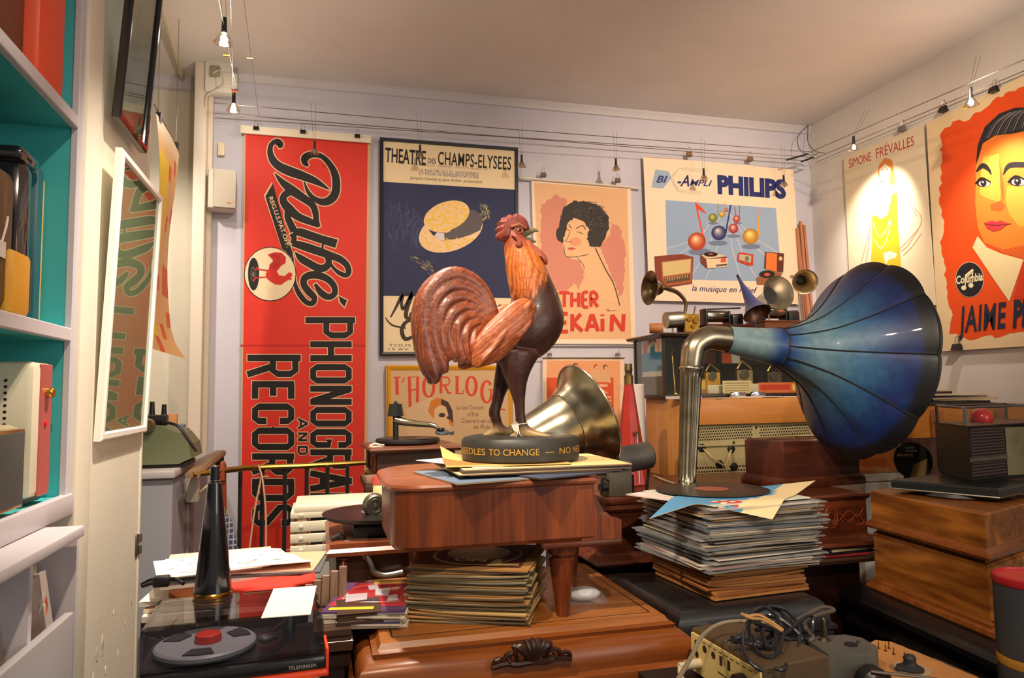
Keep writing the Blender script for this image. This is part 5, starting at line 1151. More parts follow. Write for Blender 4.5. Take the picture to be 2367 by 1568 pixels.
# wings
for sgn in (-1, 1):
    wb = MB()
    spine_loft(wb, [(735, 610, 26, 14, 0), (690, 640, 72, 34, 0), (640, 690, 96, 46, 0), (570, 760, 104, 50, 0), (490, 840, 104, 44, 0), (430, 900, 82, 34, 0), (390, 945, 46, 24, 0), (365, 975, 16, 12, 0)], off=sgn * .0535, n=22)
    for k in range(9):
        t = k / 8; a0, b0 = 690 - 60 * t, 720 + 120 * t
        spine_loft(wb, [(640 - 20 * k, 640 + 26 * k, 6, 8, 0), (600 - 20 * k, 720 + 22 * k, 13, 15, 0), (500 - 12 * k, 830 + 16 * k, 13, 13, 0), (420 - 4 * k, 910 + 8 * k, 8, 9, 0)], off=sgn * (.0535 + .0165 - .0006 * (k - 4) ** 2), n=8)
    for k in range(7):
        spine_loft(wb, [(700 - 24 * (k % 4) , 610 + 26 * k, 8, 10, 0), (682 - 24 * (k % 4), 640 + 26 * k, 18, 13, 0), (650 - 24 * (k % 4), 668 + 24 * k, 8, 8, 0)], off=sgn * (.0535 + .0125), n=8)
    w_ = wb.build('wing', mat((120, 60, 40)), ro); me = remesh(w_, .003, 2)
    def wing_col(p, n, s_=sgn):
        a, b = 690 + p.x / sc, lp_at(p.z); q = a * .55 + b * .83
        c = mix((172, 82, 42), (140, 62, 38), (q - 900) / 250)
        u = -a * .7 + b * .55
        if math.sin((a * .62 + b * .78) * .33 + math.sin(u * .05)) > .62: c = mix(c, (206, 150, 80), .5)
        if math.sin((a * .62 + b * .78) * .21) < -.7: c = mix(c, (110, 46, 30), .5)
        return c
    colour(me, wing_col, attrm(.4, .2, bump=.3, nscale=60, speckle=.28))
# comb, beak, wattles, eyes
def inflated(mb, poly, th, edge=.55, m=0, off=0.0, y2=None):
    """rounded slab with the outline poly (crop pixels) and thickness th (metres) about the plane y = off"""
    cx_, cz_ = sum(p[0] for p in poly) / len(poly), sum(p[1] for p in poly) / len(poly); rings = []
    for t in (-1, -.9, -.5, 0, .5, .9, 1):
        s_ = 1 - (1 - edge) * (t * t) ** 1.6
        rings.append([(cr_(cx_ + (a - cx_) * s_, 0)[0], off + th * t, cr_(0, cz_ + (b - cz_) * s_)[1]) for a, b in poly])
    mb.loft(rings, m)
RDM = attrm(.4, .1, speckle=.2, bump=.2, nscale=50)
def solid(o, c):
    me = o.data; ca = me.color_attributes.new('Col', 'FLOAT_COLOR', 'POINT')
    for i in range(len(me.vertices)): ca.data[i].color = (*lin(c), 1)
    me.materials.clear(); me.materials.append(RDM)
cbm = MB()
inflated(cbm, [p[:2] for p in smooth_path([(606, 232), (572, 224), (556, 200), (566, 178), (554, 158), (570, 138), (562, 118), (585, 108), (594, 86), (618, 88), (632, 66), (656, 72), (676, 56), (700, 64), (722, 74), (740, 86), (752, 106), (762, 140), (740, 160), (700, 140), (660, 132), (628, 160), (618, 190)], 3)], .020, .7)
solid(cbm.build('comb', RDM, ro), (136, 60, 50))
bk = MB()
for pts in ([(690, 182, 32, 30), (734, 164, 30, 26), (772, 150, 23, 18), (804, 145, 13, 10), (828, 150, 4, 4)], [(700, 208, 22, 24), (748, 209, 20, 19), (782, 211, 14, 12), (810, 217, 4, 4)]): spine_loft(bk, pts, n=12)
solid(bk.build('beak', RDM, ro), (138, 124, 94))
for sgn in (-1, 1):
    wt = MB(); inflated(wt, [p[:2] for p in smooth_path([(708, 226), (742, 220), (772, 244), (810, 268), (844, 300), (862, 332), (862, 360), (842, 356), (826, 330), (782, 330), (738, 318), (716, 280)], 3)], .0115, .6, off=sgn * .017)
    solid(wt.build('wattle', RDM, ro), (176, 88, 56))
    wt = MB(); inflated(wt, [p[:2] for p in smooth_path([(640, 214), (628, 205), (634, 196), (658, 202), (668, 222), (688, 240), (694, 262), (680, 278), (660, 276), (650, 262), (656, 240)], 3)], .008, .6, off=sgn * .0275)
    solid(wt.build('ear_lobe', RDM, ro), (158, 80, 56))
    e = MB(); x, z = cr_(677, 166); e.sphere((x, sgn * .0225, z), (.006, .005, .005), seg=14); e.sphere((x + .001, sgn * .0268, z), (.0025, .002, .0025), 1, seg=10)
    for r0, a0 in ((.0088, 0),): e.tube([(x + r0 * 1.1 * math.cos(a), sgn * .0235, z + r0 * .8 * math.sin(a)) for a in [2 * PI * k / 20 for k in range(20)]], .002, 8, 0, loop=True)
    e.tube([(x - .02, sgn * .024, z + .006), (x, sgn * .0255, z + .0125), (x + .02, sgn * .02, z + .006)], .0035, 8)
    e.build('eye', [mat((160, 96, 70), .4), mat((60, 30, 24), .2)], ro)
# lettered base: painted plaster disc
br = .1365
bp = [(0, 0), (br - .004, 0), (br, .004), (br + .001, .03), (br, .044), (br - .006, .0515), (br - .02, BZ), (0, BZ)]
bs = MB().lathe(bp, 96, 0)
def wrap_text(mb, txt, a0, a1, zb, hh, r, m):
    vs, fs = text_mesh(txt, .004); x0_, x1_ = min(v[0] for v in vs), max(v[0] for v in vs)
    mb.add([(r * math.sin(a), -r * math.cos(a), zb + hh * v[1] / .73) for v in vs for a in [math.radians(a0 + (a1 - a0) * (v[0] - x0_) / (x1_ - x0_))]], fs, m)
for t_, a0, a1 in (('NO NEEDLES', -109, -49), ('TO CHANGE', -45, 2), ('—', 8, 17), ('NO NEEDLES', 23, 84), ('TO CHANGE', 88, 135), ('—', 141, 150), ('NO NEEDLES', 156, 217), ('—', 226, 240)): wrap_text(bs, t_, a0, a1, .018, .0145, br + .0014, 1)
bs.build('base', [mat((52, 50, 46), .5, var=.3), mat((190, 146, 60), .5)], ro)
for ch in ro.children:
    ch.location.z = BZ - .052 if ch.name.split('.')[0] != 'base' else 0
    if ch.name.split('.')[0] == 'base': ch.rotation_euler.z = math.radians(-6)
t = MB(); x, z = cr_(668, 1292)
t.tube([(x + .014 * math.cos(a), -.034 + .0155 * math.sin(a), z + .002 * math.cos(a)) for a in [2 * PI * k / 18 for k in range(18)]], .0012, 6, loop=True)
t.tube([(x - .013, -.043, z), (x - .018, -.055, z - .02), (x - .03, -.06, z - .036)], .0009, 5).tube([(x - .013, -.043, z), (x - .015, -.058, z - .022), (x - .004, -.06, z - .034)], .0009, 5)
t.add([(x - .072, -.075, z - .0365), (x - .03, -.058, z - .0365), (x - .034, -.05, z - .034), (x - .074, -.066, z - .034)], [(0, 1, 2, 3), (3, 2, 1, 0)])
t.add([(x - .014, -.047, z - .02), (x - .012, -.047, z + .0), (x - .022, -.046, z + .008), (x - .03, -.045, z - .002), (x - .024, -.046, z - .016)], [(0, 1, 2, 3, 4), (4, 3, 2, 1, 0)])
t.build('price_tag', mat((226, 220, 206), .6), ro)
ro.rotation_euler = (0, 0, math.radians(6))

# ------------------------------------------------------------------ horns
NICK = metalm((188, 176, 150), .24, .45, 'tarnished_nickel')
def horn_mesh(mb, prof, seg=40, th=.0025, m=0, M=None, mi=None, scallop=None):
    """flared horn wall along local z, prof = [(radius, z), ...] from the narrow end to the mouth"""
    n = len(prof); out = prof; inn = [(max(r - th, .001), z - (th if i == n - 1 else 0)) for i, (r, z) in enumerate(prof)][::-1]
    mb.lathe(out, seg, m, M, False, scallop); mb.lathe(inn, seg, m if mi is None else mi, M, False, scallop)
    mb.lathe([out[-1], inn[0]], seg, m, M, False, scallop)
def horn(name, label, cat, p, q, prof, m, seg=40, grp=None, th=.0025, extra=None, mi=None):
    d = (Vector(q) - Vector(p)).length
    t = thing(name, label, cat, p, 0, grp)
    M = axis_to((0, 0, 0), Vector(q) - Vector(p))
    mb = MB(); horn_mesh(mb, [(r, z * d) for r, z in prof], seg, th, 0, M, 1 if mi else None); mb.build('bell', [m, mi] if mi else m, t, angle=40)
    return t, M, d
# big nickel horn lying behind the rooster
hp, hq = at(1186, 1042, 1.84), at(1358, 961, 1.87)
nh, M, d = horn('phonograph_horn', 'large tarnished nickel horn with flared bell behind the rooster', 'horn', hp, hq, [(.060, 0), (.068, .2), (.078, .45), (.087, .70), (.091, .72), (.098, .80), (.112, .89), (.129, .95), (.142, .985), (.147, 1.0), (.149, .995)], NICK, 56)
MB().tube([M @ Vector((.147 * math.cos(a), .147 * math.sin(a), d)) for a in [2 * PI * k / 56 for k in range(56)]], .0035, 8, loop=True).tube([M @ Vector((.0885 * math.cos(a), .0885 * math.sin(a), d * .71)) for a in [2 * PI * k / 56 for k in range(56)]], .0022, 6, loop=True).tube([M @ Vector((.02, -.07, d * .0)), M @ Vector((.028, -.085, d * .66))], .002, 6).build('rim_bead', NICK, nh)

# big blue flower horn with its nickel elbow and fluted column
bp_, bq_ = at(1680, 785, 1.95), at(1986, 832, 1.95)
bh = thing('gramophone_horn', 'large blue flower-shaped gramophone horn on a nickel elbow and column', 'horn', (0, 0, 0))
d = (bq_ - bp_).length; M = axis_to(bp_, bq_)
mp_ = [(.0, .041), (.1, .045), (.2, .050), (.30, .0555), (.36, .059), (.37, .062), (.38, .060), (.45, .070), (.55, .092), (.65, .122), (.75, .168), (.84, .220), (.91, .265), (.96, .297), (.99, .312), (1.0, .316)]
NP = 10
def petal(r, z, a):
    t = max(0, min(1, z / d)); k = max(0, (t - .38) / .62)
    c = abs(math.sin(a * NP / 2))
    return r * (1 - .016 * k + .034 * k * k * (c ** .6)) 
mb = MB(); prof = smooth_path([(r, t * d) for t, r in mp_], 3); seg = 160
horn_mesh(mb, [(r, z) for r, z in prof], seg, .002, 0, None, None, petal)
cols = []
SB, DB, RB_ = (120, 146, 154), (30, 62, 122), (24, 24, 28)
def airbrush(x, y, z):
    t = z / d; a = math.atan2(y, x); k = abs(math.sin(a * NP / 2))
    c = SB
    if t < .42: c = mix(SB, DB, (t - .24) / .10) if t < .37 else mix(DB, (38, 74, 128), 0)
    if t >= .37:
        c = mix(DB, (98, 132, 148), (t - .375) / (.09 + .06 * k))
        c = mix(c, (52, 100, 142), (t - .60) / .16)
        c = mix(c, (22, 46, 108), (t - .74 - .05 * k) / .12)
        c = mix(c, RB_, (t - .935 + .012 * k) / .025)
    if abs(t - .37) < .008: c = (60, 66, 80)
    return lin(c)
for v in mb.v: cols.append(airbrush(v.x, v.y, v.z))
bell = mb.build('bell', attrm(.42, .12, speckle=.25, bump=.06, nscale=40), bh, cols=cols, angle=25); bell.matrix_local = M
sm = MB()
for k in range(NP):
    a = 2 * PI * k / NP
    P = [(petal(r, z, a) + .0015, z) for r, z in prof if z > .375 * d]
    sm.tube([(r * math.cos(a), r * math.sin(a), z) for r, z in P], .0024, 6)
sm.tube([(petal(.3165, d, 2 * PI * k / 160) * math.cos(2 * PI * k / 160), petal(.2925, d, 2 * PI * k / 160) * math.sin(2 * PI * k / 160), d) for k in range(160)], .0045, 8, loop=True)
sm.tube([(.0625 * math.cos(a), .0625 * math.sin(a), .37 * d) for a in [2 * PI * k / 40 for k in range(40)]], .002, 6, loop=True)
s_ = sm.build('seam_ribs', mat((34, 34, 36), .45), bh); s_.matrix_local = M
sd = (bq_ - bp_).normalized(); e0 = bp_ + sd * .01
cbz = 1.166
ctop = at(1598, 850, 1.95); cbot = at(1588, 1118, 1.95)
P = smooth_path([tuple(e0 + sd * .012), tuple(e0 - sd * .03), tuple(at(1636, 782, 1.95)), tuple(at(1607, 800, 1.95)), tuple(at(1600, 832, 1.95)), tuple(ctop)], 5)
MB().tube(P, [.040 - .008 * min(1, k / (len(P) - 1)) for k in range(len(P))], 28).build('elbow', NICK, bh)
ax = cbot - ctop; L_ = ax.length; cbot2 = ctop + ax * ((ctop.z - cbz) / -ax.z); L2 = (cbot2 - ctop).length
Mx = axis_to(ctop, cbot2)
def flute(r, z, a): return r - (.0048 * abs(math.sin(a * 7)) ** 1.5 if .07 * L2 < z < .80 * L2 else 0)
MB().lathe([(.0325, -.004), (.036, 0), (.036, .006), (.0325, .010), (.0325, .05 * L2), (.0322, .08 * L2), (.0265, .78 * L2), (.0258, .83 * L2), (.027, .835 * L2), (.027, .85 * L2), (.0255, .86 * L2), (.0262, L2 - .001), (0, L2 - .001)], 112, 0, Mx, True, flute).build('column', NICK, bh, angle=50)

# ------------------------------------------------------------------ long mahogany sideboard behind
sy0 = 1.95; s_top = 1.165
sx0, sx1 = at(1392, 1170, sy0).x, at(2012, 1140, sy0).x
sb = thing('sideboard', 'long dark mahogany sideboard behind the piano and record stacks', 'sideboard', (0, 0, 0))
MB().rectloft(sx0 + .01, sx1 - .01, sy0 + .01, 2.62, [(0, 1.035), (.0, s_top - .018), (.006, s_top - .014), (.010, s_top - .006), (.008, s_top), ], 0).build('upper_case', MAHX, sb)
MB().rectloft(sx0 + .01, sx1 - .01, sy0 + .01, 2.62, [(-.004, 1.0), (.035, 1.004), (.042, 1.012), (.036, 1.022), (.018, 1.028), (.012, 1.036), (0, 1.036)], 0).build('moulding', MAHX, sb)
MB().rectloft(sx0 + .03, sx1 - .03, sy0 + .03, 2.60, [(0, 0), (0, .955), ], 0).build('lower_case', wood((30, 12, 10), (58, 24, 18), .4, 1, 2, .2), sb)
MB().rectloft(sx0 + .02, sx1 - .01, sy0 + .01, 2.62, [(-.01, .953), (.03, .957), (.034, .968), (.03, .976), (.0, .978)], 0).build('ledge', OAKD, sb)
for x_ in (sx0 + .04, sx1 - .08): MB().box(x_, x_ + .04, sy0 + .03, 2.6, .977, 1.001).build('spacer_block', OAKD, sb)
lx, lz = (at(1905, 1180, sy0).x + at(1992, 1180, sy0).x) / 2, 1.098
dc = MB(); r2 = random.Random(5)
for q in range(3): dc.tube([(lx - .045 + (.024 - .006 * q) * math.cos(a), sy0 - .0005, lz + (.034 - .009 * q) * math.sin(a)) for a in [2 * PI * k / 28 for k in range(28)]], .0011, 5, loop=True)
for s_ in (-1, 1):
    dc.tube([(x, sy0 - .0005, z) for x, z in smooth_path([(lx - .015, lz - .012 * s_), (lx + .02, lz + .016 * s_), (lx + .05, lz - .004 * s_), (lx + .075, lz + .022 * s_), (lx + .06, lz + .03 * s_)], 5)], .0011, 5)
dc.build('gold_decal', mat((150, 62, 26), .4), sb)
bks = [((150, 40, 46), 'red'), ((28, 26, 30), 'black'), ((196, 180, 150), 'cream')]
for i, (c, n) in enumerate(bks):
    tag(MB().box(-.09, .085, -.1, .1, 0, .0075, b=.001, M=T(at(1950, 1240, sy0).x + .01 * i, sy0 + .08, .9785 + .0082 * i) @ RZ(2 * i)).build('booklet', mat(c, .5)), '%s booklet lying in the gap of the dark sideboard' % n, 'booklet', 'booklets in the sideboard gap')
# small wooden phonograph box with a handle
bx = at(1815, 1118, 2.12)
wb = thing('phonograph_box', 'small closed wooden phonograph box with a wire handle under the blue horn', 'box', (bx.x, 2.12, s_top + .001), 6)
w_ = at(2005, 1100, 2.12).x - bx.x
MB().rectloft(0, w_, 0, .20, [(.012, 0), (.014, .006), (.012, .024), (.004, .034), (0, .034)], 0).build('base', MAHX, wb)
MB().rectloft(0, w_, 0, .20, [(0, .034), (0, .150), (-.003, .155), (-.012, .160)], 0).build('lid', wood((66, 30, 20), (110, 56, 38), .35, 1, 0, .4), wb)
MB().tube([(w_ * .30, .06, .160), (w_ * .30, .06, .168), (w_ * .66, .06, .168), (w_ * .66, .06, .160)], .003, 8).build('handle', NICK, wb)
MB().lathe([(.004, 0), (.005, .003), (0, .004)], 12, M=T(w_ * -.0, -.012, .02) @ RX(90)).build('lock_stud', BRASS, wb)
a_ = thing('acrylic_stand', 'clear acrylic display stand in front of the small wooden phonograph box', 'stand', (bx.x + .04, 1.97, s_top + .0005))
AC = glassm((246, 246, 240), .05, .02, name='acrylic')
MB().box(0, .24, 0, .003, .035, .108, b=.001).build('back_plate', AC, a_)
MB().box(.0, .02, -.004, .012, .0005, .036).build('foot', AC, a_); MB().box(.215, .235, -.004, .012, .0005, .036).build('foot', AC, a_)
o = MB().tube([(.232, -.003, .075), (.233, -.012, .05), (.233, -.022, .012)], .001, 5); o.lathe([(0, -.045), (.005, -.038), (.004, -.012), (.0015, 0), (0, .0)], 10, M=T(.233, -.022, .012)); o.build('price_tag', mat((220, 214, 210), .5), a_)

# motor-driven cylinder machine on the left of the sideboard
m0 = at(1440, 1150, 2.02)
mt = thing('cylinder_motor', 'grey metal cylinder and gearbox on a wooden board behind the piano', 'machine', (m0.x, 2.05, s_top + .0005))
GM = metalm((120, 112, 100), .5, .4)
MB().box(-.07, .085, -.06, .12, 0, .022, b=.004).build('board', MAHX, mt)
MB().box(-.05, .025, -.045, .03, .022, .125, b=.004).build('gearbox', mat((104, 96, 80), .55, var=.25), mt)
MB().lathe([(0, 0), (.038, 0), (.042, .004), (.042, .118), (.036, .124), (0, .124)], 28, M=T(.005, .04, .118) @ RY(82)).build('drum', mat((84, 80, 76), .5, .3), mt)
for P_, r_ in (([(.06, .04, .02), (.06, .04, .075)], .009), ([(.11, .04, .02), (.12, .04, .09)], .005)): MB().tube(P_, r_, 8).build('drum_support', DARK, mt)
for P_, r_ in (([(-.05, -.03, .05), (-.075, -.03, .05)], .012), ([(-.05, -.02, .09), (-.08, -.02, .09)], .006), ([(-.05, -.043, .07), (-.07, -.045, .08), (-.075, -.045, .03)], .004)): MB().tube(P_, r_, 8).build('terminal', DARK, mt)

# red cone horn behind
rc = at(1458, 1066, 2.42)
cn = thing('red_cone_horn', 'upright red metal cone with a brass tip behind the nickel horn', 'horn', (rc.x, 2.42, s_top + .001))
hz = at(1452, 842, 2.42).z - s_top
MB().lathe([(0, 0), (.062, 0), (.064, .003), (.016, hz * .83), (0, hz * .83)], 8, M=RZ(22)).build('cone', mat((176, 40, 26), .35, var=.25), cn)
MB().lathe([(.0165, hz * .825), (.017, hz * .9), (.013, hz * .905), (.013, hz * .94), (.0145, hz * .945), (.0135, hz), (0, hz)], 16).build('tip', metalm((170, 140, 90), .35, .5), cn)
MB().lathe([(.009, .003), (.009, 0), (.004, 0)], 14, M=T(.004, -.046, hz * .42) @ RX(98)).tube([(.003, -.052, hz * .42), (.0, -.07, hz * .02)], .0025, 6).build('hook', NICK, cn)
zr_ = at(1602, 1112, 2.80).z - .0035; wr = at(1487, 1075, 2.70); zt_ = at(1487, 888, 2.72).z
tag(MB().lathe([(.010, zr_), (.026, zr_), (.027, zt_ - .004), (.024, zt_), (.010, zt_), (.010, zt_ - .02), (0, zt_ - .02)], 20, M=T(wr.x, 2.735, 0)).build('paper_roll', mat((216, 204, 198), .6)), 'upright white paper roll beside the wooden radio console', 'roll')

# ------------------------------------------------------------------ radio console seen from the back, glass case on top
cY = 2.80; cA, cB = at(1602, 1112, cY), at(2062, 1100, cY)
ctz = cA.z - .004; czt = at(1640, 922, cY).z
kt = thing('console_table', 'low dark table carrying the wooden radio console', 'table')
MB().box(cA.x - .32, cB.x + .1, 2.71, 3.5, ctz - .04, ctz, b=.004).build('top', OAKD, kt)
for x in (cA.x - .29, cB.x + .06):
    for y in (2.74, 3.45): MB().box(x - .025, x + .025, y - .025, y + .025, 0, ctz - .04).build('leg', OAKD, kt)
MAP = wood((176, 108, 46), (214, 150, 78), .4, .5, 2, .3, 'maple_veneer', 5)
MAPX = wood((168, 98, 40), (206, 138, 68), .4, .5, 0, .3, 'maple_veneer', 5)
cs = thing('radio_console', 'light wooden radio console with perforated cream back panel', 'radio', (0, 0, 0))
for x in (cA.x - .022, cB.x): MB().box(x, x + .022, cY - .004, cY + .40, ctz + .001, czt, b=.003).build('side_panel', MAP, cs)
bandz = at(1650, 982, cY).z
MB().box(cA.x, cB.x, cY - .002, cY + .40, czt - .02, czt - .001).box(cA.x, cB.x, cY - .006, cY + .012, bandz, czt - .001, b=.003).build('top_panel', MAPX, cs)
MB().box(cA.x, cB.x, cY - .002, cY + .40, ctz + .001, ctz + .022).build('bottom_panel', MAPX, cs)
bp0 = MB().box(cA.x, cB.x, cY + .012, cY + .018, ctz + .022, bandz).box(cA.x, cB.x, cY + .004, cY + .012, at(1650, 1030, cY).z - .004, at(1650, 1030, cY).z + .002)
bpo = bp0.build('back_panel', mat((176, 162, 116), .6, var=.12), cs)
hb = MB(); disc = [(math.cos(2 * PI * k / 7), math.sin(2 * PI * k / 7)) for k in range(7)]
def holes(px0, px1, py0, py1, nx, ny, r, row_slope=-.05):
    for j in range(ny):
        for i in range(nx):
            x = px0 + (px1 - px0) * i / (nx - 1) + (.5 * (px1 - px0) / nx if j % 2 else 0); y = py0 + (py1 - py0) * j / max(1, ny - 1) + (x - px0) * row_slope
            p = at(x, y, cY + .0115); hb.add([(p.x + r * c, p.y, p.z + r * s) for c, s in disc], [tuple(range(7))])
holes(1613, 1735, 993, 1018, 23, 5, .0042); holes(1757, 1868, 988, 1014, 21, 5, .0042); holes(1890, 1990, 982, 1006, 18, 5, .0042); holes(1613, 1742, 1083, 1092, 22, 2, .0048)
hb.build('vent_holes', mat((40, 28, 18), .9), bpo)
sk = MB()
for x, y in ((1622, 1036), (1690, 1038), (1663, 1074), (1697, 1080)):
    p = at(x, y, cY + .012); sk.lathe([(0, .006), (.012, .006), (.020, .002), (.021, 0)], 6, M=T(p) @ RX(90))
for x, y in ((1748, 988), (1884, 984), (1696, 1024)):
    p = at(x, y, cY + .010); sk.sphere(tuple(p), (.005, .003, .008))
sk.build('socket', DARK, bpo)
ld = [at(1690, 1042, cY - .0), at(1686, 1052, cY - .03), at(1682, 1068, cY - .03), at(1680, 1084, cY - .02)]
MB().tube(smooth_path([tuple(p) for p in ld], 6), .0045, 8).tube(smooth_path([tuple(at(*a)) for a in ((1626, 1038, cY), (1648, 1060, cY - .02), (1672, 1076, cY - .01))], 5), .0035, 8).build('power_lead', mat((206, 176, 116), .5), cs)
cdl = MB().tube(smooth_path([tuple(atz(*a, s_top + .006)) for a in ((1512, 1100), (1540, 1112), (1580, 1124))], 5), .0035, 6)
cdl.tube(smooth_path([tuple(at(1640, 1120, 2.66)), tuple(at(1700, 1116, 2.68)), tuple(at(1745, 1104, 2.69))], 5), .004, 6)
tag(cdl.build('flex_cord', mat((196, 176, 140), .6)), 'pale flex cord lying behind the record stack on the sideboard', 'cord')
# papers on the console
def paper(px, py, Y, z, w, h, rz, c, label, cat='paper', grp=None, curl=None, t=.0012, name='paper_sheet', edge=None):
    p = at(px, py, Y); return sleeve(name, label, cat, grp, c, p.x, p.y, z, w, h, t, rz, edge=edge, curl=curl)
ccz = czt
paper(1580, 915, cY + .06, ccz, .12, .1, 20, (214, 206, 196), 'crumpled white paper at the left end of the radio console top', t=.012)
paper(1690, 918, cY + .07, ccz, .26, .13, 8, (208, 184, 150), 'tan envelope on the radio console top in front of the glass case', t=.003)
paper(1745, 916, cY + .08, ccz + .0035, .20, .12, -14, (222, 214, 204), 'white envelope lying on the tan one in front of the glass case', t=.002)
paper(1840, 914, cY + .08, ccz, .24, .11, 5, (200, 190, 180), 'grey-white papers on the right of the radio console top', t=.004)

# glass display case
gY0, gY1 = 2.98, 3.30
gA, gB = at(1535, 918, gY0), at(2030, 905, gY0); gz0 = ccz + .001; gz1 = at(1535, 772, gY0).z
gx0, gx1 = gA.x, gB.x
gc = thing('display_case', 'dark wooden glass display case of small phonographs on the radio console', 'case', (0, 0, 0))
DKW = mat((34, 24, 18), .35, coat=.3, var=.2)
MB().box(gx0 - .02, gx1 + .02, gY0 - .02, gY1 + .02, gz0, gz0 + .018, b=.003).build('base', DKW, gc)
MB().rectloft(gx0, gx1, gY0, gY1, [(.0, gz1 - .018), (.022, gz1 - .012), (.028, gz1 - .002), (.026, gz1), (.01, gz1 + .006)], 0).build('top', DKW, gc)
for x in (gx0, gx1 - .016):
    for y in (gY0, gY1 - .016): MB().box(x, x + .016, y, y + .016, gz0 + .018, gz1 - .018, b=.002).build('post', DKW, gc)
GL_ = glassm((250, 252, 248), .05, .01)
MB().box(gx0 + .016, gx1 - .016, gY0 + .005, gY0 + .008, gz0 + .018, gz1 - .018).build('front_glass', GL_, gc)
MB().box(gx0 + .005, gx0 + .008, gY0 + .016, gY1 - .016, gz0 + .018, gz1 - .018).build('side_glass', GL_, gc)
MB().box(gx0 + .016, gx1 - .016, gY1 - .012, gY1 - .006, gz0 + .018, gz1 - .018).build('back_board', mat((70, 60, 56), .6, var=.3), gc)
gzs = at(1700, 838, gY0).z
MB().box(gx0 + .016, gx1 - .016, gY0 + .10, gY1 - .012, gzs - .006, gzs).build('glass_shelf', glassm((240, 246, 240), .08, .01), gc)
# picture cards inside the case
def card(px, py, Y, w, h, cols_, label, z=None):
    p = at(px, py, Y); zz_ = p.z if z is None else z
    A = Art(lambda x, y: Vector((p.x + x, Y, zz_ + y)), (0, -.0004, 0))
    A.sheet([(-w / 2, 0), (w / 2, 0), (w / 2, h), (-w / 2, h)], cols_[0], .002)
    for c, ps in cols_[1]: A.poly([((u - .5) * w, v * h) for u, v in ps], c)
    return tag(A.build('picture_card'), label, 'card')
p = Vector((gx0 + .03, gY0 + .12, gzs)); 
A = Art(lambda x, y: Vector((gx0 + .012 + .0, gY0 + .03 + x, gz0 + .019 + y)), (-.0004, 0, 0))
A.sheet([(0, 0), (0, .285), (.22, .285), (.22, 0)], (236, 228, 220), .002); A.poly([(0, .11), (0, .20), (.22, .20), (.22, .11)], (60, 150, 196))
A.poly([(.02, .20), (.02, .275), (.06, .285), (.2, .285), (.2, .2)], (206, 44, 66)); A.poly([(.05, .20), (.05, .24), (.09, .26), (.15, .23), (.15, .2)], (236, 228, 220)); A.poly([(.07, .20), (.08, .235), (.12, .22), (.12, .2)], (60, 150, 196))
A.poly([(0, 0), (0, .085), (.22, .085), (.22, 0)], (96, 88, 84))
tag(A.build('picture_card'), 'red, white and blue card in the left window of the glass case', 'card')
card(1690, 835, gY0 + .16, .10, .085, [(236, 226, 210), [((224, 92, 40), [(0, 0), (.55, 0), (.5, .6), (0, 1)])]], 'white and orange card standing on the shelf inside the glass case', gzs + .001)
card(1612, 918, gY0 + .05, .11, .07, [(150, 110, 60), [((206, 160, 60), [(.1, .3), (.9, .3), (.9, .9), (.1, .9)])]], 'brown and yellow card at the bottom left inside the glass case', gz0 + .0195)
card(1705, 918, gY0 + .035, .155, .06, [(214, 190, 150), [((170, 140, 104), [(.08, .2 + .2 * i), (.92, .2 + .2 * i), (.92, .25 + .2 * i), (.08, .25 + .2 * i)]) for i in range(4)]], 'tan printed sheet leaning inside the glass case', gz0 + .0195)
card(1800, 918, gY0 + .06, .22, .05, [(216, 110, 60), [((236, 196, 80), [(.86, .2), (1, .2), (1, .8), (.86, .8)]), ((200, 60, 40), [(.05, .3), (.8, .3), (.8, .8), (.05, .8)])]], 'long red and yellow box lid inside the glass case', gz0 + .0195)
for x, n in ((1560, 'left'), (1583, 'right')):
    q = at(x, 880, gY0 + .17); t_ = MB(); t_.lathe([(.004, 0), (.004, .22), (.002, .24), (0, .24)], 8, M=T(q.x, q.y, gz0 + .019) @ RX(-6)).lathe([(.018, 0), (.016, .006), (.004, .01)], 14, M=T(q.x, q.y, gz0 + .019))
    tag(t_.build('brass_rod', BRASS), '%s of the two thin brass rods inside the left end of the glass case' % n, 'rod', 'brass rods in the glass case')
q = at(1640, 838, gY0 + .14)
tag(MB().box(-.05, .05, -.04, .05, 0, .06, b=.003, M=T(q.x - .02, q.y + .03, gzs + .001)).build('wooden_box', MAHX), 'small reddish wooden box on the shelf inside the glass case', 'box')
def mini_phono(x, y, z, s, label, body=(196, 150, 70), case_=None):
    t = thing('small_phonograph', label, 'phonograph', (x, y, z), 0, 'small phonographs in the glass case')
    MB().box(-.05 * s, .05 * s, -.03 * s, .03 * s, 0, .035 * s, b=.003).build('base', case_ or mat((206, 190, 166), .5), t)
    MB().box(-.035 * s, .03 * s, -.008 * s, .008 * s, .035 * s, .085 * s, b=.002).build('frame', mat(body, .4, .4), t)
    g = MB().lathe([(.016 * s, .004), (.018 * s, .004), (.018 * s, 0), (.016 * s, 0)], 20, M=T(-.008 * s, -.012 * s, .07 * s) @ RX(90)).tube([(-.008 * s - .016 * s, -.013 * s, .07 * s), (.008 * s, -.013 * s, .07 * s)], .0016 * s, 5).tube([(-.008 * s, -.013 * s, .054 * s), (-.008 * s, -.013 * s, .086 * s)], .0016 * s, 5)
    g.build('flywheel', NICK, t)
    MB().tube([(-.03 * s, .0, .09 * s), (-.01 * s, 0, .12 * s), (.03 * s, 0, .09 * s)], .004 * s, 6).build('arm', BRASS, t)
    return t
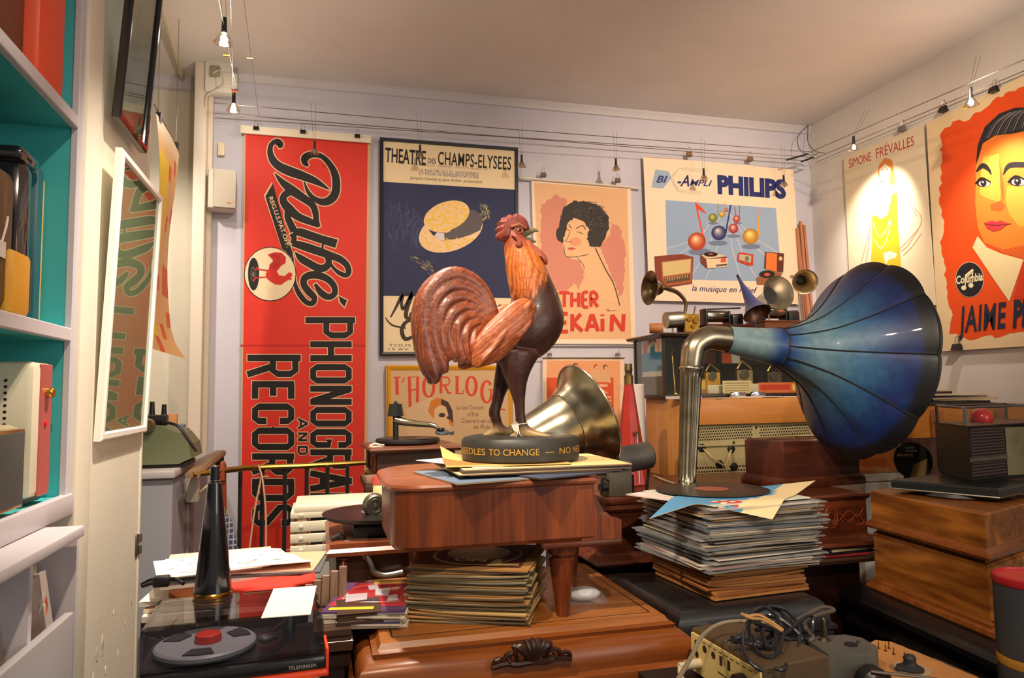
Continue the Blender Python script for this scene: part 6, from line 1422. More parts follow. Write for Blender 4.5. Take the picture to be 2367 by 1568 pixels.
for x, y_, sz, lab, b_ in ((1648, .10, 1.0, 'small brass phonograph with a spoked wheel left of centre in the glass case', (206, 150, 50)), (1722, .10, 1.1, 'small grey and brass phonograph with a spoked wheel at the centre of the glass case', (150, 130, 90)), (1790, .13, 1.0, 'small dark phonograph right of centre in the glass case', (90, 80, 70)), (1850, .12, .9, 'small phonograph farthest right in the glass case', (130, 110, 80))):
    q = at(x, 890, gY0 + y_); mini_phono(q.x, q.y, gz0 + .085 if False else gz0 + .019, sz * 1.2, lab, b_)
q = at(1855, 918, gY0 + .05)
for i, (px_, c, lab) in enumerate(((1705, (196, 196, 200), 'silver rounded tin at the front left of the glass case floor'), (1752, (180, 184, 196), 'silver oval tin at the front centre of the glass case floor'), (1862, (210, 206, 204), 'silver rounded tin at the front right of the glass case floor'))):
    q = at(px_, 912, cY + .14); tag(MB().lathe([(0, 0), (.04, 0), (.042, .004), (.042, .016), (.036, .022), (0, .024)], 24, M=T(q.x, q.y, ccz + .0045) @ S(1.0, .5, 1)).build('tin', metalm(c, .25, .2)), lab.replace('glass case floor', 'console top before the glass case'), 'tin', 'silver tins before the glass case')

# things on top of the case
tz = gz1 + .0065
q = at(1519, 760, gY0 + .06)
tag(MB().lathe([(0, 0), (.022, 0), (.024, .003), (.024, .060), (.022, .063), (.010, .063), (.010, .058), (0, .058)], 20, M=T(gx0 - .002, q.y + .01, tz + .0255) @ RZ(-25) @ RY(90) @ T(0, 0, -.025)).build('wax_cylinder', mat((176, 112, 64), .6, var=.3)), 'brown wax cylinder lying at the left end of the glass case top', 'cylinder')
# lioret-like small phonograph with curved horn
g = at(1596, 758, gY0 + .12)
t = thing('small_horn_phonograph', 'small brass phonograph with a curved grey horn at the left of the glass case top', 'phonograph', (g.x, g.y, tz))
sc2 = .00215
MB().box(-.055, .045, -.03, .05, 0, .012, b=.002).build('board', MAHX, t)
MB().box(-.04, .038, -.02, -.008, .012, .10, b=.002).build('front_plate', metalm((206, 160, 74), .35, .35), t)
MB().box(-.052, .03, .03, .042, .012, .10, b=.002).build('rear_plate', mat((60, 40, 26), .5), t)
e = MB()
for a, b, r in ((-.018, .075, .013), (.002, .042, .012), (.018, .07, .018)): e.lathe([(0, .008), (r * .9, .008), (r, .006), (r, 0)], 18, M=T(a, -.02, b) @ RX(90))
e.build('gear_wheel', metalm((196, 150, 66), .3, .3), t)
MB().lathe([(0, 0), (.038, 0), (.04, .004), (.04, .082), (.03, .09), (0, .09)], 28, M=T(-.125, .01, .07) @ RY(86)).tube([(-.09, .01, .002), (-.09, .01, .035)], .004, 8).build('drum', metalm((176, 168, 150), .3, .3), t)
e = MB().tube([(.04, -.01, .02), (.055, -.02, .02)], .009, 10).tube([(.02, 0, .10), (.03, 0, .14)], .004, 6); e.build('winding_knob', NICK, t)
hc = [at(1582, 728, gY0 + .12), at(1585, 700, gY0 + .12), at(1568, 678, gY0 + .12), at(1545, 668, gY0 + .11), at(1532, 665, gY0 + .105), at(1518, 668, gY0 + .08)]
hc = [p - Vector((g.x, g.y, tz)) for p in hc]
P = smooth_path([tuple(p) for p in hc], 5); K = len(P)
rr = [.007 + .008 * (k / K) + .022 * max(0, (k / K - .7) / .3) ** 2 for k in range(K)]
MB().tube(P, rr, 20).build('tube_arm', metalm((120, 100, 76), .35, .4), t)
dd = (Vector(P[-1]) - Vector(P[-4])).normalized()
Mh = axis_to(Vector(P[-1]) - dd * .01, Vector(P[-1]) + Vector((-1, -.05, .05)))
hm = MB(); horn_mesh(hm, [(.022, -.02), (.030, 0), (.042, .02), (.060, .036), (.076, .044), (.082, .045)], 32, .002, M=Mh); hm.build('horn', metalm((130, 110, 84), .3, .4), t)
# cylinder phonographs on wooden boxes
def cyl_phono(px0, px1, Y, label, boxc, zb_, bh, dp, extra=False):
    a, b = at(px0, 740, Y), at(px1, 740, Y); w = b.x - a.x
    t = thing('cylinder_phonograph', label, 'phonograph', (a.x, Y, zb_), 0, 'cylinder phonographs on the glass case')
    MB().rectloft(0, w, 0, dp, [(.006, 0), (.006, .01), (0, .014), (0, bh - .01), (.006, bh - .006), (.006, bh)], 0).build('case', boxc, t)
    e = MB().lathe([(0, 0), (.028, 0), (.03, .004), (.03, w * .45), (.028, w * .45 + .004), (0, w * .45 + .004)], 24, M=T(w * .12, dp * .4, bh + .045) @ RY(90))
    e.build('mandrel', metalm((160, 152, 140), .2, .4), t)
    e = MB().box(w * .08, w * .12, dp * .2, dp * .6, bh, bh + .08, b=.003).box(w * .58, w * .62, dp * .2, dp * .6, bh, bh + .07, b=.003).tube([(w * .05, dp * .25, bh + .075), (w * .85, dp * .25, bh + .085)], .004, 8).box(w * .66, w * .9, dp * .2, dp * .6, bh, bh + .05, b=.004).tube([(w * .62, dp * .4, bh + .05), (w * .95, dp * .4, bh + .055)], .006, 8)
    e.build('mechanism', DARK, t); return t
cyl_phono(1632, 1738, gY0 + .08, 'cylinder phonograph on a low mahogany box at the middle of the glass case', MAHX, tz, .05, .16)
cyl_phono(1768, 1868, gY0 + .10, 'cylinder phonograph on a taller brown box at the right of the glass case', wood((100, 56, 34), (144, 88, 56), .4, 1, 0, .2), tz, .075, .16)
def small_horn(label, cat, p, q, prof, m, mi=None, stand=None, extra=None):
    t, M, d = horn('small_horn', label, cat, p, q, prof, m, 36, None, .0018, mi=mi)
    rt = max(.004, [r for r, z in prof if z <= .72][-1] - .004); MB().lathe([(rt, d * .68), (0, d * .68)], 24, M=M, caps=False).build('throat_shade', DARK, t)  # dark disc put in for the shade deep inside the bell
    if stand is not None:
        a = (M @ Vector((0, 0, d * stand[0]))); e = MB().tube([a, a + Vector((0, 0, tz - p[2] - a.z))], .004, 8); e.lathe([(.02, 0), (.02, .003), (.004, .006)], 16, M=T(a.x, a.y, tz - p[2])); e.build('support_rod', NICK, t)
    return t, M, d
p0_, q0_ = at(1706, 640, gY0 + .16), at(1750, 726, gY0 + .02)
t, M, d = small_horn('blue cone horn with dark mouth pointing down on the glass case', 'horn', p0_, q0_, [(.006, 0), (.008, .12), (.011, .22), (.02, .45), (.033, .74), (.050, .90), (.064, .98), (.068, 1.0)], mat((58, 66, 116), .35, coat=.3), metalm((150, 110, 90), .35, .4), None)
MB().lathe([(.0065, -.01), (.0075, .03), (.009, .06)], 12, M=M, caps=False).build('neck', DARK, t)
e = MB().tube([q0_ - p0_ + Vector((0, .02, -.04)), Vector((q0_.x - p0_.x, q0_.y - p0_.y + .02, tz - p0_.z))], .006, 8); e.build('support_rod', DARK, t)
small_horn('wide nickel horn facing the room in the middle of the glass case top', 'horn', at(1740, 700, gY0 + .26), at(1800, 677, gY0 + .04), [(.012, 0), (.020, .3), (.030, .52), (.044, .70), (.064, .84), (.080, .95), (.086, 1.0)], metalm((214, 206, 190), .14, .25), metalm((206, 196, 178), .34, .3), (.6,))
small_horn('round brass-lipped horn facing the room at the right of the glass case top', 'horn', at(1830, 640, gY0 + .28), at(1861, 652, gY0 + .04), [(.010, 0), (.015, .4), (.021, .62), (.032, .80), (.050, .93), (.060, .99), (.062, 1.0)], metalm((196, 178, 142), .22, .3), metalm((206, 186, 146), .36, .25), (.5,))
# wooden planks leaning in the corner
for i, (xb, xt_, w_, d_, n) in enumerate(((1868, 1850, .018, .016, 'middle'), (1877, 1858, .018, .016, 'right'), (1859, 1842, .018, .016, 'left'))):
    pb, pt_ = at(xb, 725, 3.9 + .02 * i), at(xt_, 512 + 8 * i, 3.955 + .0 * i); dr = pt_ - pb; pb2 = pb - dr * (pb.z / dr.z)
    M = axis_to(pb2, pt_, (0, 1, 0)); tag(MB().box(-w_ / 2, w_ / 2, -d_ / 2, d_ / 2, .002, (pt_ - pb2).length, b=.002, M=M).build('wooden_plank', wood((180, 112, 78), (214, 150, 112), .5, 1, 2, .1)), '%s of the three thin wooden planks leaning in the corner' % n, 'plank', 'planks in the corner')

# ------------------------------------------------------------------ gramophones on the left of the piano
def record(mb_or_parent, name, c, r, z, label_c, parent, t=.0025, tilt=0):
    mb = MB().lathe([(0, 0), (r - .001, 0), (r, .0008), (r, t - .0004), (r - .004, t), (r * .36, t), (r * .34, t - .0003), (0, t - .0003)], 64)
    mb.lathe([(r * .30, t + .0003), (0, t + .0003)], 32, 1, caps=False).lathe([(.004, t + .006), (0, t + .008)], 10, 2, caps=False)
    for k in range(5): q = r * (.42 + .12 * k); mb.lathe([(q, t + .0002), (q + .0012, t + .0002)], 64, 3, caps=False)
    o = mb.build(name, [mat((20, 19, 20), .34, coat=.1), mat(label_c, .5), CHROME, mat((52, 50, 50), .3)], parent); o.location = c[0], c[1], z
    return o
# lower gramophone with the crank
ga = at(753, 1263, 1.89); zA = ga.z
pA = thing('gramophone', 'dark oak gramophone with carved columns and a crank left of the piano', 'gramophone', (0, 0, 0))
ax0, ax1, ay0, ay1 = ga.x + .014, ga.x + .46, 1.905, 2.36
zA0 = at(770, 1395, 1.905).z; zD = at(770, 1395, 1.63).z
MB().rectloft(ax0, ax1, ay0, ay1, [(.012, zA - .03), (.014, zA - .02), (.004, zA - .012), (.004, zA)], 0).build('top_plate', wood((120, 60, 32), (176, 104, 66), .35, 1, 0, .3), pA)
MB().rectloft(ax0 + .02, ax1 - .02, ay0 + .02, ay1 - .02, [(-.012, zA - .001), (-.014, zA + .001)], 0).build('motor_board', mat((90, 60, 40), .5), pA)
MB().rectloft(ax0 + .012, ax1 - .012, ay0 + .012, ay1 - .01, [(.012, zA0), (.014, zA0 + .012), (0, zA0 + .018), (0, zA - .03)], 0).build('case', wood((44, 24, 18), (78, 44, 30), .4, 1.2, 0, .2), pA)
hcol = zA - .035 - (zA0 + .02)
MB().lathe([(0, 0), (.013, 0), (.013, .01), (.007, .02), (.012, hcol * .32), (.006, hcol * .42), (.009, hcol * .46), (.006, hcol * .5), (.013, hcol * .72), (.006, hcol * .9), (.012, hcol * .95), (.012, hcol)], 16, M=T(ax0 + .030, ay0 + .006, zA0 + .02)).build('column', wood((70, 32, 14), (136, 70, 30), .3, 2, 2, .5), pA)
cp = at(848, 1285, ay0 + .0)
MB().lathe([(0, .012), (.012, .012), (.014, .008), (.014, 0)], 16, M=T(cp.x - .0, ay0 + .012, cp.z) @ RX(90)).tube(smooth_path([(cp.x, ay0 - .004, cp.z), (cp.x + .01, ay0 - .012, cp.z - .022), (cp.x + .018, ay0 - .016, cp.z - .04), (cp.x + .045, ay0 - .018, cp.z - .05), (cp.x + .09, ay0 - .018, cp.z - .045)], 5), .008, 10).build('crank', metalm((150, 146, 136), .4, .3), pA)
rp = atz(872, 1198, zA + .055); rp.y = min(max(rp.y, 2.06), 2.14); rp.x = at(872, 1198, rp.y).x
tt_ = MB().lathe([(0, 0), (.138, 0), (.142, .003), (.142, .010), (0, .010)], 48, M=T(rp.x, rp.y, zA + .040)).lathe([(.014, zA), (.014, zA + .042)], 12, M=T(rp.x, rp.y, 0), caps=False); tt_.build('turntable', DARK, pA)
record(None, 'record', (rp.x, rp.y), .150, zA + .0505, (110, 84, 74), pA)
mb = MB().box(rp.x - .07, rp.x + .03, rp.y - .10, rp.y - .04, zA, zA + .03, b=.004).tube([(rp.x - .10, rp.y - .10, zA), (rp.x - .10, rp.y - .10, zA + .012)], .012, 12).tube([(rp.x - .10, rp.y - .10, zA + .014), (rp.x - .125, rp.y - .112, zA + .004)], .006, 8); mb.build('brake_lever', DARK, pA)
rpx = at(866, 1168, rp.y - .04)
Ms = T(rpx) @ RZ(8) @ RX(90) @ S(1.12, 1.12, 1.0)
e = MB().lathe([(0, .012), (.010, .012), (.011, .016), (.026, .015), (.029, .010), (.029, -.006), (.024, -.010), (0, -.010)], 28, M=Ms).lathe([(0, .019), (.005, .018), (.006, .012)], 12, M=Ms).lathe([(.0135, .0165), (.0145, .019), (.017, .019), (.018, .0165)], 24, M=Ms, caps=False).lathe([(.022, .016), (.0235, .0185), (.0255, .0165)], 24, M=Ms, caps=False)
e.tube([rpx + Vector((-.006, -.012, -.024)), rpx + Vector((-.012, -.012, -.040))], .003, 6).tube([rpx + Vector((.0, -.01, -.02)), rpx + Vector((.014, -.01, -.038)), rpx + Vector((-.01, -.012, -.032))], .002, 6)
e.build('sound_box', metalm((150, 146, 130), .35, .3), pA)
MB().tube(smooth_path([tuple(rpx + Vector((.02, .02, .006))), tuple(rpx + Vector((.07, .07, .035))), tuple(rpx + Vector((.10, .14, .03))), tuple(rpx + Vector((.10, .16, -.03))), (rpx.x + .10, rpx.y + .16, zA)], 5), .012, 14).build('tone_arm', metalm((206, 196, 168), .2, .25), pA)
# dark low cabinet below it
da, db = at(741, 1392, 1.50), at(853, 1395, 1.50)
dk = thing('low_cabinet', 'dark oak cabinet with mouldings under the carved gramophone', 'cabinet', (0, 0, 0))
dx0 = da.x - .02; dx1 = cx0 - .07
MB().rectloft(dx0 + .02, dx1, 1.46, 1.85, [(0, 0), (0, zD - .075), (.01, zD - .07), (.012, zD - .05), (0, zD - .046)], 0).build('body', mat((40, 22, 18), .4, coat=.2, var=.3), dk)
MB().rectloft(dx0 + .02, dx1, 1.46, 1.85, [(0, zD - .046), (.014, zD - .04), (.016, zD - .022), (.006, zD - .016), (.012, zD - .012), (.012, zD - .001)], 0).build('top', OAKD, dk)
tag(MB().box(ax0 - .0, ax1, 1.945, ay1 + .01, 0, zA0 - .001).build('gramophone_bench', OAKD), 'dark bench under the carved gramophone', 'bench')
wf = MB()
for i in range(5): wf.box(-.062 + .018 * i, -.046 + .018 * i, 0, .012, 0, .045 + .009 * i, b=.002)
M = T(dx0 + .045, 1.60, zD + .002) @ RZ(-14) @ RX(-8)
tag(wf.build('ribbed_panel', wood((120, 92, 74), (170, 136, 110), .55, 1.5, 2, 0), M=M), 'stepped brown ribbed wood piece leaning before the carved gramophone', 'panel')
tag(MB().rectloft(0, .08, 0, .10, [(.006, 0), (.006, .006), (0, .010), (0, .016), (.004, .02)], 0, M=T(dx0 + .055, 1.475, zD)).build('wooden_plinth', OAKD), 'small moulded wooden plinth beside the magazines', 'plinth')

# upper gramophone with the cone-topped arm
gb = at(862, 1036, 2.80); zB = gb.z
bw = at(1068, 1024, 2.80).x - gb.x
pB = thing('gramophone', 'small brown gramophone with a black cone-topped tone arm beside the red banner', 'gramophone', (gb.x, 2.80, 0), 3)
zB0 = at(852, 1118, 2.80).z
MB().rectloft(.0, bw, 0, .36, [(-.004, zB - .022), (.006, zB - .018), (.012, zB - .010), (.010, zB - .004), (0, zB)], 0).build('top_plate', wood((96, 54, 38), (150, 92, 66), .35, 1, 0, .4), pB)
MB().rectloft(.02, bw - .02, .02, .34, [(.012, zB0), (.014, zB0 + .012), (.004, zB0 + .02), (0, zB0 + .022), (0, zB - .022)], 0).build('case', wood((48, 28, 20), (84, 50, 34), .4, 1.2, 0, .2), pB)
for y_ in (.06, .30): MB().tube([(.016, y_, zB0 + .03), (.016, y_, zB - .03)], .008, 8).build('corner_column', MAH, pB)
ros = MB()
for k in range(6): a = k * PI / 3; ros.sphere((.02 - .002, .18 + .011 * math.cos(a), (zB + zB0) / 2 + .014 * math.sin(a)), (.003, .006, .008), seg=8)
ros.build('carved_rosette', wood((140, 84, 40), (180, 116, 60), .4, 2, 0, .2), pB)
MB().lathe([(0, 0), (.126, 0), (.132, .004), (.132, .014), (.128, .018), (0, .018)], 56, M=T(bw * .47, .17, zB + .004)).build('turntable', DARK, pB)
record(None, 'record', (bw * .47, .17), .128, zB + .0225, (30, 26, 28), pB)
px_ = at(921, 1000, 3.0); lx_ = px_.x - gb.x
MB().tube([(lx_, .20, zB + .02), (lx_, .20, zB + .115)], .012, 14).build('pivot_post', DARK, pB)
MB().lathe([(0, 0), (.022, 0), (.034, .002), (.026, .052), (0, .054)], 8, M=T(lx_, .20, zB + .112)).sphere((lx_, .20, zB + .168), (.008, .008, .008), seg=10).build('cone_cap', mat((28, 28, 30), .4), pB)
MB().tube(smooth_path([(lx_ - .004, .20, zB + .102), (lx_ + .03, .19, zB + .09), (lx_ + .07, .17, zB + .083), (lx_ + .14, .13, zB + .075), (lx_ + .165, .12, zB + .06)], 6), [.019 - .011 * k / 24 for k in range(25)], 14).build('tone_arm', metalm((214, 204, 176), .18, .25), pB)
MB().lathe([(0, .006), (.026, .006), (.030, .003), (.030, -.004), (.0, -.006)], 24, M=T(lx_ + .178, .112, zB + .046) @ RX(14)).build('sound_box', mat((92, 100, 108), .35, .5), pB)
MB().lathe([(0, .012), (.014, .012), (.016, .004), (0, .0)], 14, M=T(lx_ + .172, .112, zB + .052)).build('sound_box_neck', DARK, pB)
tgm = MB().box(-.022, .03, -.012, .012, 0, .004, M=RZ(20)).tube([(-.02, .005, .006), (.0, .0, .014), (.02, -.004, .008), (.034, .0, .006)], .004, 6); o = tgm.build('label_tag', mat((222, 206, 186), .6), pB); o.location = (.012, .03, zB + .001)
sB = thing('side_table', 'dark side table carrying the small brown gramophone', 'table')
MB().box(gb.x - .03, gb.x + bw + .03, 2.76, 3.16, zB0 - .03, zB0 - .001, b=.003).build('top', OAKD, sB)
for x in (gb.x + .0, gb.x + bw): 
    for y in (2.79, 3.13): MB().box(x - .015, x + .015, y - .015, y + .015, 0, zB0 - .03).build('leg', OAKD, sB)
tag(MB().box(-.012, .06, -.02, .02, 0, .03, b=.003, M=T(gb.x - .02, 2.80, zB0) @ RZ(20)).build('wood_offcut', mat((140, 104, 84), .6)), 'grey-brown wood offcut at the foot of the small brown gramophone', 'wood')

# white slatted crate and the red-lidded jar
wa = at(680, 1172, 2.45); zw = wa.z
IV = mat((226, 216, 192), .45)
wx0 = wa.x; wx1 = wx0 + .36; wy0, wy1 = 2.45, 2.71
wt = thing('slatted_stand', 'cream painted slatted wooden stand with bolts beside the red banner', 'stand', (wx0, wy0, 0), 0)
MB().box(0, .34, 0, .26, zw - .022, zw, b=.004).box(.17, .178, .10, .104, zw, zw + .0006).build('top', IV, wt)
for x in (.01, .31):
    for y in (.012, .24): MB().box(x, x + .03, y, y + .012, 0, zw - .022, b=.002).build('leg', IV, wt)
pr = [(1202, 1236), (1238 + 17, 1282), (1302 - 3, 1330)]
zs = [(at(690, 1185, 2.45).z, at(690, 1200, 2.45).z)] + [(at(690, a, 2.45).z, at(690, b, 2.45).z) for a, b in ((1207, 1231), (1236, 1257), (1263, 1285))]
bolt = []
for i, (za_, zb_) in enumerate(zs):
    s_ = MB().box(-.012, .34, 0, .012, zb_, za_, b=.003).box(-.012, .0, .012, .25, zb_ + .003, za_ - .003, b=.003).build('slat', IV, wt)
    MB().lathe([(0, .005), (.005, .004), (.0075, .001), (.0075, 0)], 14, M=T(.022, 0, (za_ + zb_) / 2) @ RX(90)).build('bolt', IV, s_)
MB().box(.04, .33, .01, .016, .02, zs[-1][1] - .01).build('rear_board', mat((196, 190, 184), .5), wt)
j = at(879, 1152, 2.6); 
jr = thing('jar', 'cream jar with a red lid on the cream slatted stand', 'jar', (min(j.x, wx1 - .035), 2.60, zw + .0006))
MB().lathe([(0, 0), (.024, 0), (.026, .003), (.026, .04), (.024, .043), (0, .043)], 28).box(-.012, .014, -.0268, -.0255, .012, .030).build('body', mat((216, 196, 144), .4), jr)
MB().lathe([(.0, .042), (.0275, .042), (.0285, .045), (.0285, .066), (.026, .070), (0, .071)], 28).build('lid', mat((186, 72, 58), .45), jr)

# ------------------------------------------------------------------ magazines and sleeves on the cabinet
mzc = cz + .0005
def mag_cover(mb, ms, w, h, t):
    ms += [mat((206, 40, 54), .3), mat((240, 236, 236), .3), mat((232, 190, 40), .4), mat((70, 50, 96), .4)]
    flat_poly(mb, 2, [(-w * .48, -h * .30), (w * .48, -h * .34), (w * .44, h * .44), (-w * .30, h * .46)], t + .0003)
    for ps in ([(-.3, -.2), (-.05, -.12), (-.1, .1), (-.36, .06)], [(.02, .02), (.2, -.02), (.16, .28), (-.02, .22)], [(-.1, .2), (.02, .24), (-.04, .4), (-.16, .36)], [(.22, -.2), (.36, -.16), (.3, .04), (.2, 0)]): flat_poly(mb, 3, [(a * w, b * h) for a, b in ps], t + .0006)  # white patches are reflections painted onto the red cover
    flat_poly(mb, 4, [(w * -.1, h * .42), (w * .4, h * .42), (w * .4, h * .5), (w * -.1, h * .5)], t + .0006)
    flat_poly(mb, 4, [(w * -.44, h * -.44), (w * .1, h * -.42), (w * .1, h * -.35), (w * -.44, h * -.36)], t + .0006)
    flat_poly(mb, 5, [(w * -.5, h * -.5), (w * .5, h * -.5), (w * .5, h * -.44), (w * -.5, h * -.46)], t + .0003)
mc_ = atz(858, 1362, cz)
mcs = [(150, 40, 44), (222, 214, 200), (206, 190, 150), (96, 84, 120), (230, 226, 216), (180, 60, 60), (210, 200, 180), (120, 110, 100), (226, 216, 196)]
names = ['dark red', 'off-white', 'tan', 'violet-grey', 'white', 'crimson', 'beige', 'grey', 'ivory']
zz = mzc
MX, MY = atz(850, 1370, cz).x, 1.585
for i, c in enumerate(mcs):
    sleeve('magazine', '%s magazine in the fanned pile left of the kraft sleeves, %s from bottom' % (names[i], ('first', 'second', 'third', 'fourth', 'fifth', 'sixth', 'seventh', 'eighth', 'ninth')[i]), 'magazine', 'magazines left of the kraft sleeves', c, MX + rnd.uniform(-.006, .006), MY + rnd.uniform(-.008, .004), zz, .165, .22, .0028, -14 + rnd.uniform(-4, 3), edge=(216, 204, 180)); zz += .0034
sleeve('magazine', 'red magazine with painted white reflections on top of the pile left of the kraft sleeves', 'magazine', 'magazines left of the kraft sleeves', (90, 60, 100), MX + .002, MY + .004, zz, .165, .225, .003, -14, print_=mag_cover, rough=.2); zz += .0045
o = MB().loft([[(a * s_, b * s_, z) for a, b in ((-.06, -.07), (.07, -.065), (.065, .085), (-.055, .08))] for s_, z in ((1, 0), (1, .003), (.98, .004), (.95, .010), (.9, .012))]).build('plastic_box', glassm((250, 248, 250), .07, .06, name='clear_plastic')); o.location = (MX + .006, MY + .005, zz); o.rotation_euler = (0, 0, math.radians(-16))
tag(o, 'clear plastic packet lying on the red magazine', 'packet')
# kraft sleeves of shellac records
def kraft_print(mb, ms, w, h, t):
    ms += [mat((96, 48, 36), .6), mat((216, 184, 120), .6), mat((26, 24, 24), .3), mat((196, 190, 176), .4)]
    N = 26
    flat_poly(mb, 2, [(-w * .5, -h * .40), (w * .42, -h * .40), (w * .40, h * .42), (-w * .5, h * .42)], t + .0018)
    flat_poly(mb, 3, circ(-.01, 0, .098), t + .0022); flat_poly(mb, 2, circ(-.01, 0, .092), t + .0026); flat_poly(mb, 4, circ(-.01, 0.01, .070), t + .003)
    vs, fs = text_mesh('NO', .04); mb.add([((v[0] - .8) * .045 - .01, -v[1] * .034 - .047, t + .0032) for v in [(1.6 - v[0], v[1]) for v in vs]], [tuple(reversed(f)) for f in fs], 3)
    flat_poly(mb, 3, [(.035, -.10), (.10, -.09), (.098, -.075), (.06, -.08), (.055, -.04), (.04, -.045)], t + .003)
kb_ = atz(952, 1445, cz); zz = cz + .0005
KX, KY = .332, 1.562
kc = [((200, 158, 100), 'tan'), ((170, 148, 110), 'grey-tan'), ((214, 176, 114), 'light tan'), ((126, 114, 88), 'olive-grey'), ((178, 128, 74), 'brown'), ((148, 142, 116), 'grey-green'), ((206, 156, 90), 'ochre')]
topn = at(1090, 1300, 1.50).z
topn = min(topn, zb0 - .022); nk = 26; th_ = (topn - zz) / nk - .0012
for i in range(nk):
    c, n = kc[(i * 3 + (i // 4)) % 7]; last = i == nk - 1
    lab = 'kraft sleeve with a printed dark disc topping the stack under the piano' if last else '%s shellac record sleeve in the wavy stack under the small piano' % n
    sleeve('shellac_record_sleeve', lab, 'sleeve', 'shellac sleeves under the piano', c, KX + rnd.uniform(-.008, .008), KY + rnd.uniform(-.006, .006), zz, .25, .25, max(.0022, th_), -24 + rnd.uniform(-3, 3), edge=tuple(int(x * .85) for x in c) if i % 3 else (96, 84, 64), sag=.002, print_=kraft_print if last else None, curl=(rnd.choice((-1, 1)), rnd.uniform(-.6, -.2), rnd.uniform(0, .004))); zz += th_ + .0012
bg = atz(1356, 1395, cz)
t = thing('plastic_bag', 'small clear plastic bag with white contents on the carved cabinet', 'bag', (bg.x, bg.y + .02, cz + .0005), -4)
MB().sphere((0, 0, .0155), (.038, .026, .0145), seg=20).build('contents', mat((240, 238, 238), .7, var=.15), t)
MB().loft([[(a, b, 0) for a, b in ((-.045, -.035), (.045, -.035), (.043, .035), (-.043, .035))], [(a, b, .004) for a, b in ((-.047, -.036), (.047, -.036), (.044, .035), (-.044, .035))], [(a, b, .022) for a, b in ((-.034, -.02), (.036, -.022), (.032, .024), (-.03, .024))], [(a, b, .027) for a, b in ((-.02, -.012), (.022, -.012), (.02, .014), (-.02, .014))]]).build('film', glassm((250, 250, 252), .10, .12, .06, name='plastic_film'), t)

# ------------------------------------------------------------------ tall record stack on the black case
LY = 1.55
lb = at(1622, 1396, LY); zl0 = lb.z
lw = at(1900, 1370, LY).x - lb.x
lc = thing('black_case', 'black case with a rounded lid under the tall record stack', 'case', (0, 0, 0))
kx0, kx1, ky0, ky1 = lb.x - .09, lb.x + .32, LY - .05, LY + .345
prof = [(.0, zl0 - .30), (.0, zl0 - .075), (.006, zl0 - .07), (.006, zl0 - .062), (-.004, zl0 - .055)] + [(-.004 - .03 * (1 - math.cos(a * PI / 16)), zl0 - .055 + .053 * math.sin(a * PI / 16)) for a in range(1, 9)]
MB().rectloft(kx0, kx1, ky0, ky1, prof, 0).build('body', mat((26, 23, 24), .4, coat=.15, var=.2), lc, angle=50)
st = thing('case_bench', 'dark bench under the black case', 'bench')
MB().box(kx0 - .02, kx1 + .01, ky0 - .01, ky1, zl0 - .335, zl0 - .301).build('seat', OAKD, st)
for x in (kx0, kx1 - .04):
    for y in (ky0, ky1 - .05): MB().box(x, x + .04, y, y + .04, 0, zl0 - .335).build('leg', OAKD, st)
zz = zl0 + .001; n_lp = 46
ztop = at(1630, 1175, LY).z
kraft_n = 10
EDG = [((216, 200, 180), 'white-edged'), ((196, 176, 146), 'cream-edged'), ((150, 140, 130), 'grey-edged'), ((52, 46, 44), 'black-edged'), ((206, 150, 84), 'tan-edged'), ((116, 122, 130), 'blue-grey-edged'), ((176, 80, 70), 'red-edged'), ((168, 152, 104), 'olive-edged')]
X0, Y0 = lb.x + lw / 2 - .004, LY + .157
tk = (zl0 + .068 - zz) / kraft_n
for i in range(kraft_n):
    j = tk - .0012
    sleeve('record_sleeve', 'brown kraft record sleeve at the bottom of the tall stack', 'sleeve', 'sleeves of the tall record stack', (186, 122, 60), X0 + rnd.uniform(-.008, .006), Y0 + rnd.uniform(-.006, .006), zz, .275, .275, j, 2 + rnd.uniform(-3, 3), edge=(150, 92, 44) if i % 2 else (176, 118, 60), curl=(rnd.choice((-1, 1)), -.5, rnd.uniform(0, .003))); zz += tk
n_lp = 44; tk = (ztop - zz) / n_lp
PLA = glassm((244, 246, 248), .08, .08, .12, name='sleeve_film')
pattern = [1, 0, 2, 0, 6, 0, 1, 2, 3, 0, 2, 3, 7, 1, 2, 7, 3, 2, 1, 7, 2, 0, 5, 2, 7, 3, 1, 2, 0, 5, 2, 3, 1, 2, 3, 4, 3, 4, 1, 4, 0, 2, 6, 0, 0, 1]
for i in range(n_lp):
    c, n = EDG[pattern[i % len(pattern)]]
    x, y, rz = X0 + rnd.uniform(-.014, .013) + .012 * (i / n_lp), Y0 + rnd.uniform(-.010, .012), 3 + rnd.uniform(-4.5, 4.5)
    film = i % 3 == 1
    o = sleeve('record_sleeve', '%s record sleeve in the tall stack%s' % (n, ' with loose clear film around it' if film else ' without film'), 'sleeve', 'sleeves of the tall record stack', tuple(int(v * .8) for v in c), x, y, zz, .312, .312, tk * rnd.uniform(.62, .86), rz, edge=c)
    if film:
        f = MB().box(-.172, .172, -.164, .164, .0, tk * .95, b=0); ff = f.build('film', PLA, o)
    zz += tk
CT = 'sleeves on top of the tall record stack'
sleeve('record_sleeve', 'pale pink sleeve jutting out left near the top of the tall stack', 'sleeve', CT, (222, 200, 196), X0 - .03, Y0 + .03, zz, .31, .30, .003, 24, edge=(226, 206, 196)); zz += .0036
sleeve('record_sleeve', 'pale green-white sleeve beneath the blue sheet of the tall stack', 'sleeve', CT, (196, 206, 186), X0 - .0, Y0 + .0, zz, .30, .30, .003, 8, edge=(226, 216, 206)); zz += .0036
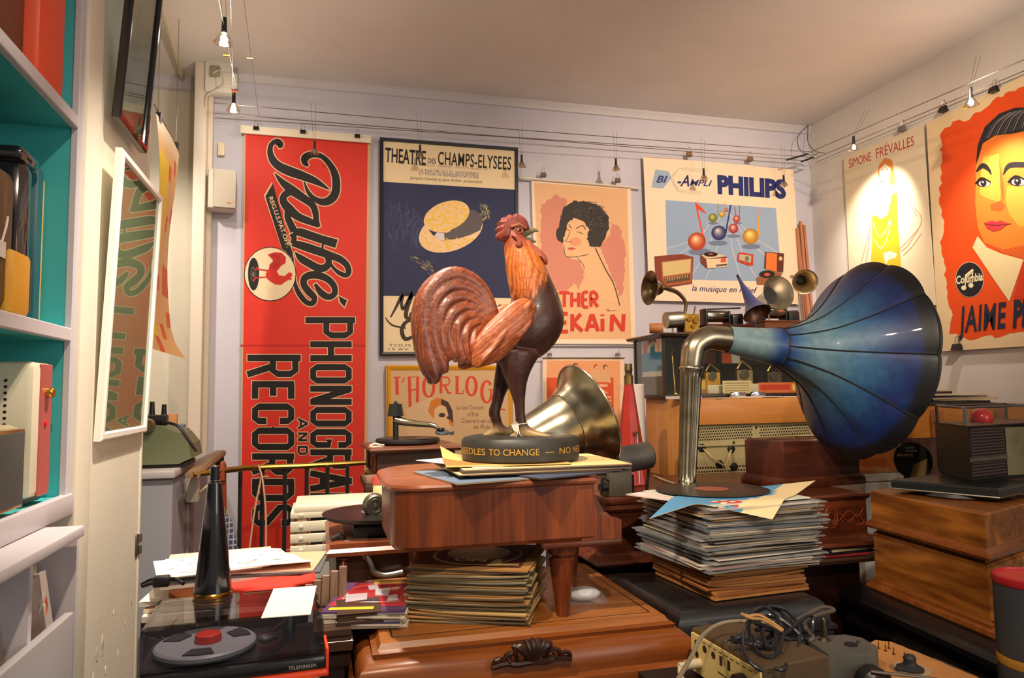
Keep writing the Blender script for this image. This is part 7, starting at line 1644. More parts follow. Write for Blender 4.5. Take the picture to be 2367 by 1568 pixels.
# blue printed sheet draped over the front corner
N = 20; mb = MB(); yfr = Y0 - .150
sF, sL, sR = at(1785, 1188, 1.50), at(1500, 1152, 1.60), at(1886, 1140, 1.72); sB_ = sL + sR - sF
top = []
for j in range(N + 1):
    for i in range(N + 1):
        u, v = i / N, j / N; p = sF * (1 - u) * (1 - v) + sR * u * (1 - v) + sL * (1 - u) * v + sB_ * u * v
        k = max(0, yfr - p.y); kl = max(0, X0 - .165 - p.x); kr = max(0, p.x - X0 - .15)
        top.append((p.x, p.y, zz + .002 - .62 * k - .35 * kl + .12 * kr))
NN = (N + 1) ** 2
mb.v = [Vector(p) for p in top] + [Vector(p) - Vector((0, 0, .0008)) for p in top]
for j in range(N):
    for i in range(N):
        a = j * (N + 1) + i; u, v = (i + .5) / N, (j + .5) / N
        m = 1 if v < .26 + .05 * math.sin(u * 9) else 0
        if m == 0 and ((u - .12) / .09) ** 2 + ((v - .42) / .13) ** 2 < 1: m = 2 if (i + j) % 3 else 3
        mb.f.append((a, a + 1, a + N + 2, a + N + 1)); mb.m.append(m); mb.f.append((NN + a, NN + a + N + 1, NN + a + N + 2, NN + a + 1)); mb.m.append(1)
for i in range(N):
    for a, b in ((i, i + 1), (N * (N + 1) + i + 1, N * (N + 1) + i), ((i + 1) * (N + 1), i * (N + 1)), (i * (N + 1) + N, (i + 1) * (N + 1) + N)):
        mb.f.append((b, a, NN + a, NN + b)); mb.m.append(1)
o = mb.build('poster_sheet', [mat((84, 152, 196), .5), mat((232, 208, 160), .5), mat((196, 66, 50), .5), mat((226, 214, 190), .5)], angle=60)
tag(o, 'light blue printed sheet curling over the front of the tall record stack', 'paper'); zz += .0035
t = thing('vinyl_record', 'black record lying on the blue sheet on top of the tall stack', 'record', (X0 - .005, Y0 + .05, zz))
record(None, 'disc', (0, 0), .150, 0, (150, 80, 60), t)

# ------------------------------------------------------------------ portable turntable with smoked lid
zt = at(319, 1458, 1.36).z
FLc, FRc, BLc, BRc = at(319, 1458, 1.36), atz(749, 1413, zt), atz(340, 1390, zt), atz(713, 1353, zt)
wv = FRc - FLc; yaw = math.degrees(math.atan2(wv.y, wv.x)); wT = wv.length
dT = .23
M0 = Vector((FLc.x, FLc.y, 0))
zbt = zt - .114
tt = thing('record_player', 'black portable record player with an orange edge and smoked clear lid', 'record player', (FLc.x, FLc.y, zbt), yaw)
W_, D_ = wT, max(.2, min(.30, (BLc - FLc).length))
def hz_(z): return z - zbt
MB().box(-.004, W_ + .004, -.004, D_, .012, .036, b=.006).build('plinth', mat((22, 21, 23), .3, coat=.3), tt)
MB().box(-.008, W_ + .008, -.008, D_ + .004, 0, .013, b=.005).box(W_ + .003, W_ + .009, -.006, D_, .0, .05, b=.003).build('orange_base', mat((232, 72, 30), .4), tt)
vs, fs = text_mesh('TELEFUNKEN', .012, 0, 1.15); xm = max(v[0] for v in vs)
MB().add([(W_ * .80 + v[0] / xm * W_ * .155, -.0046, .019 + v[1] * .0085) for v in vs], fs).build('lettering', mat((170, 166, 160), .4), tt)
MB().box(.004, W_ - .004, .004, D_ - .006, .0355, .039).build('deck', mat((30, 29, 31), .35), tt)
pc_ = (W_ * .325, D_ * .46); pr = min(.108, D_ * .44)
pl = MB().lathe([(0, 0), (pr - .008, 0), (pr, .006), (pr, .012), (pr - .004, .015), (0, .015)], 56, M=T(pc_[0], pc_[1], .041)).build('platter', mat((150, 152, 158), .4), tt)
pads = MB()
for a in (-95, 25, 145): pads.prism([(.030, -.022), (pr - .012, -.040), (pr - .008, 0), (pr - .012, .040), (.030, .022)] if False else [(.045, -.016), (pr - .014, -.026), (pr - .010, 0), (pr - .014, .026), (.045, .016)], .0565, .0582, M=T(pc_[0], pc_[1], 0) @ RZ(a))
pads.build('rubber_pad', mat((44, 44, 48), .7), pl)
MB().lathe([(0, 0), (.023, 0), (.024, .003), (.022, .013), (.018, .015), (0, .015)], 32, M=T(pc_[0] + .004, pc_[1], .056)).build('red_adapter', mat((216, 50, 36), .35), pl)
MB().box(-.018, .014, -.010, .010, 0, .012, b=.003, M=T(W_ * .69, D_ * .38, .049) @ RZ(28)).tube([(W_ * .69, D_ * .4, .057), (W_ * .80, D_ * .80, .061)], .004, 8).lathe([(0, .03), (.012, .03), (.014, 0)], 14, M=T(W_ * .81, D_ * .83, .039)).build('tone_arm', metalm((150, 150, 152), .35, .2), tt)
hl = zt - zbt; SM = glassm((226, 224, 226), .03, .015, name='smoked_acrylic')
lid_ = MB()
r0 = [(0, 0), (W_, 0), (W_, D_), (0, D_)]
def sq(o, z): return [(o, o, z), (W_ - o, o, z), (W_ - o, D_ - o, z), (o, D_ - o, z)]
lid_.loft([sq(0, .037), sq(.0, hl - .02), sq(.004, hl - .004), sq(.012, hl), sq(.014, hl - .003), sq(.007, hl - .006), sq(.003, hl - .02), sq(.003, .037)], 0, False)
lid_.add(sq(.012, hl) + sq(.014, hl - .003), [(0, 1, 2, 3), (7, 6, 5, 4)], 0)
lid_.build('smoked_lid', SM, tt)
cd = MB().box(-.055, .055, -.08, .08, 0, .0012); o = cd.build('paper_card', mat((238, 228, 206), .6)); 
cc_ = (atz(612, 1370, zt) + atz(742, 1420, zt) + atz(712, 1356, zt) + atz(625, 1425, zt)) / 4
o.data.transform(Matrix.Diagonal((1, 1, 1, 1)))
o.location = (cc_.x, cc_.y, zt + .0005); o.rotation_euler = (0, 0, math.radians(yaw - 6))
bb = (atz(737, 1418, zt) - atz(625, 1424, zt)).length; hh_ = (atz(712, 1356, zt) - atz(737, 1418, zt)).length
o.scale = (bb / .11, hh_ / .16, 1)
tag(o, 'white card lying on the smoked lid of the record player', 'card')
# black horn cone with a gold ring on the lid
kp = atz(492, 1376, zt)
kc_ = thing('cone_speaker', 'tall glossy black cone with a gold ring standing on the record player lid', 'cone', (kp.x, kp.y, zt + .0006))
ch = at(492, 1078, kp.y).z - zt
MB().lathe([(0, 0), (.036, 0), (.0365, .003), (.035, .0045)], 40, caps=False).lathe([(.0365, .0035), (.038, .006), (.0365, .0085)], 40, caps=False).build('gold_ring', metalm((206, 150, 60), .2, .1), kc_)
MB().lathe([(0, .001), (.0355, .004), (.0358, .008), (.0135, ch * .865), (.0095, ch * .875), (.0088, ch * .995), (.006, ch), (0, ch)], 48).build('cone', mat((20, 19, 21), .18, coat=.8), kc_, angle=30)
MB().tube([(.0098 * math.cos(a), .0098 * math.sin(a), ch * .885) for a in [2 * PI * k / 24 for k in range(24)]], .0008, 6, loop=True).build('collar_ring', CHROME, kc_)
# white trestle under the record player
ws = thing('white_stand', 'white stand carrying the portable record player', 'stand', (FLc.x, FLc.y, 0), yaw)
MB().box(.06, W_ - .015, -.02, D_ + .01, zbt - .03, zbt - .001, b=.004).build('top', mat((230, 222, 206), .5), ws)
for x in (.07, W_ - .06):
    for y in (-.01, D_ - .03): MB().box(x, x + .03, y, y + .03, 0, zbt - .03).build('leg', mat((220, 212, 198), .5), ws)

# ------------------------------------------------------------------ pile of papers behind the record player
PY = 1.80
pp = at(505, 1388, PY); zp0 = at(505, 1400, PY - .02).z
hs = thing('pile_stool', 'low stool under the paper pile', 'stool')
MB().box(pp.x - .14, pp.x + .20, PY - .10, PY + .16, zp0 - .035, zp0 - .001).build('seat', OAKD, hs)
for x in (pp.x - .12, pp.x + .18):
    for y in (PY - .08, PY + .14): MB().box(x - .015, x + .015, y - .015, y + .015, 0, zp0 - .035).build('leg', OAKD, hs)
zz = zp0
G_ = 'papers piled behind the record player'
for i, (c, w, h, t_, dx, dy, rz, lab) in enumerate([
    ((226, 214, 190), .36, .27, .010, -.02, 0, 3, 'thick cream booklet at the bottom of the paper pile'), ((230, 206, 150), .35, .26, .006, -.015, .005, -2, 'yellowish booklet second from the bottom of the paper pile'),
    ((206, 120, 80), .34, .26, .003, -.012, .0, 2, 'terracotta sheet low in the paper pile'), ((236, 226, 206), .36, .27, .008, -.02, .01, -3, 'cream folder in the middle of the paper pile'), ((214, 178, 120), .30, .24, .003, .015, -.01, 1, 'tan sheet in the middle of the paper pile'),
    ((170, 96, 54), .31, .20, .012, .02, -.02, 0, 'brown wooden board in the paper pile'), ((226, 222, 218), .30, .24, .006, -.03, .02, 8, 'white papers over the brown board of the pile'), ((96, 92, 96), .36, .24, .003, .05, .03, -6, 'dark-edged sleeve poking out right of the paper pile'),
    ((226, 176, 140), .33, .22, .003, .055, .03, -9, 'salmon sleeve near the top of the paper pile'), ((196, 204, 214), .22, .22, .004, -.07, .03, 12, 'pale blue papers at the left of the paper pile'), ((232, 212, 176), .26, .22, .003, -.05, .045, 6, 'cream sheet under the top papers of the pile')]):
    sleeve('paper_booklet' if t_ > .004 else 'paper_sheet', lab, 'paper', G_, c, pp.x + .035 + dx * .8, PY + .02 + dy, zz, w * .9, h * .9, t_ * 1.25, rz, edge=(226, 214, 196) if i not in (5, 7) else None); zz += t_ * 1.25 + .001
def print_sheet(mb, ms, w, h, t):
    ms.append(mat((150, 140, 130), .6)); r3 = random.Random(4)
    for k in range(18):
        x, y = r3.uniform(-w * .44, w * .36), r3.uniform(-h * .42, h * .42); flat_poly(mb, 2, [(x, y), (x + .012, y), (x + .012, y + .003), (x, y + .003)], t + .0005)
sleeve('paper_sheet', 'white printed sheet left of the cone on top of the paper pile', 'paper', G_, (240, 232, 216), pp.x - .02, PY + .01, zz, .23, .19, .0015, 14, print_=print_sheet); zz += .002
sleeve('paper_sheet', 'large white printed sheet on top of the paper pile right of the cone', 'paper', G_, (244, 236, 220), pp.x + .07, PY + .035, zz, .26, .19, .0015, 4, print_=print_sheet, curl=(1, .3, -.12)); zz += .004
rc_ = MB(); r3 = random.Random(9)
rc_.loft([[(x, .035 * math.cos(a) * (1 + .2 * math.sin(3 * a + k)), .012 + .012 * math.sin(a) * (1 + .25 * math.cos(2 * a + k * 1.3))) for a in [2 * PI * q / 16 for q in range(16)]] for k, x in enumerate([-.11, -.08, -.05, -.02, .01, .04, .065, .085, .095])])
o = rc_.build('red_cloth', mat((214, 50, 30), .8), angle=80); o.location = (pp.x + .12, PY - .10, zp0 + .045); o.rotation_euler = (0, 0, math.radians(8)); tag(o, 'crumpled red cloth tucked in the paper pile', 'cloth')
cb_ = MB().tube(smooth_path([tuple(at(328, 1352, 1.70)), tuple(at(352, 1340, 1.68)), tuple(at(372, 1345, 1.66)), tuple(at(400, 1338, 1.66)), tuple(at(424, 1350, 1.64))], 6), .004, 8).tube(smooth_path([tuple(at(330, 1356, 1.68)), tuple(at(356, 1348, 1.66)), tuple(at(380, 1346, 1.66))], 5), .004, 8)
c_ = at(374, 1345, 1.66); cb_.box(-.016, .016, -.012, .012, -.01, .012, b=.004, M=T(c_))
tag(cb_.build('black_cable', mat((24, 22, 24), .4)), 'short black cable with a connector at the left of the paper pile', 'cable')

# ------------------------------------------------------------------ large gramophone case on the right
rA = at(2275, 1190, 1.42); zR = rA.z
foot = [(rA.x, rA.y), tuple(xy(atz(2367, 1166, zR)) + (xy(atz(2367, 1166, zR)) - xy(rA)) * .6), None, tuple(xy(atz(2010, 1135, zR)))]
foot[2] = tuple(Vector(foot[1]) + (Vector(foot[3]) - Vector(foot[0])))
zM, zBt = at(2275, 1276, 1.42).z, at(2275, 1452, 1.42).z
rb = thing('gramophone_case', 'large golden walnut two-tier gramophone case at the right', 'gramophone', (0, 0, 0))
mb = MB(); polyloft(mb, foot, [(-.002, zM + .004), (-.002, zR - .004), (-.006, zR)]); mb.build('lid', GOLDW, rb)
mb = MB(); polyloft(mb, foot, [(.0, zM - .022), (.010, zM - .020), (.014, zM - .012), (.012, zM - .004), (.002, zM + .002), (-.002, zM + .005)]); mb.build('rim_moulding', wood((110, 58, 22), (160, 92, 40), .25, 1, 0, .6), rb)
mb = MB(); polyloft(mb, foot, [(-.004, zBt), (-.004, zM - .034), (-.012, zM - .033), (-.012, zM - .022)]); mb.build('body', GOLDW, rb)
mb = MB(); polyloft(mb, foot, [(.016, zBt - .022), (.020, zBt - .016), (.018, zBt - .006), (.008, zBt - .002), (.008, zBt + .006), (-.004, zBt + .010)]); mb.build('foot_moulding', wood((110, 58, 22), (160, 92, 40), .25, 1, 0, .6), rb)
p_, q_ = Vector(foot[0]), Vector(foot[1]); dr = (q_ - p_).normalized(); nr = Vector((dr.y, -dr.x))
def facep(u, z, o): v = p_ + dr * u + nr * o; return (v.x, v.y, z)
mb = MB()
for u0, u1, z0_, z1_ in ((.010, .035, zBt + .012, zM - .04), (.035, .25, zM - .062, zM - .04)): mb.loft([[facep(u, z, o) for u, o in ((u0, -.008), (u1, -.008), (u1, .003), (u0, .003))] for z in (z0_, z1_)])
mb.build('panel_frame', GOLDW, rb)
zK = zBt - .0225
bf = [tuple(v) for v in poly_off(foot, .085)]
bp = thing('black_plinth', 'stepped black plinth under the golden walnut gramophone case', 'plinth')
mb = MB(); polyloft(mb, bf, [(-.045, zK - .42), (-.045, zK - .115), (-.02, zK - .108), (-.012, zK - .095), (-.016, zK - .085), (-.035, zK - .078), (-.035, zK - .048), (-.012, zK - .044), (.0, zK - .036), (.003, zK - .02), (-.004, zK - .012), (-.02, zK - .004), (-.03, zK)]); mb.build('body', BLKW, bp)
tb_ = thing('plinth_table', 'dark table under the black plinth', 'table')
mx0, mx1, my0, my1 = min(p[0] for p in bf), max(p[0] for p in bf), min(p[1] for p in bf), min(1.9, max(p[1] for p in bf))
MB().box(mx0, mx1, my0, my1, zK - .455, zK - .421).build('top', OAKD, tb_)
for x in (mx0 + .03, mx1 - .03):
    for y in (my0 + .03, my1 - .03): MB().box(x - .02, x + .02, y - .02, y + .02, 0, zK - .455).build('leg', OAKD, tb_)

# black turntable deck and slatted lantern radio on the case
dz0 = zR + .012
d0 = atz(2060, 1118, zR + .03); d1 = atz(2310, 1148, zR + .02); dvec = xy(d1) - xy(d0)
d2 = xy(d1) + Vector((-dvec.y, dvec.x)).normalized() * .0 + Vector((.22, .075))
dpoly = [tuple(xy(d1)), tuple(d2), tuple(d2 - dvec), tuple(xy(d0))]
dk = thing('turntable_deck', 'flat black deck lying on the golden walnut case', 'deck')
mb = MB(); polyloft(mb, dpoly, [(-.004, zR + .014), (0, zR + .016), (.0, zR + .034), (-.006, zR + .040)]); mb.build('deck', mat((30, 32, 34), .3, coat=.3), dk)
mb = MB(); polyloft(mb, dpoly, [(.001, zR + .0135), (.002, zR + .0155), (.001, zR + .018)]); mb.build('edge_trim', metalm((150, 146, 136), .3, .2), dk)
cen_ = sum((Vector(p) for p in dpoly), Vector((0, 0))) / 4
MB().lathe([(0, 0), (.12, 0), (.125, .004), (.12, .013), (0, .013)], 40, M=T(cen_.x, cen_.y, zR + .0006)).build('foot', DARK, dk)
la = at(2330 - 100, 1118, 1.62)
lf = atz(2246, 1121, zR + .041); zL = at(2240, 985, lf.y).z
lb_ = atz(2168, 1095, zR + .041)
ldir = (xy(lb_) - xy(lf)); lD = ldir.length; ldir.normalize(); lr = Vector((.97, .24)).normalized()
w1 = .095
lpoly = [tuple(xy(lf)), tuple(xy(lf) + lr * .40), tuple(xy(lf) + lr * .40 + ldir * lD), tuple(xy(lf) + ldir * lD)]
lt = thing('lantern_projector', 'black box with ribbed front and clear top frame on the flat black deck', 'projector')
mb = MB(); polyloft(mb, lpoly, [(-.006, zR + .0405), (-.004, zR + .05), (0, zR + .052), (0, zL - .006), (.004, zL - .004), (.004, zL)]); mb.build('body', mat((17, 15, 15), .45), lt)
fp, fq = Vector(lpoly[0]), lr; fn = Vector((fq.y, -fq.x)); rib_ = MB()
hL = zL - zR - .06
for k in range(16):
    z = zR + .062 + hL * k / 16 * .95
    rib_.loft([[(fp + fq * u + fn * o).to_tuple() + (zz_,) for u, o, zz_ in ((u, .0005, z), (u, .003, z + .001), (u, .003, z + hL / 16 * .5), (u, .0005, z + hL / 16 * .62))] for u in (.006, .176)])
rib_.build('ribbed_front', mat((70, 54, 50), .4), lt)
zc_ = zR + .05 + hL * .36
MB().loft([[(fp + fq * u + fn * o).to_tuple() + (z,) for u, o, z in ((u, .001, zc_), (u, .006, zc_ + .002), (u, .006, zc_ + .012), (u, .001, zc_ + .014))] for u in (-.001, .182)]).build('chrome_band', metalm((170, 166, 156), .25, .2), lt)
gl = MB(); gl.loft([[(fp + fq * u + fn * (.001 + .02 * math.sin((u - .185) / .2 * PI))).to_tuple() + (z,) for u in [.185 + .2 * i / 8 for i in range(9)]] for z in (zR + .055, zL - .01)], 0, False, False); gl.build('lens_glass', metalm((206, 204, 170), .08, .3), lt)
fr_ = MB(); zf2 = zL + .05
pts_ = [Vector(lpoly[0]) + lr * .0 + ldir * .02, Vector(lpoly[1]) + ldir * .02, Vector(lpoly[2]) - ldir * .02, Vector(lpoly[3]) - ldir * .02]
for i in range(4):
    a, b = pts_[i], pts_[(i + 1) % 4]
    fr_.tube([(a.x, a.y, zf2), (b.x, b.y, zf2)], .004, 6).tube([(a.x, a.y, zL), (a.x, a.y, zf2)], .005, 6)
fr_.build('top_frame', metalm((150, 150, 150), .3, .2), lt)
MB().loft([[(p.x, p.y, z) for p in pts_] for z in (zL + .001, zf2)], 0, False).build('clear_top', AC, lt)
bc = pts_[0] + lr * .16 + ldir * lD * .4
MB().sphere((bc.x, bc.y, zL + .012), (.031, .031, .031), seg=24).build('red_dome', mat((206, 30, 36), .2, coat=.3), lt)
# record display stand left of it
rs_ = atz(2116, 1106, zR + .005)
sd_ = thing('record_stand', 'small black record on a clear stand beside the black ribbed box', 'record', (rs_.x - .0, rs_.y, zR + .0005), 0)
Mr = T(.0, .0, .0) @ RZ(-22) @ RX(90 - 10)
A_ = MB().lathe([(0, 0), (.062, 0), (.063, .0008), (.062, .0016), (0, .0016)], 48, M=Mr @ T(0, .064, 0))
A_.build('disc', mat((24, 22, 24), .6), sd_)
for tx, w, x, y, c in (('Le twist', .028, -.02, .104, (196, 190, 176)), ('du canotier', .036, -.02, .093, (196, 190, 176)), ('MAURICE', .052, -.05, .078, (206, 170, 110))):
    vs, fs = text_mesh(tx, .02); xm = max(v[0] for v in vs); MB().add([Mr @ Vector((x + v[0] / xm * w, y + v[1] * .012, .0022)) for v in vs], fs).build('label_text', mat(c, .5), sd_)
MB().add([Mr @ Vector(p) for p in ((-.02, .0, .0021), (.03, .0, .0021), (.045, .07, .0021), (.0, .05, .0021))], [(0, 1, 2, 3)]).build('label_picture', mat((150, 116, 70), .5), sd_)
MB().box(-.06, .06, -.0045, -.002, 0.003, .135, M=RZ(-22) @ RX(-10)).box(-.07, .07, -.02, .012, 0, .003, M=RZ(-22)).build('clear_holder', AC, sd_)

# ------------------------------------------------------------------ between the horn and the right wall
# orange cubby with white boxes
oY = 2.32
o0, o1 = at(1990, 1100, oY), at(2075, 1095, oY)
zo = at(2030, 1092, oY).z
wx = thing('white_drawer_box', 'stack of white boxes beside the small wooden phonograph box', 'box', (0, 0, 0))
zq = [at(2030, y, oY).z for y in (1140, 1112, 1093)]
MB().box(o0.x, o1.x + .02, oY, oY + .3, 0, zq[0] - .001, b=.003).build('pedestal', mat((206, 196, 186), .5), wx)
MB().box(o0.x - .01, o1.x + .02, oY - .03, oY + .28, zq[0], zq[1] - .004, b=.002).build('lower_box', mat((216, 206, 194), .5), wx)
MB().box(o0.x, o1.x + .02, oY - .01, oY + .28, zq[1], zq[2] - .003, b=.002).build('upper_box', mat((222, 212, 198), .5), wx)
zc2 = at(2030, 1030, oY).z
oc_ = thing('orange_cubby', 'orange wooden cubby on the white boxes behind the black deck', 'shelf')
OW = wood((186, 104, 34), (220, 140, 60), .4, .8, 2, .3)
MB().box(o1.x - .03, o1.x + .0, oY + .0, oY + .26, zq[2] - .002, zc2 + .06, b=.002).build('side', OW, oc_)
MB().box(o0.x + .0, o1.x - .03, oY + .0, oY + .26, zq[2] - .002, zq[2] + .012, b=.002).build('shelf_board', OW, oc_)
MB().box(o0.x + .0, o1.x - .03, oY + .24, oY + .26, zq[2] + .012, zc2 + .06).build('back', wood((130, 70, 24), (160, 90, 36), .5, .8, 2, .1), oc_)
MB().box(o1.x + .004, o1.x + .012, oY - .01, oY + .2, zq[2] - .002, zc2 + .05).build('white_edge', mat((226, 220, 210), .5), oc_)
# orange wicker-strapped case with papers on top
sY = 2.30
s0, s1 = at(2112, 1000, sY), at(2400, 1000, sY)
zs0, zs1 = at(2150, 1012, sY).z, at(2200, 940, sY).z
sk = thing('tan_suitcase', 'rounded orange leather case with woven bands at the far right', 'case', (s0.x, sY, zs0))
wS = s1.x - s0.x; hS = zs1 - zs0
def rr_(o, n=8):
    r_ = .045; pts = []
    for cx_, cz_, a0 in ((wS - r_, hS - r_, 0), (r_, hS - r_, 90)):
        for k in range(n + 1): a = math.radians(a0 + 90 * k / n); pts.append((cx_ + (r_ + o) * math.cos(a), cz_ + (r_ + o) * math.sin(a)))
    return pts + [(-o, 0), (wS + o, 0)]
MB().loft([[(x, y, z) for x, z in rr_(o)] for y, o in ((0, -.006), (.008, 0), (.24, 0), (.25, -.006))]).build('body', mat((206, 124, 36), .35, coat=.2, var=.15), sk, angle=30)
for a in (.085, .40 if wS > .5 else wS - .1):
    b_ = MB()
    for k in range(5):
        x = a + k * .0125; P = [(x, -.004, .002), (x, -.006, hS * .6), (x + .006, .02, hS + .001), (x + .01, .12, hS + .004), (x + .01, .24, hS + .003)]
        b_.tube(smooth_path(P, 4), .0065, 6)
    b_.build('woven_band', mat((168, 98, 50), .4, var=.3), sk)
# table / box supporting the suitcase
sp_ = thing('crate', 'red-brown crate under the orange leather case at the far right', 'crate')
MB().box(s0.x + .0, s1.x, sY + .01, sY + .26, 0, zs0 - .001).build('body', mat((96, 52, 44), .5, var=.3), sp_)
MB().box(s0.x - .01, s1.x + .01, sY + .0, sY + .012, zs0 - .25, zs0 - .02, b=.002).build('clear_panel', AC, sp_)
zz = zs1 + .0085
for i, (c, w, h, t_, rz, dx, lab) in enumerate([((56, 46, 40), .34, .22, .012, 3, .24, 'dark sleeve lowest on the orange leather case'), ((226, 196, 150), .40, .22, .004, -4, .24, 'cream papers spread on the orange leather case'), ((206, 170, 120), .38, .22, .005, 5, .27, 'tan sleeve on the orange leather case'), ((70, 70, 76), .36, .20, .004, -2, .22, 'black-edged sleeve on the orange leather case'), ((230, 204, 160), .36, .20, .004, 8, .28, 'pale tan sheet near the top of the papers on the orange case')]):
    sleeve('record_sleeve', lab, 'sleeve', 'papers on the orange leather case', c, s0.x + dx, sY + .13, zz, w, h, t_, rz, edge=c, curl=(-1, -.3, .05) if i % 2 else None); zz += t_ + .0025
sleeve('paper_sheet', 'dark card below the metal spire on the papers at the far right', 'paper', None, (50, 44, 42), s0.x + .20, sY + .11, zz, .12, .10, .010, 4); zz += .012
sleeve('paper_sheet', 'tan sheet under the metal spire at the far right', 'paper', None, (206, 160, 110), s0.x + .20, sY + .11, zz, .16, .11, .003, -3); zz += .004
ps = at(2278, 898, sY + .11); zspt = at(2272, 810, sY + .11).z
e = thing('metal_spire', 'thin silver spire standing on papers before the right wall', 'spire', (s0.x + .205, sY + .11, zz))
MB().lathe([(0, 0), (.016, 0), (.017, .002), (.010, .004), (.006, .008)], 24).build('foot', CHROME, e)
MB().lathe([(.006, .008), (.0075, .01), (.003, (zspt - zz) * .6), (.0012, zspt - zz), (0, zspt - zz)], 16).build('spike', metalm((150, 120, 100), .25, .2), e)

# ------------------------------------------------------------------ workbench at the front right
zW = at(1765, 1545, 1.08).z - .085
wbn = thing('workbench', 'dark workbench below the electrical parts at the front right', 'bench')
MB().box(.60, 1.12, .70, 1.335, zW - .03, zW - .0005).build('top', mat((30, 22, 18), .5), wbn)
for x in (.64, 1.08):
    for y in (.74, 1.30): MB().box(x - .02, x + .02, y - .02, y + .02, 0, zW - .03).build('leg', OAKD, wbn)
n0 = at(1765, 1545, 1.08); n1 = atz(1600, 1450, n0.z); n2 = atz(1915, 1515, n0.z)
ap = [tuple(xy(n0)), tuple(xy(n2)), tuple(xy(n2) + xy(n1) - xy(n0)), tuple(xy(n1))]
am = thing('amplifier', 'brown metal amplifier box with a cream socket panel at the front right', 'amplifier')
mb = MB(); polyloft(mb, ap, [(0, zW + .006), (.0, n0.z - .003), (-.003, n0.z)]); mb.build('cover', mat((92, 72, 50), .5, .2, var=.15), am)
fa, fb = xy(n1), xy(n0); fd = (fb - fa); fL = fd.length; fd = fd.normalized(); fo = Vector((fd.y, -fd.x))
if fo.x > 0: fo = -fo
def fpt(u, z, o): v = fa + fd * (u * fL) + fo * o; return (v.x, v.y, z)
zf0, zf1 = zW + .006, n0.z - .008
mb = MB(); mb.loft([[fpt(u, z, o) for u, o in ((.015, .0005), (.985, .0005), (.985, .005), (.015, .005))] for z in (zf0, zf1)]); fpn = mb.build('socket_panel', mat((226, 200, 128), .5, var=.1), am)
mb = MB(); hh = zf1 - zf0
def sock(u, v, r, o=.0054, m=0, sq_=1.0): mb.add([fpt(u + r * math.cos(a) / fL * sq_, zf0 + hh * v + r * math.sin(a), o) for a in [2 * PI * k / 16 for k in range(16)]], [tuple(range(16))], m)
for u, v in ((.10, .78), (.23, .76), (.36, .74), (.10, .50)): sock(u, v, .0068)
for u in (.47, .58): mb.add([fpt(u + a, zf0 + hh * (.72 + b), .0054) for a, b in ((-.02, -.12), (.02, -.12), (.02, .12), (-.02, .12))], [(0, 1, 2, 3)])
for k in range(10): mb.add([fpt(.12 + .08 * k + a, zf0 + hh * (.9 + .0 * k) + b, .0053) for a, b in ((0, 0), (.05, 0), (.05, .0015), (0, .0015))], [(0, 1, 2, 3)], 0)
mb.add([fpt(u, zf0 + hh * v, .0053) for u, v in ((.42, .38), (.72, .34), (.72, .37), (.42, .41))], [(0, 1, 2, 3)], 0)
mb.add([fpt(u, zf0 + hh * v, .0053) for u, v in ((.5, .10), (.72, .05), (.72, .10), (.5, .16))], [(0, 1, 2, 3)], 1)
mb.build('sockets', [mat((36, 22, 18), .5), mat((190, 50, 40), .5)], fpn)
Mk = axis_to(fpt(.78, zf0 + hh * .52, .005), Vector(fpt(.78, zf0 + hh * .52, .06)))
MB().lathe([(0, 0), (.016, 0), (.018, .004), (.017, .018), (.012, .022), (0, .022)], 20, M=Mk).build('knob', mat((22, 20, 20), .4), am)
Mk = axis_to(fpt(.98, zf0 + hh * .30, .005), Vector(fpt(.98, zf0 + hh * .30, .06)))
MB().lathe([(0, 0), (.015, 0), (.016, .004), (.013, .016), (0, .018)], 20, M=Mk).build('knob', mat((22, 20, 20), .4), am)
pu = Vector(fpt(.14, zf0 + hh * .30, .005)); pv = Vector(fpt(.14, zf0 + hh * .30, .035))
tag(MB().tube([pu, pv], .009, 12).tube([pv, pv + (pv - pu) * .5], .0065, 10).tube(smooth_path([tuple(pv + (pv - pu) * .4), tuple(pv + Vector((-.02, -.02, -.012))), tuple(pv + Vector((-.012, -.07, -.03))), tuple(pv + Vector((.03, -.13, -.04))), (pv.x + .08, pv.y - .2, zW + .006)], 6), .004, 8).build('plug_lead', mat((206, 190, 160), .5)), 'cream plug and cable pushed into the amplifier panel', 'cable')
lw_ = [at(1790, 1440, 1.2), at(1700, 1437, 1.22), at(1655, 1447, 1.2), at(1620, 1475, 1.12), at(1600, 1515, 1.05), at(1565, 1575, .95)]
tag(MB().tube(smooth_path([tuple(p) for p in lw_], 6), .0036, 8).build('grey_cable', mat((150, 136, 112), .5)), 'pale grey cable running over the back of the amplifier', 'cable')
# tangle of dark cable on the amplifier
tc_ = atz(1790, 1475, n0.z + .012); r3 = random.Random(12); mb = MB()
def loop(px_c, py_c, rx, ry, rot, Y, n=24, a0=0, a1=360, wob=.0):
    P = []
    for k in range(n + 1):
        a = math.radians(a0 + (a1 - a0) * k / n); x, y = rx * math.cos(a), ry * math.sin(a); q = math.radians(rot)
        P.append(tuple(at(px_c + x * math.cos(q) - y * math.sin(q), py_c + x * math.sin(q) + y * math.cos(q), Y - .10 * (y / 100) + wob * math.sin(a * 2))))
    return P
mb.tube(loop(1783, 1478, 66, 76, 10, 1.16), .0036, 8, loop=False).tube(loop(1770, 1462, 38, 58, -12, 1.17), .0032, 8)
mb.tube(smooth_path([tuple(at(*a)) for a in ((1735, 1422, 1.2), (1760, 1405, 1.22), (1800, 1412, 1.24), (1830, 1450, 1.2), (1868, 1480, 1.2), (1880, 1440, 1.22), (1866, 1425, 1.22), (1800, 1475, 1.17), (1745, 1490, 1.15), (1705, 1480, 1.16))], 8), .0036, 8)
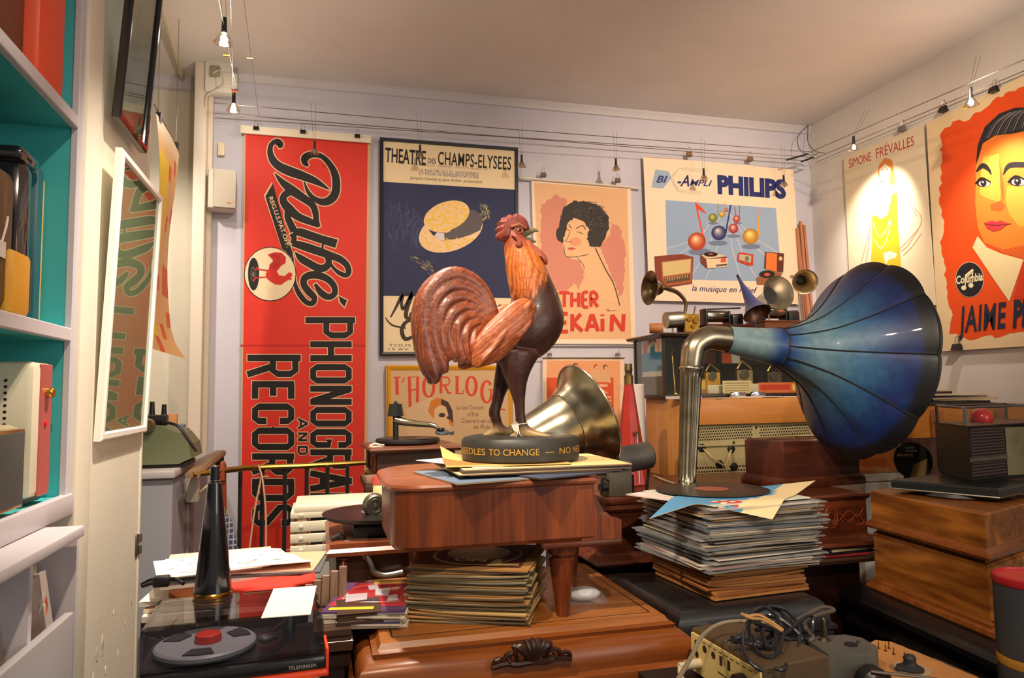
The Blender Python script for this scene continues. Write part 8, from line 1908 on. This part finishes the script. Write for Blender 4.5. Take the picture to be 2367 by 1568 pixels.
mb.tube(smooth_path([tuple(at(*a)) for a in ((1780, 1500, 1.15), (1815, 1520, 1.12), (1812, 1548, 1.07), (1790, 1545, 1.07))], 6), .0034, 8)
mb.tube(smooth_path([tuple(at(*a)) for a in ((1745, 1440, 1.2), (1790, 1425, 1.22), (1850, 1470, 1.18), (1830, 1480, 1.18), (1765, 1455, 1.18), (1775, 1500, 1.14))], 8), .004, 8)
for i in range(3): mb.tube(smooth_path([tuple(at(1745 + 12 * i + r3.uniform(-10, 10), 1440 + 18 * i, 1.18)), tuple(at(1790 + r3.uniform(-20, 20), 1455 + r3.uniform(-15, 25), 1.19)), tuple(at(1770 + r3.uniform(-20, 30), 1495, 1.15)), tuple(at(1740, 1470 + 10 * i, 1.17))], 6), .004, 8)
a_ = at(1706, 1479, 1.16); mb.box(-.012, .018, -.008, .008, -.006, .008, b=.003, M=T(a_))
mb.tube([a_ + Vector((-.012, -.004, 0)), a_ + Vector((-.026, -.012, 0))], .0018, 6, 1).tube([a_ + Vector((-.012, .004, 0)), a_ + Vector((-.026, -.002, 0))], .0018, 6, 1)
tag(mb.build('cable_tangle', [mat((26, 27, 34), .35, coat=.3), CHROME]), 'tangled loops of dark blue-black cable on the amplifier', 'cable')
mb = MB().tube(smooth_path([tuple(at(*a)) for a in ((1714, 1420, 1.2), (1730, 1425, 1.19), (1755, 1423, 1.19), (1785, 1440, 1.17), (1810, 1458, 1.16))], 6), .0032, 8).tube(smooth_path([tuple(at(*a)) for a in ((1714, 1420, 1.2), (1735, 1430, 1.185), (1765, 1434, 1.18), (1808, 1460, 1.155))], 6), .0025, 8)
tag(mb.build('tan_cable', mat((176, 130, 76), .5)), 'tan twin cable folded over the dark cable tangle', 'cable')
mb = MB().tube(smooth_path([tuple(at(*a)) for a in ((1830, 1440, 1.24), (1860, 1425, 1.25), (1900, 1405, 1.27), (1928, 1411, 1.27), (1900, 1420, 1.26), (1868, 1432, 1.24), (1862, 1450, 1.23), (1880, 1475, 1.2), (1866, 1482, 1.2))], 6), .0042, 8)
tag(mb.build('grey_flex', mat((84, 74, 64), .5)), 'stiff grey flex sticking up right of the cable tangle', 'cable')
# grey motor block with a spindle
mo = at(1955, 1492, 1.16)
mm = thing('motor_block', 'grey cast motor block with a vertical spindle beside the amplifier', 'motor', (mo.x, mo.y, zW), -10)
zmt = mo.z - zW
oct_ = [(-.055, -.04), (.03, -.045), (.052, -.015), (.052, .035), (.03, .055), (-.055, .05)]
MB().loft([[(x * s_, y * s_, z) for x, y in oct_] for s_, z in ((1, 0), (1.02, zmt * .9), (1.0, zmt), )]).build('housing', mat((96, 92, 84), .5, .2, var=.25), mm)
MB().lathe([(.012, 0), (.009, .003), (.0055, .006), (.0065, .02), (.004, .03), (.0045, .038), (.002, .042), (0, .043)], 14, M=T(-.025, .03, zmt)).build('spindle', metalm((110, 96, 76), .4, .4), mm)
MB().lathe([(0, 0), (.026, 0), (.030, .004), (.030, .03), (.022, .038), (0, .038)], 20, M=T(.012, -.048, zmt - .045) @ RX(90)).build('coil_cap', mat((18, 17, 18), .4), mm)
MB().lathe([(.012, .002), (.012, 0), (.0, .002)], 14, M=T(.01, .0, zmt)).sphere((.03, .01, zmt), .004, seg=8).build('screw', DARK, mm)
# orange-brown board with small screws and a black rubber piece
bo = atz(2110, 1525, zW + .02 if False else mo.z - .03)
zbd = mo.z - .035
bpts = [atz(*a, zbd) for a in ((1995, 1496), (2022, 1480), (2060, 1484), (2150, 1520), (2260, 1566), (2250, 1640), (2040, 1640), (2012, 1520))]
bpo_ = ccw([tuple(xy(p)) for p in bpts])
mb = MB(); polyloft(mb, jag(bpo_, .0012, .012, 3), [(0, zbd - .006), (0, zbd)]); tag(mb.build('hide_board', mat((186, 128, 70), .7, var=.15)), 'ragged tan board holding small screws at the lower right', 'board')
bst = MB(); q_ = xy(atz(2090, 1540, zbd)); bst.box(-.08, .10, -.10, .03, zW, zbd - .0065, M=T(q_.x, q_.y, 0))
tag(bst.build('support_block', mat((24, 18, 16), .6)), 'dark block under the ragged tan board', 'block')
for i, (x, y, n) in enumerate(((2024, 1508, 'first'), (2031, 1500, 'second'), (2047, 1506, 'third'), (2055, 1500, 'fourth'), (2066, 1514, 'fifth'), (2091, 1524, 'last'))):
    p = atz(x, y, zbd); tag(MB().lathe([(0, .0), (.0028, 0), (.003, .001), (.001, .0015), (.001, .013), (0, .014)], 8, M=T(p.x, p.y, zbd + .0003)).build('screw', metalm((150, 110, 70), .3, .3)), '%s small brass screw from the left standing on the ragged tan board' % n, 'screw', 'screws on the tan board')
p = atz(2104, 1548, zbd)
t = thing('rubber_knob', 'black rubber cap on the ragged tan board', 'cap', (p.x, p.y, zbd + .0003))
MB().lathe([(0, 0), (.022, 0), (.023, .003), (.012, .009), (.010, .014), (.011, .02), (.008, .025), (0, .026)], 20).box(-.03, -.012, -.006, .006, 0, .006, b=.002).build('cap', mat((34, 34, 38), .6), t)
MB().lathe([(.034, .0008), (.034, 0), (0, .0008)], 24).build('clear_disc', glassm((236, 226, 206), .05, .05, .1), t)
rod = MB().tube([at(2013, 1553, 1.08), at(2130, 1566, 1.04), at(2300, 1590, .98)], .0028, 8)
tag(rod.build('metal_rod', STEEL), 'thin steel rod lying at the bottom right edge', 'rod')
# grey tin with a red lid
tn = at(2392, 1330, 1.0)
t = thing('tin_canister', 'dark grey canister with a red lid and gold band at the right edge', 'tin', (tn.x, 1.0, zW - .1))
tr = tn.x - at(2326, 1340, 1.0).x; ht = tn.z - zW + .1
MB().lathe([(0, 0), (tr, 0), (tr, ht - .012), (0, ht - .012)], 48).build('body', mat((66, 70, 76), .45, var=.1), t)
MB().lathe([(0, ht - .014), (tr + .001, ht - .014), (tr + .002, ht - .010), (tr, ht - .002), (tr - .004, ht), (tr - .006, ht - .004), (0, ht - .004)], 48).build('lid', mat((176, 24, 36), .35), t)
zgb = at(2340, 1535, 1.0).z - (zW - .1)
MB().lathe([(tr + .0005, zgb - .008), (tr + .001, zgb - .006), (tr + .001, zgb + .006), (tr + .0005, zgb + .008)], 48, caps=False).build('gold_band', mat((196, 140, 50), .4), t)
tb2 = thing('tin_shelf', 'small dark shelf under the grey canister', 'shelf')
MB().box(tn.x - tr - .02, tn.x + tr + .04, .9, 1.12, zW - .13, zW - .101).build('board', OAKD, tb2)
for x in (tn.x - tr, tn.x + tr): MB().box(x - .012, x + .012, 1.0, 1.03, 0, zW - .13).build('leg', OAKD, tb2)
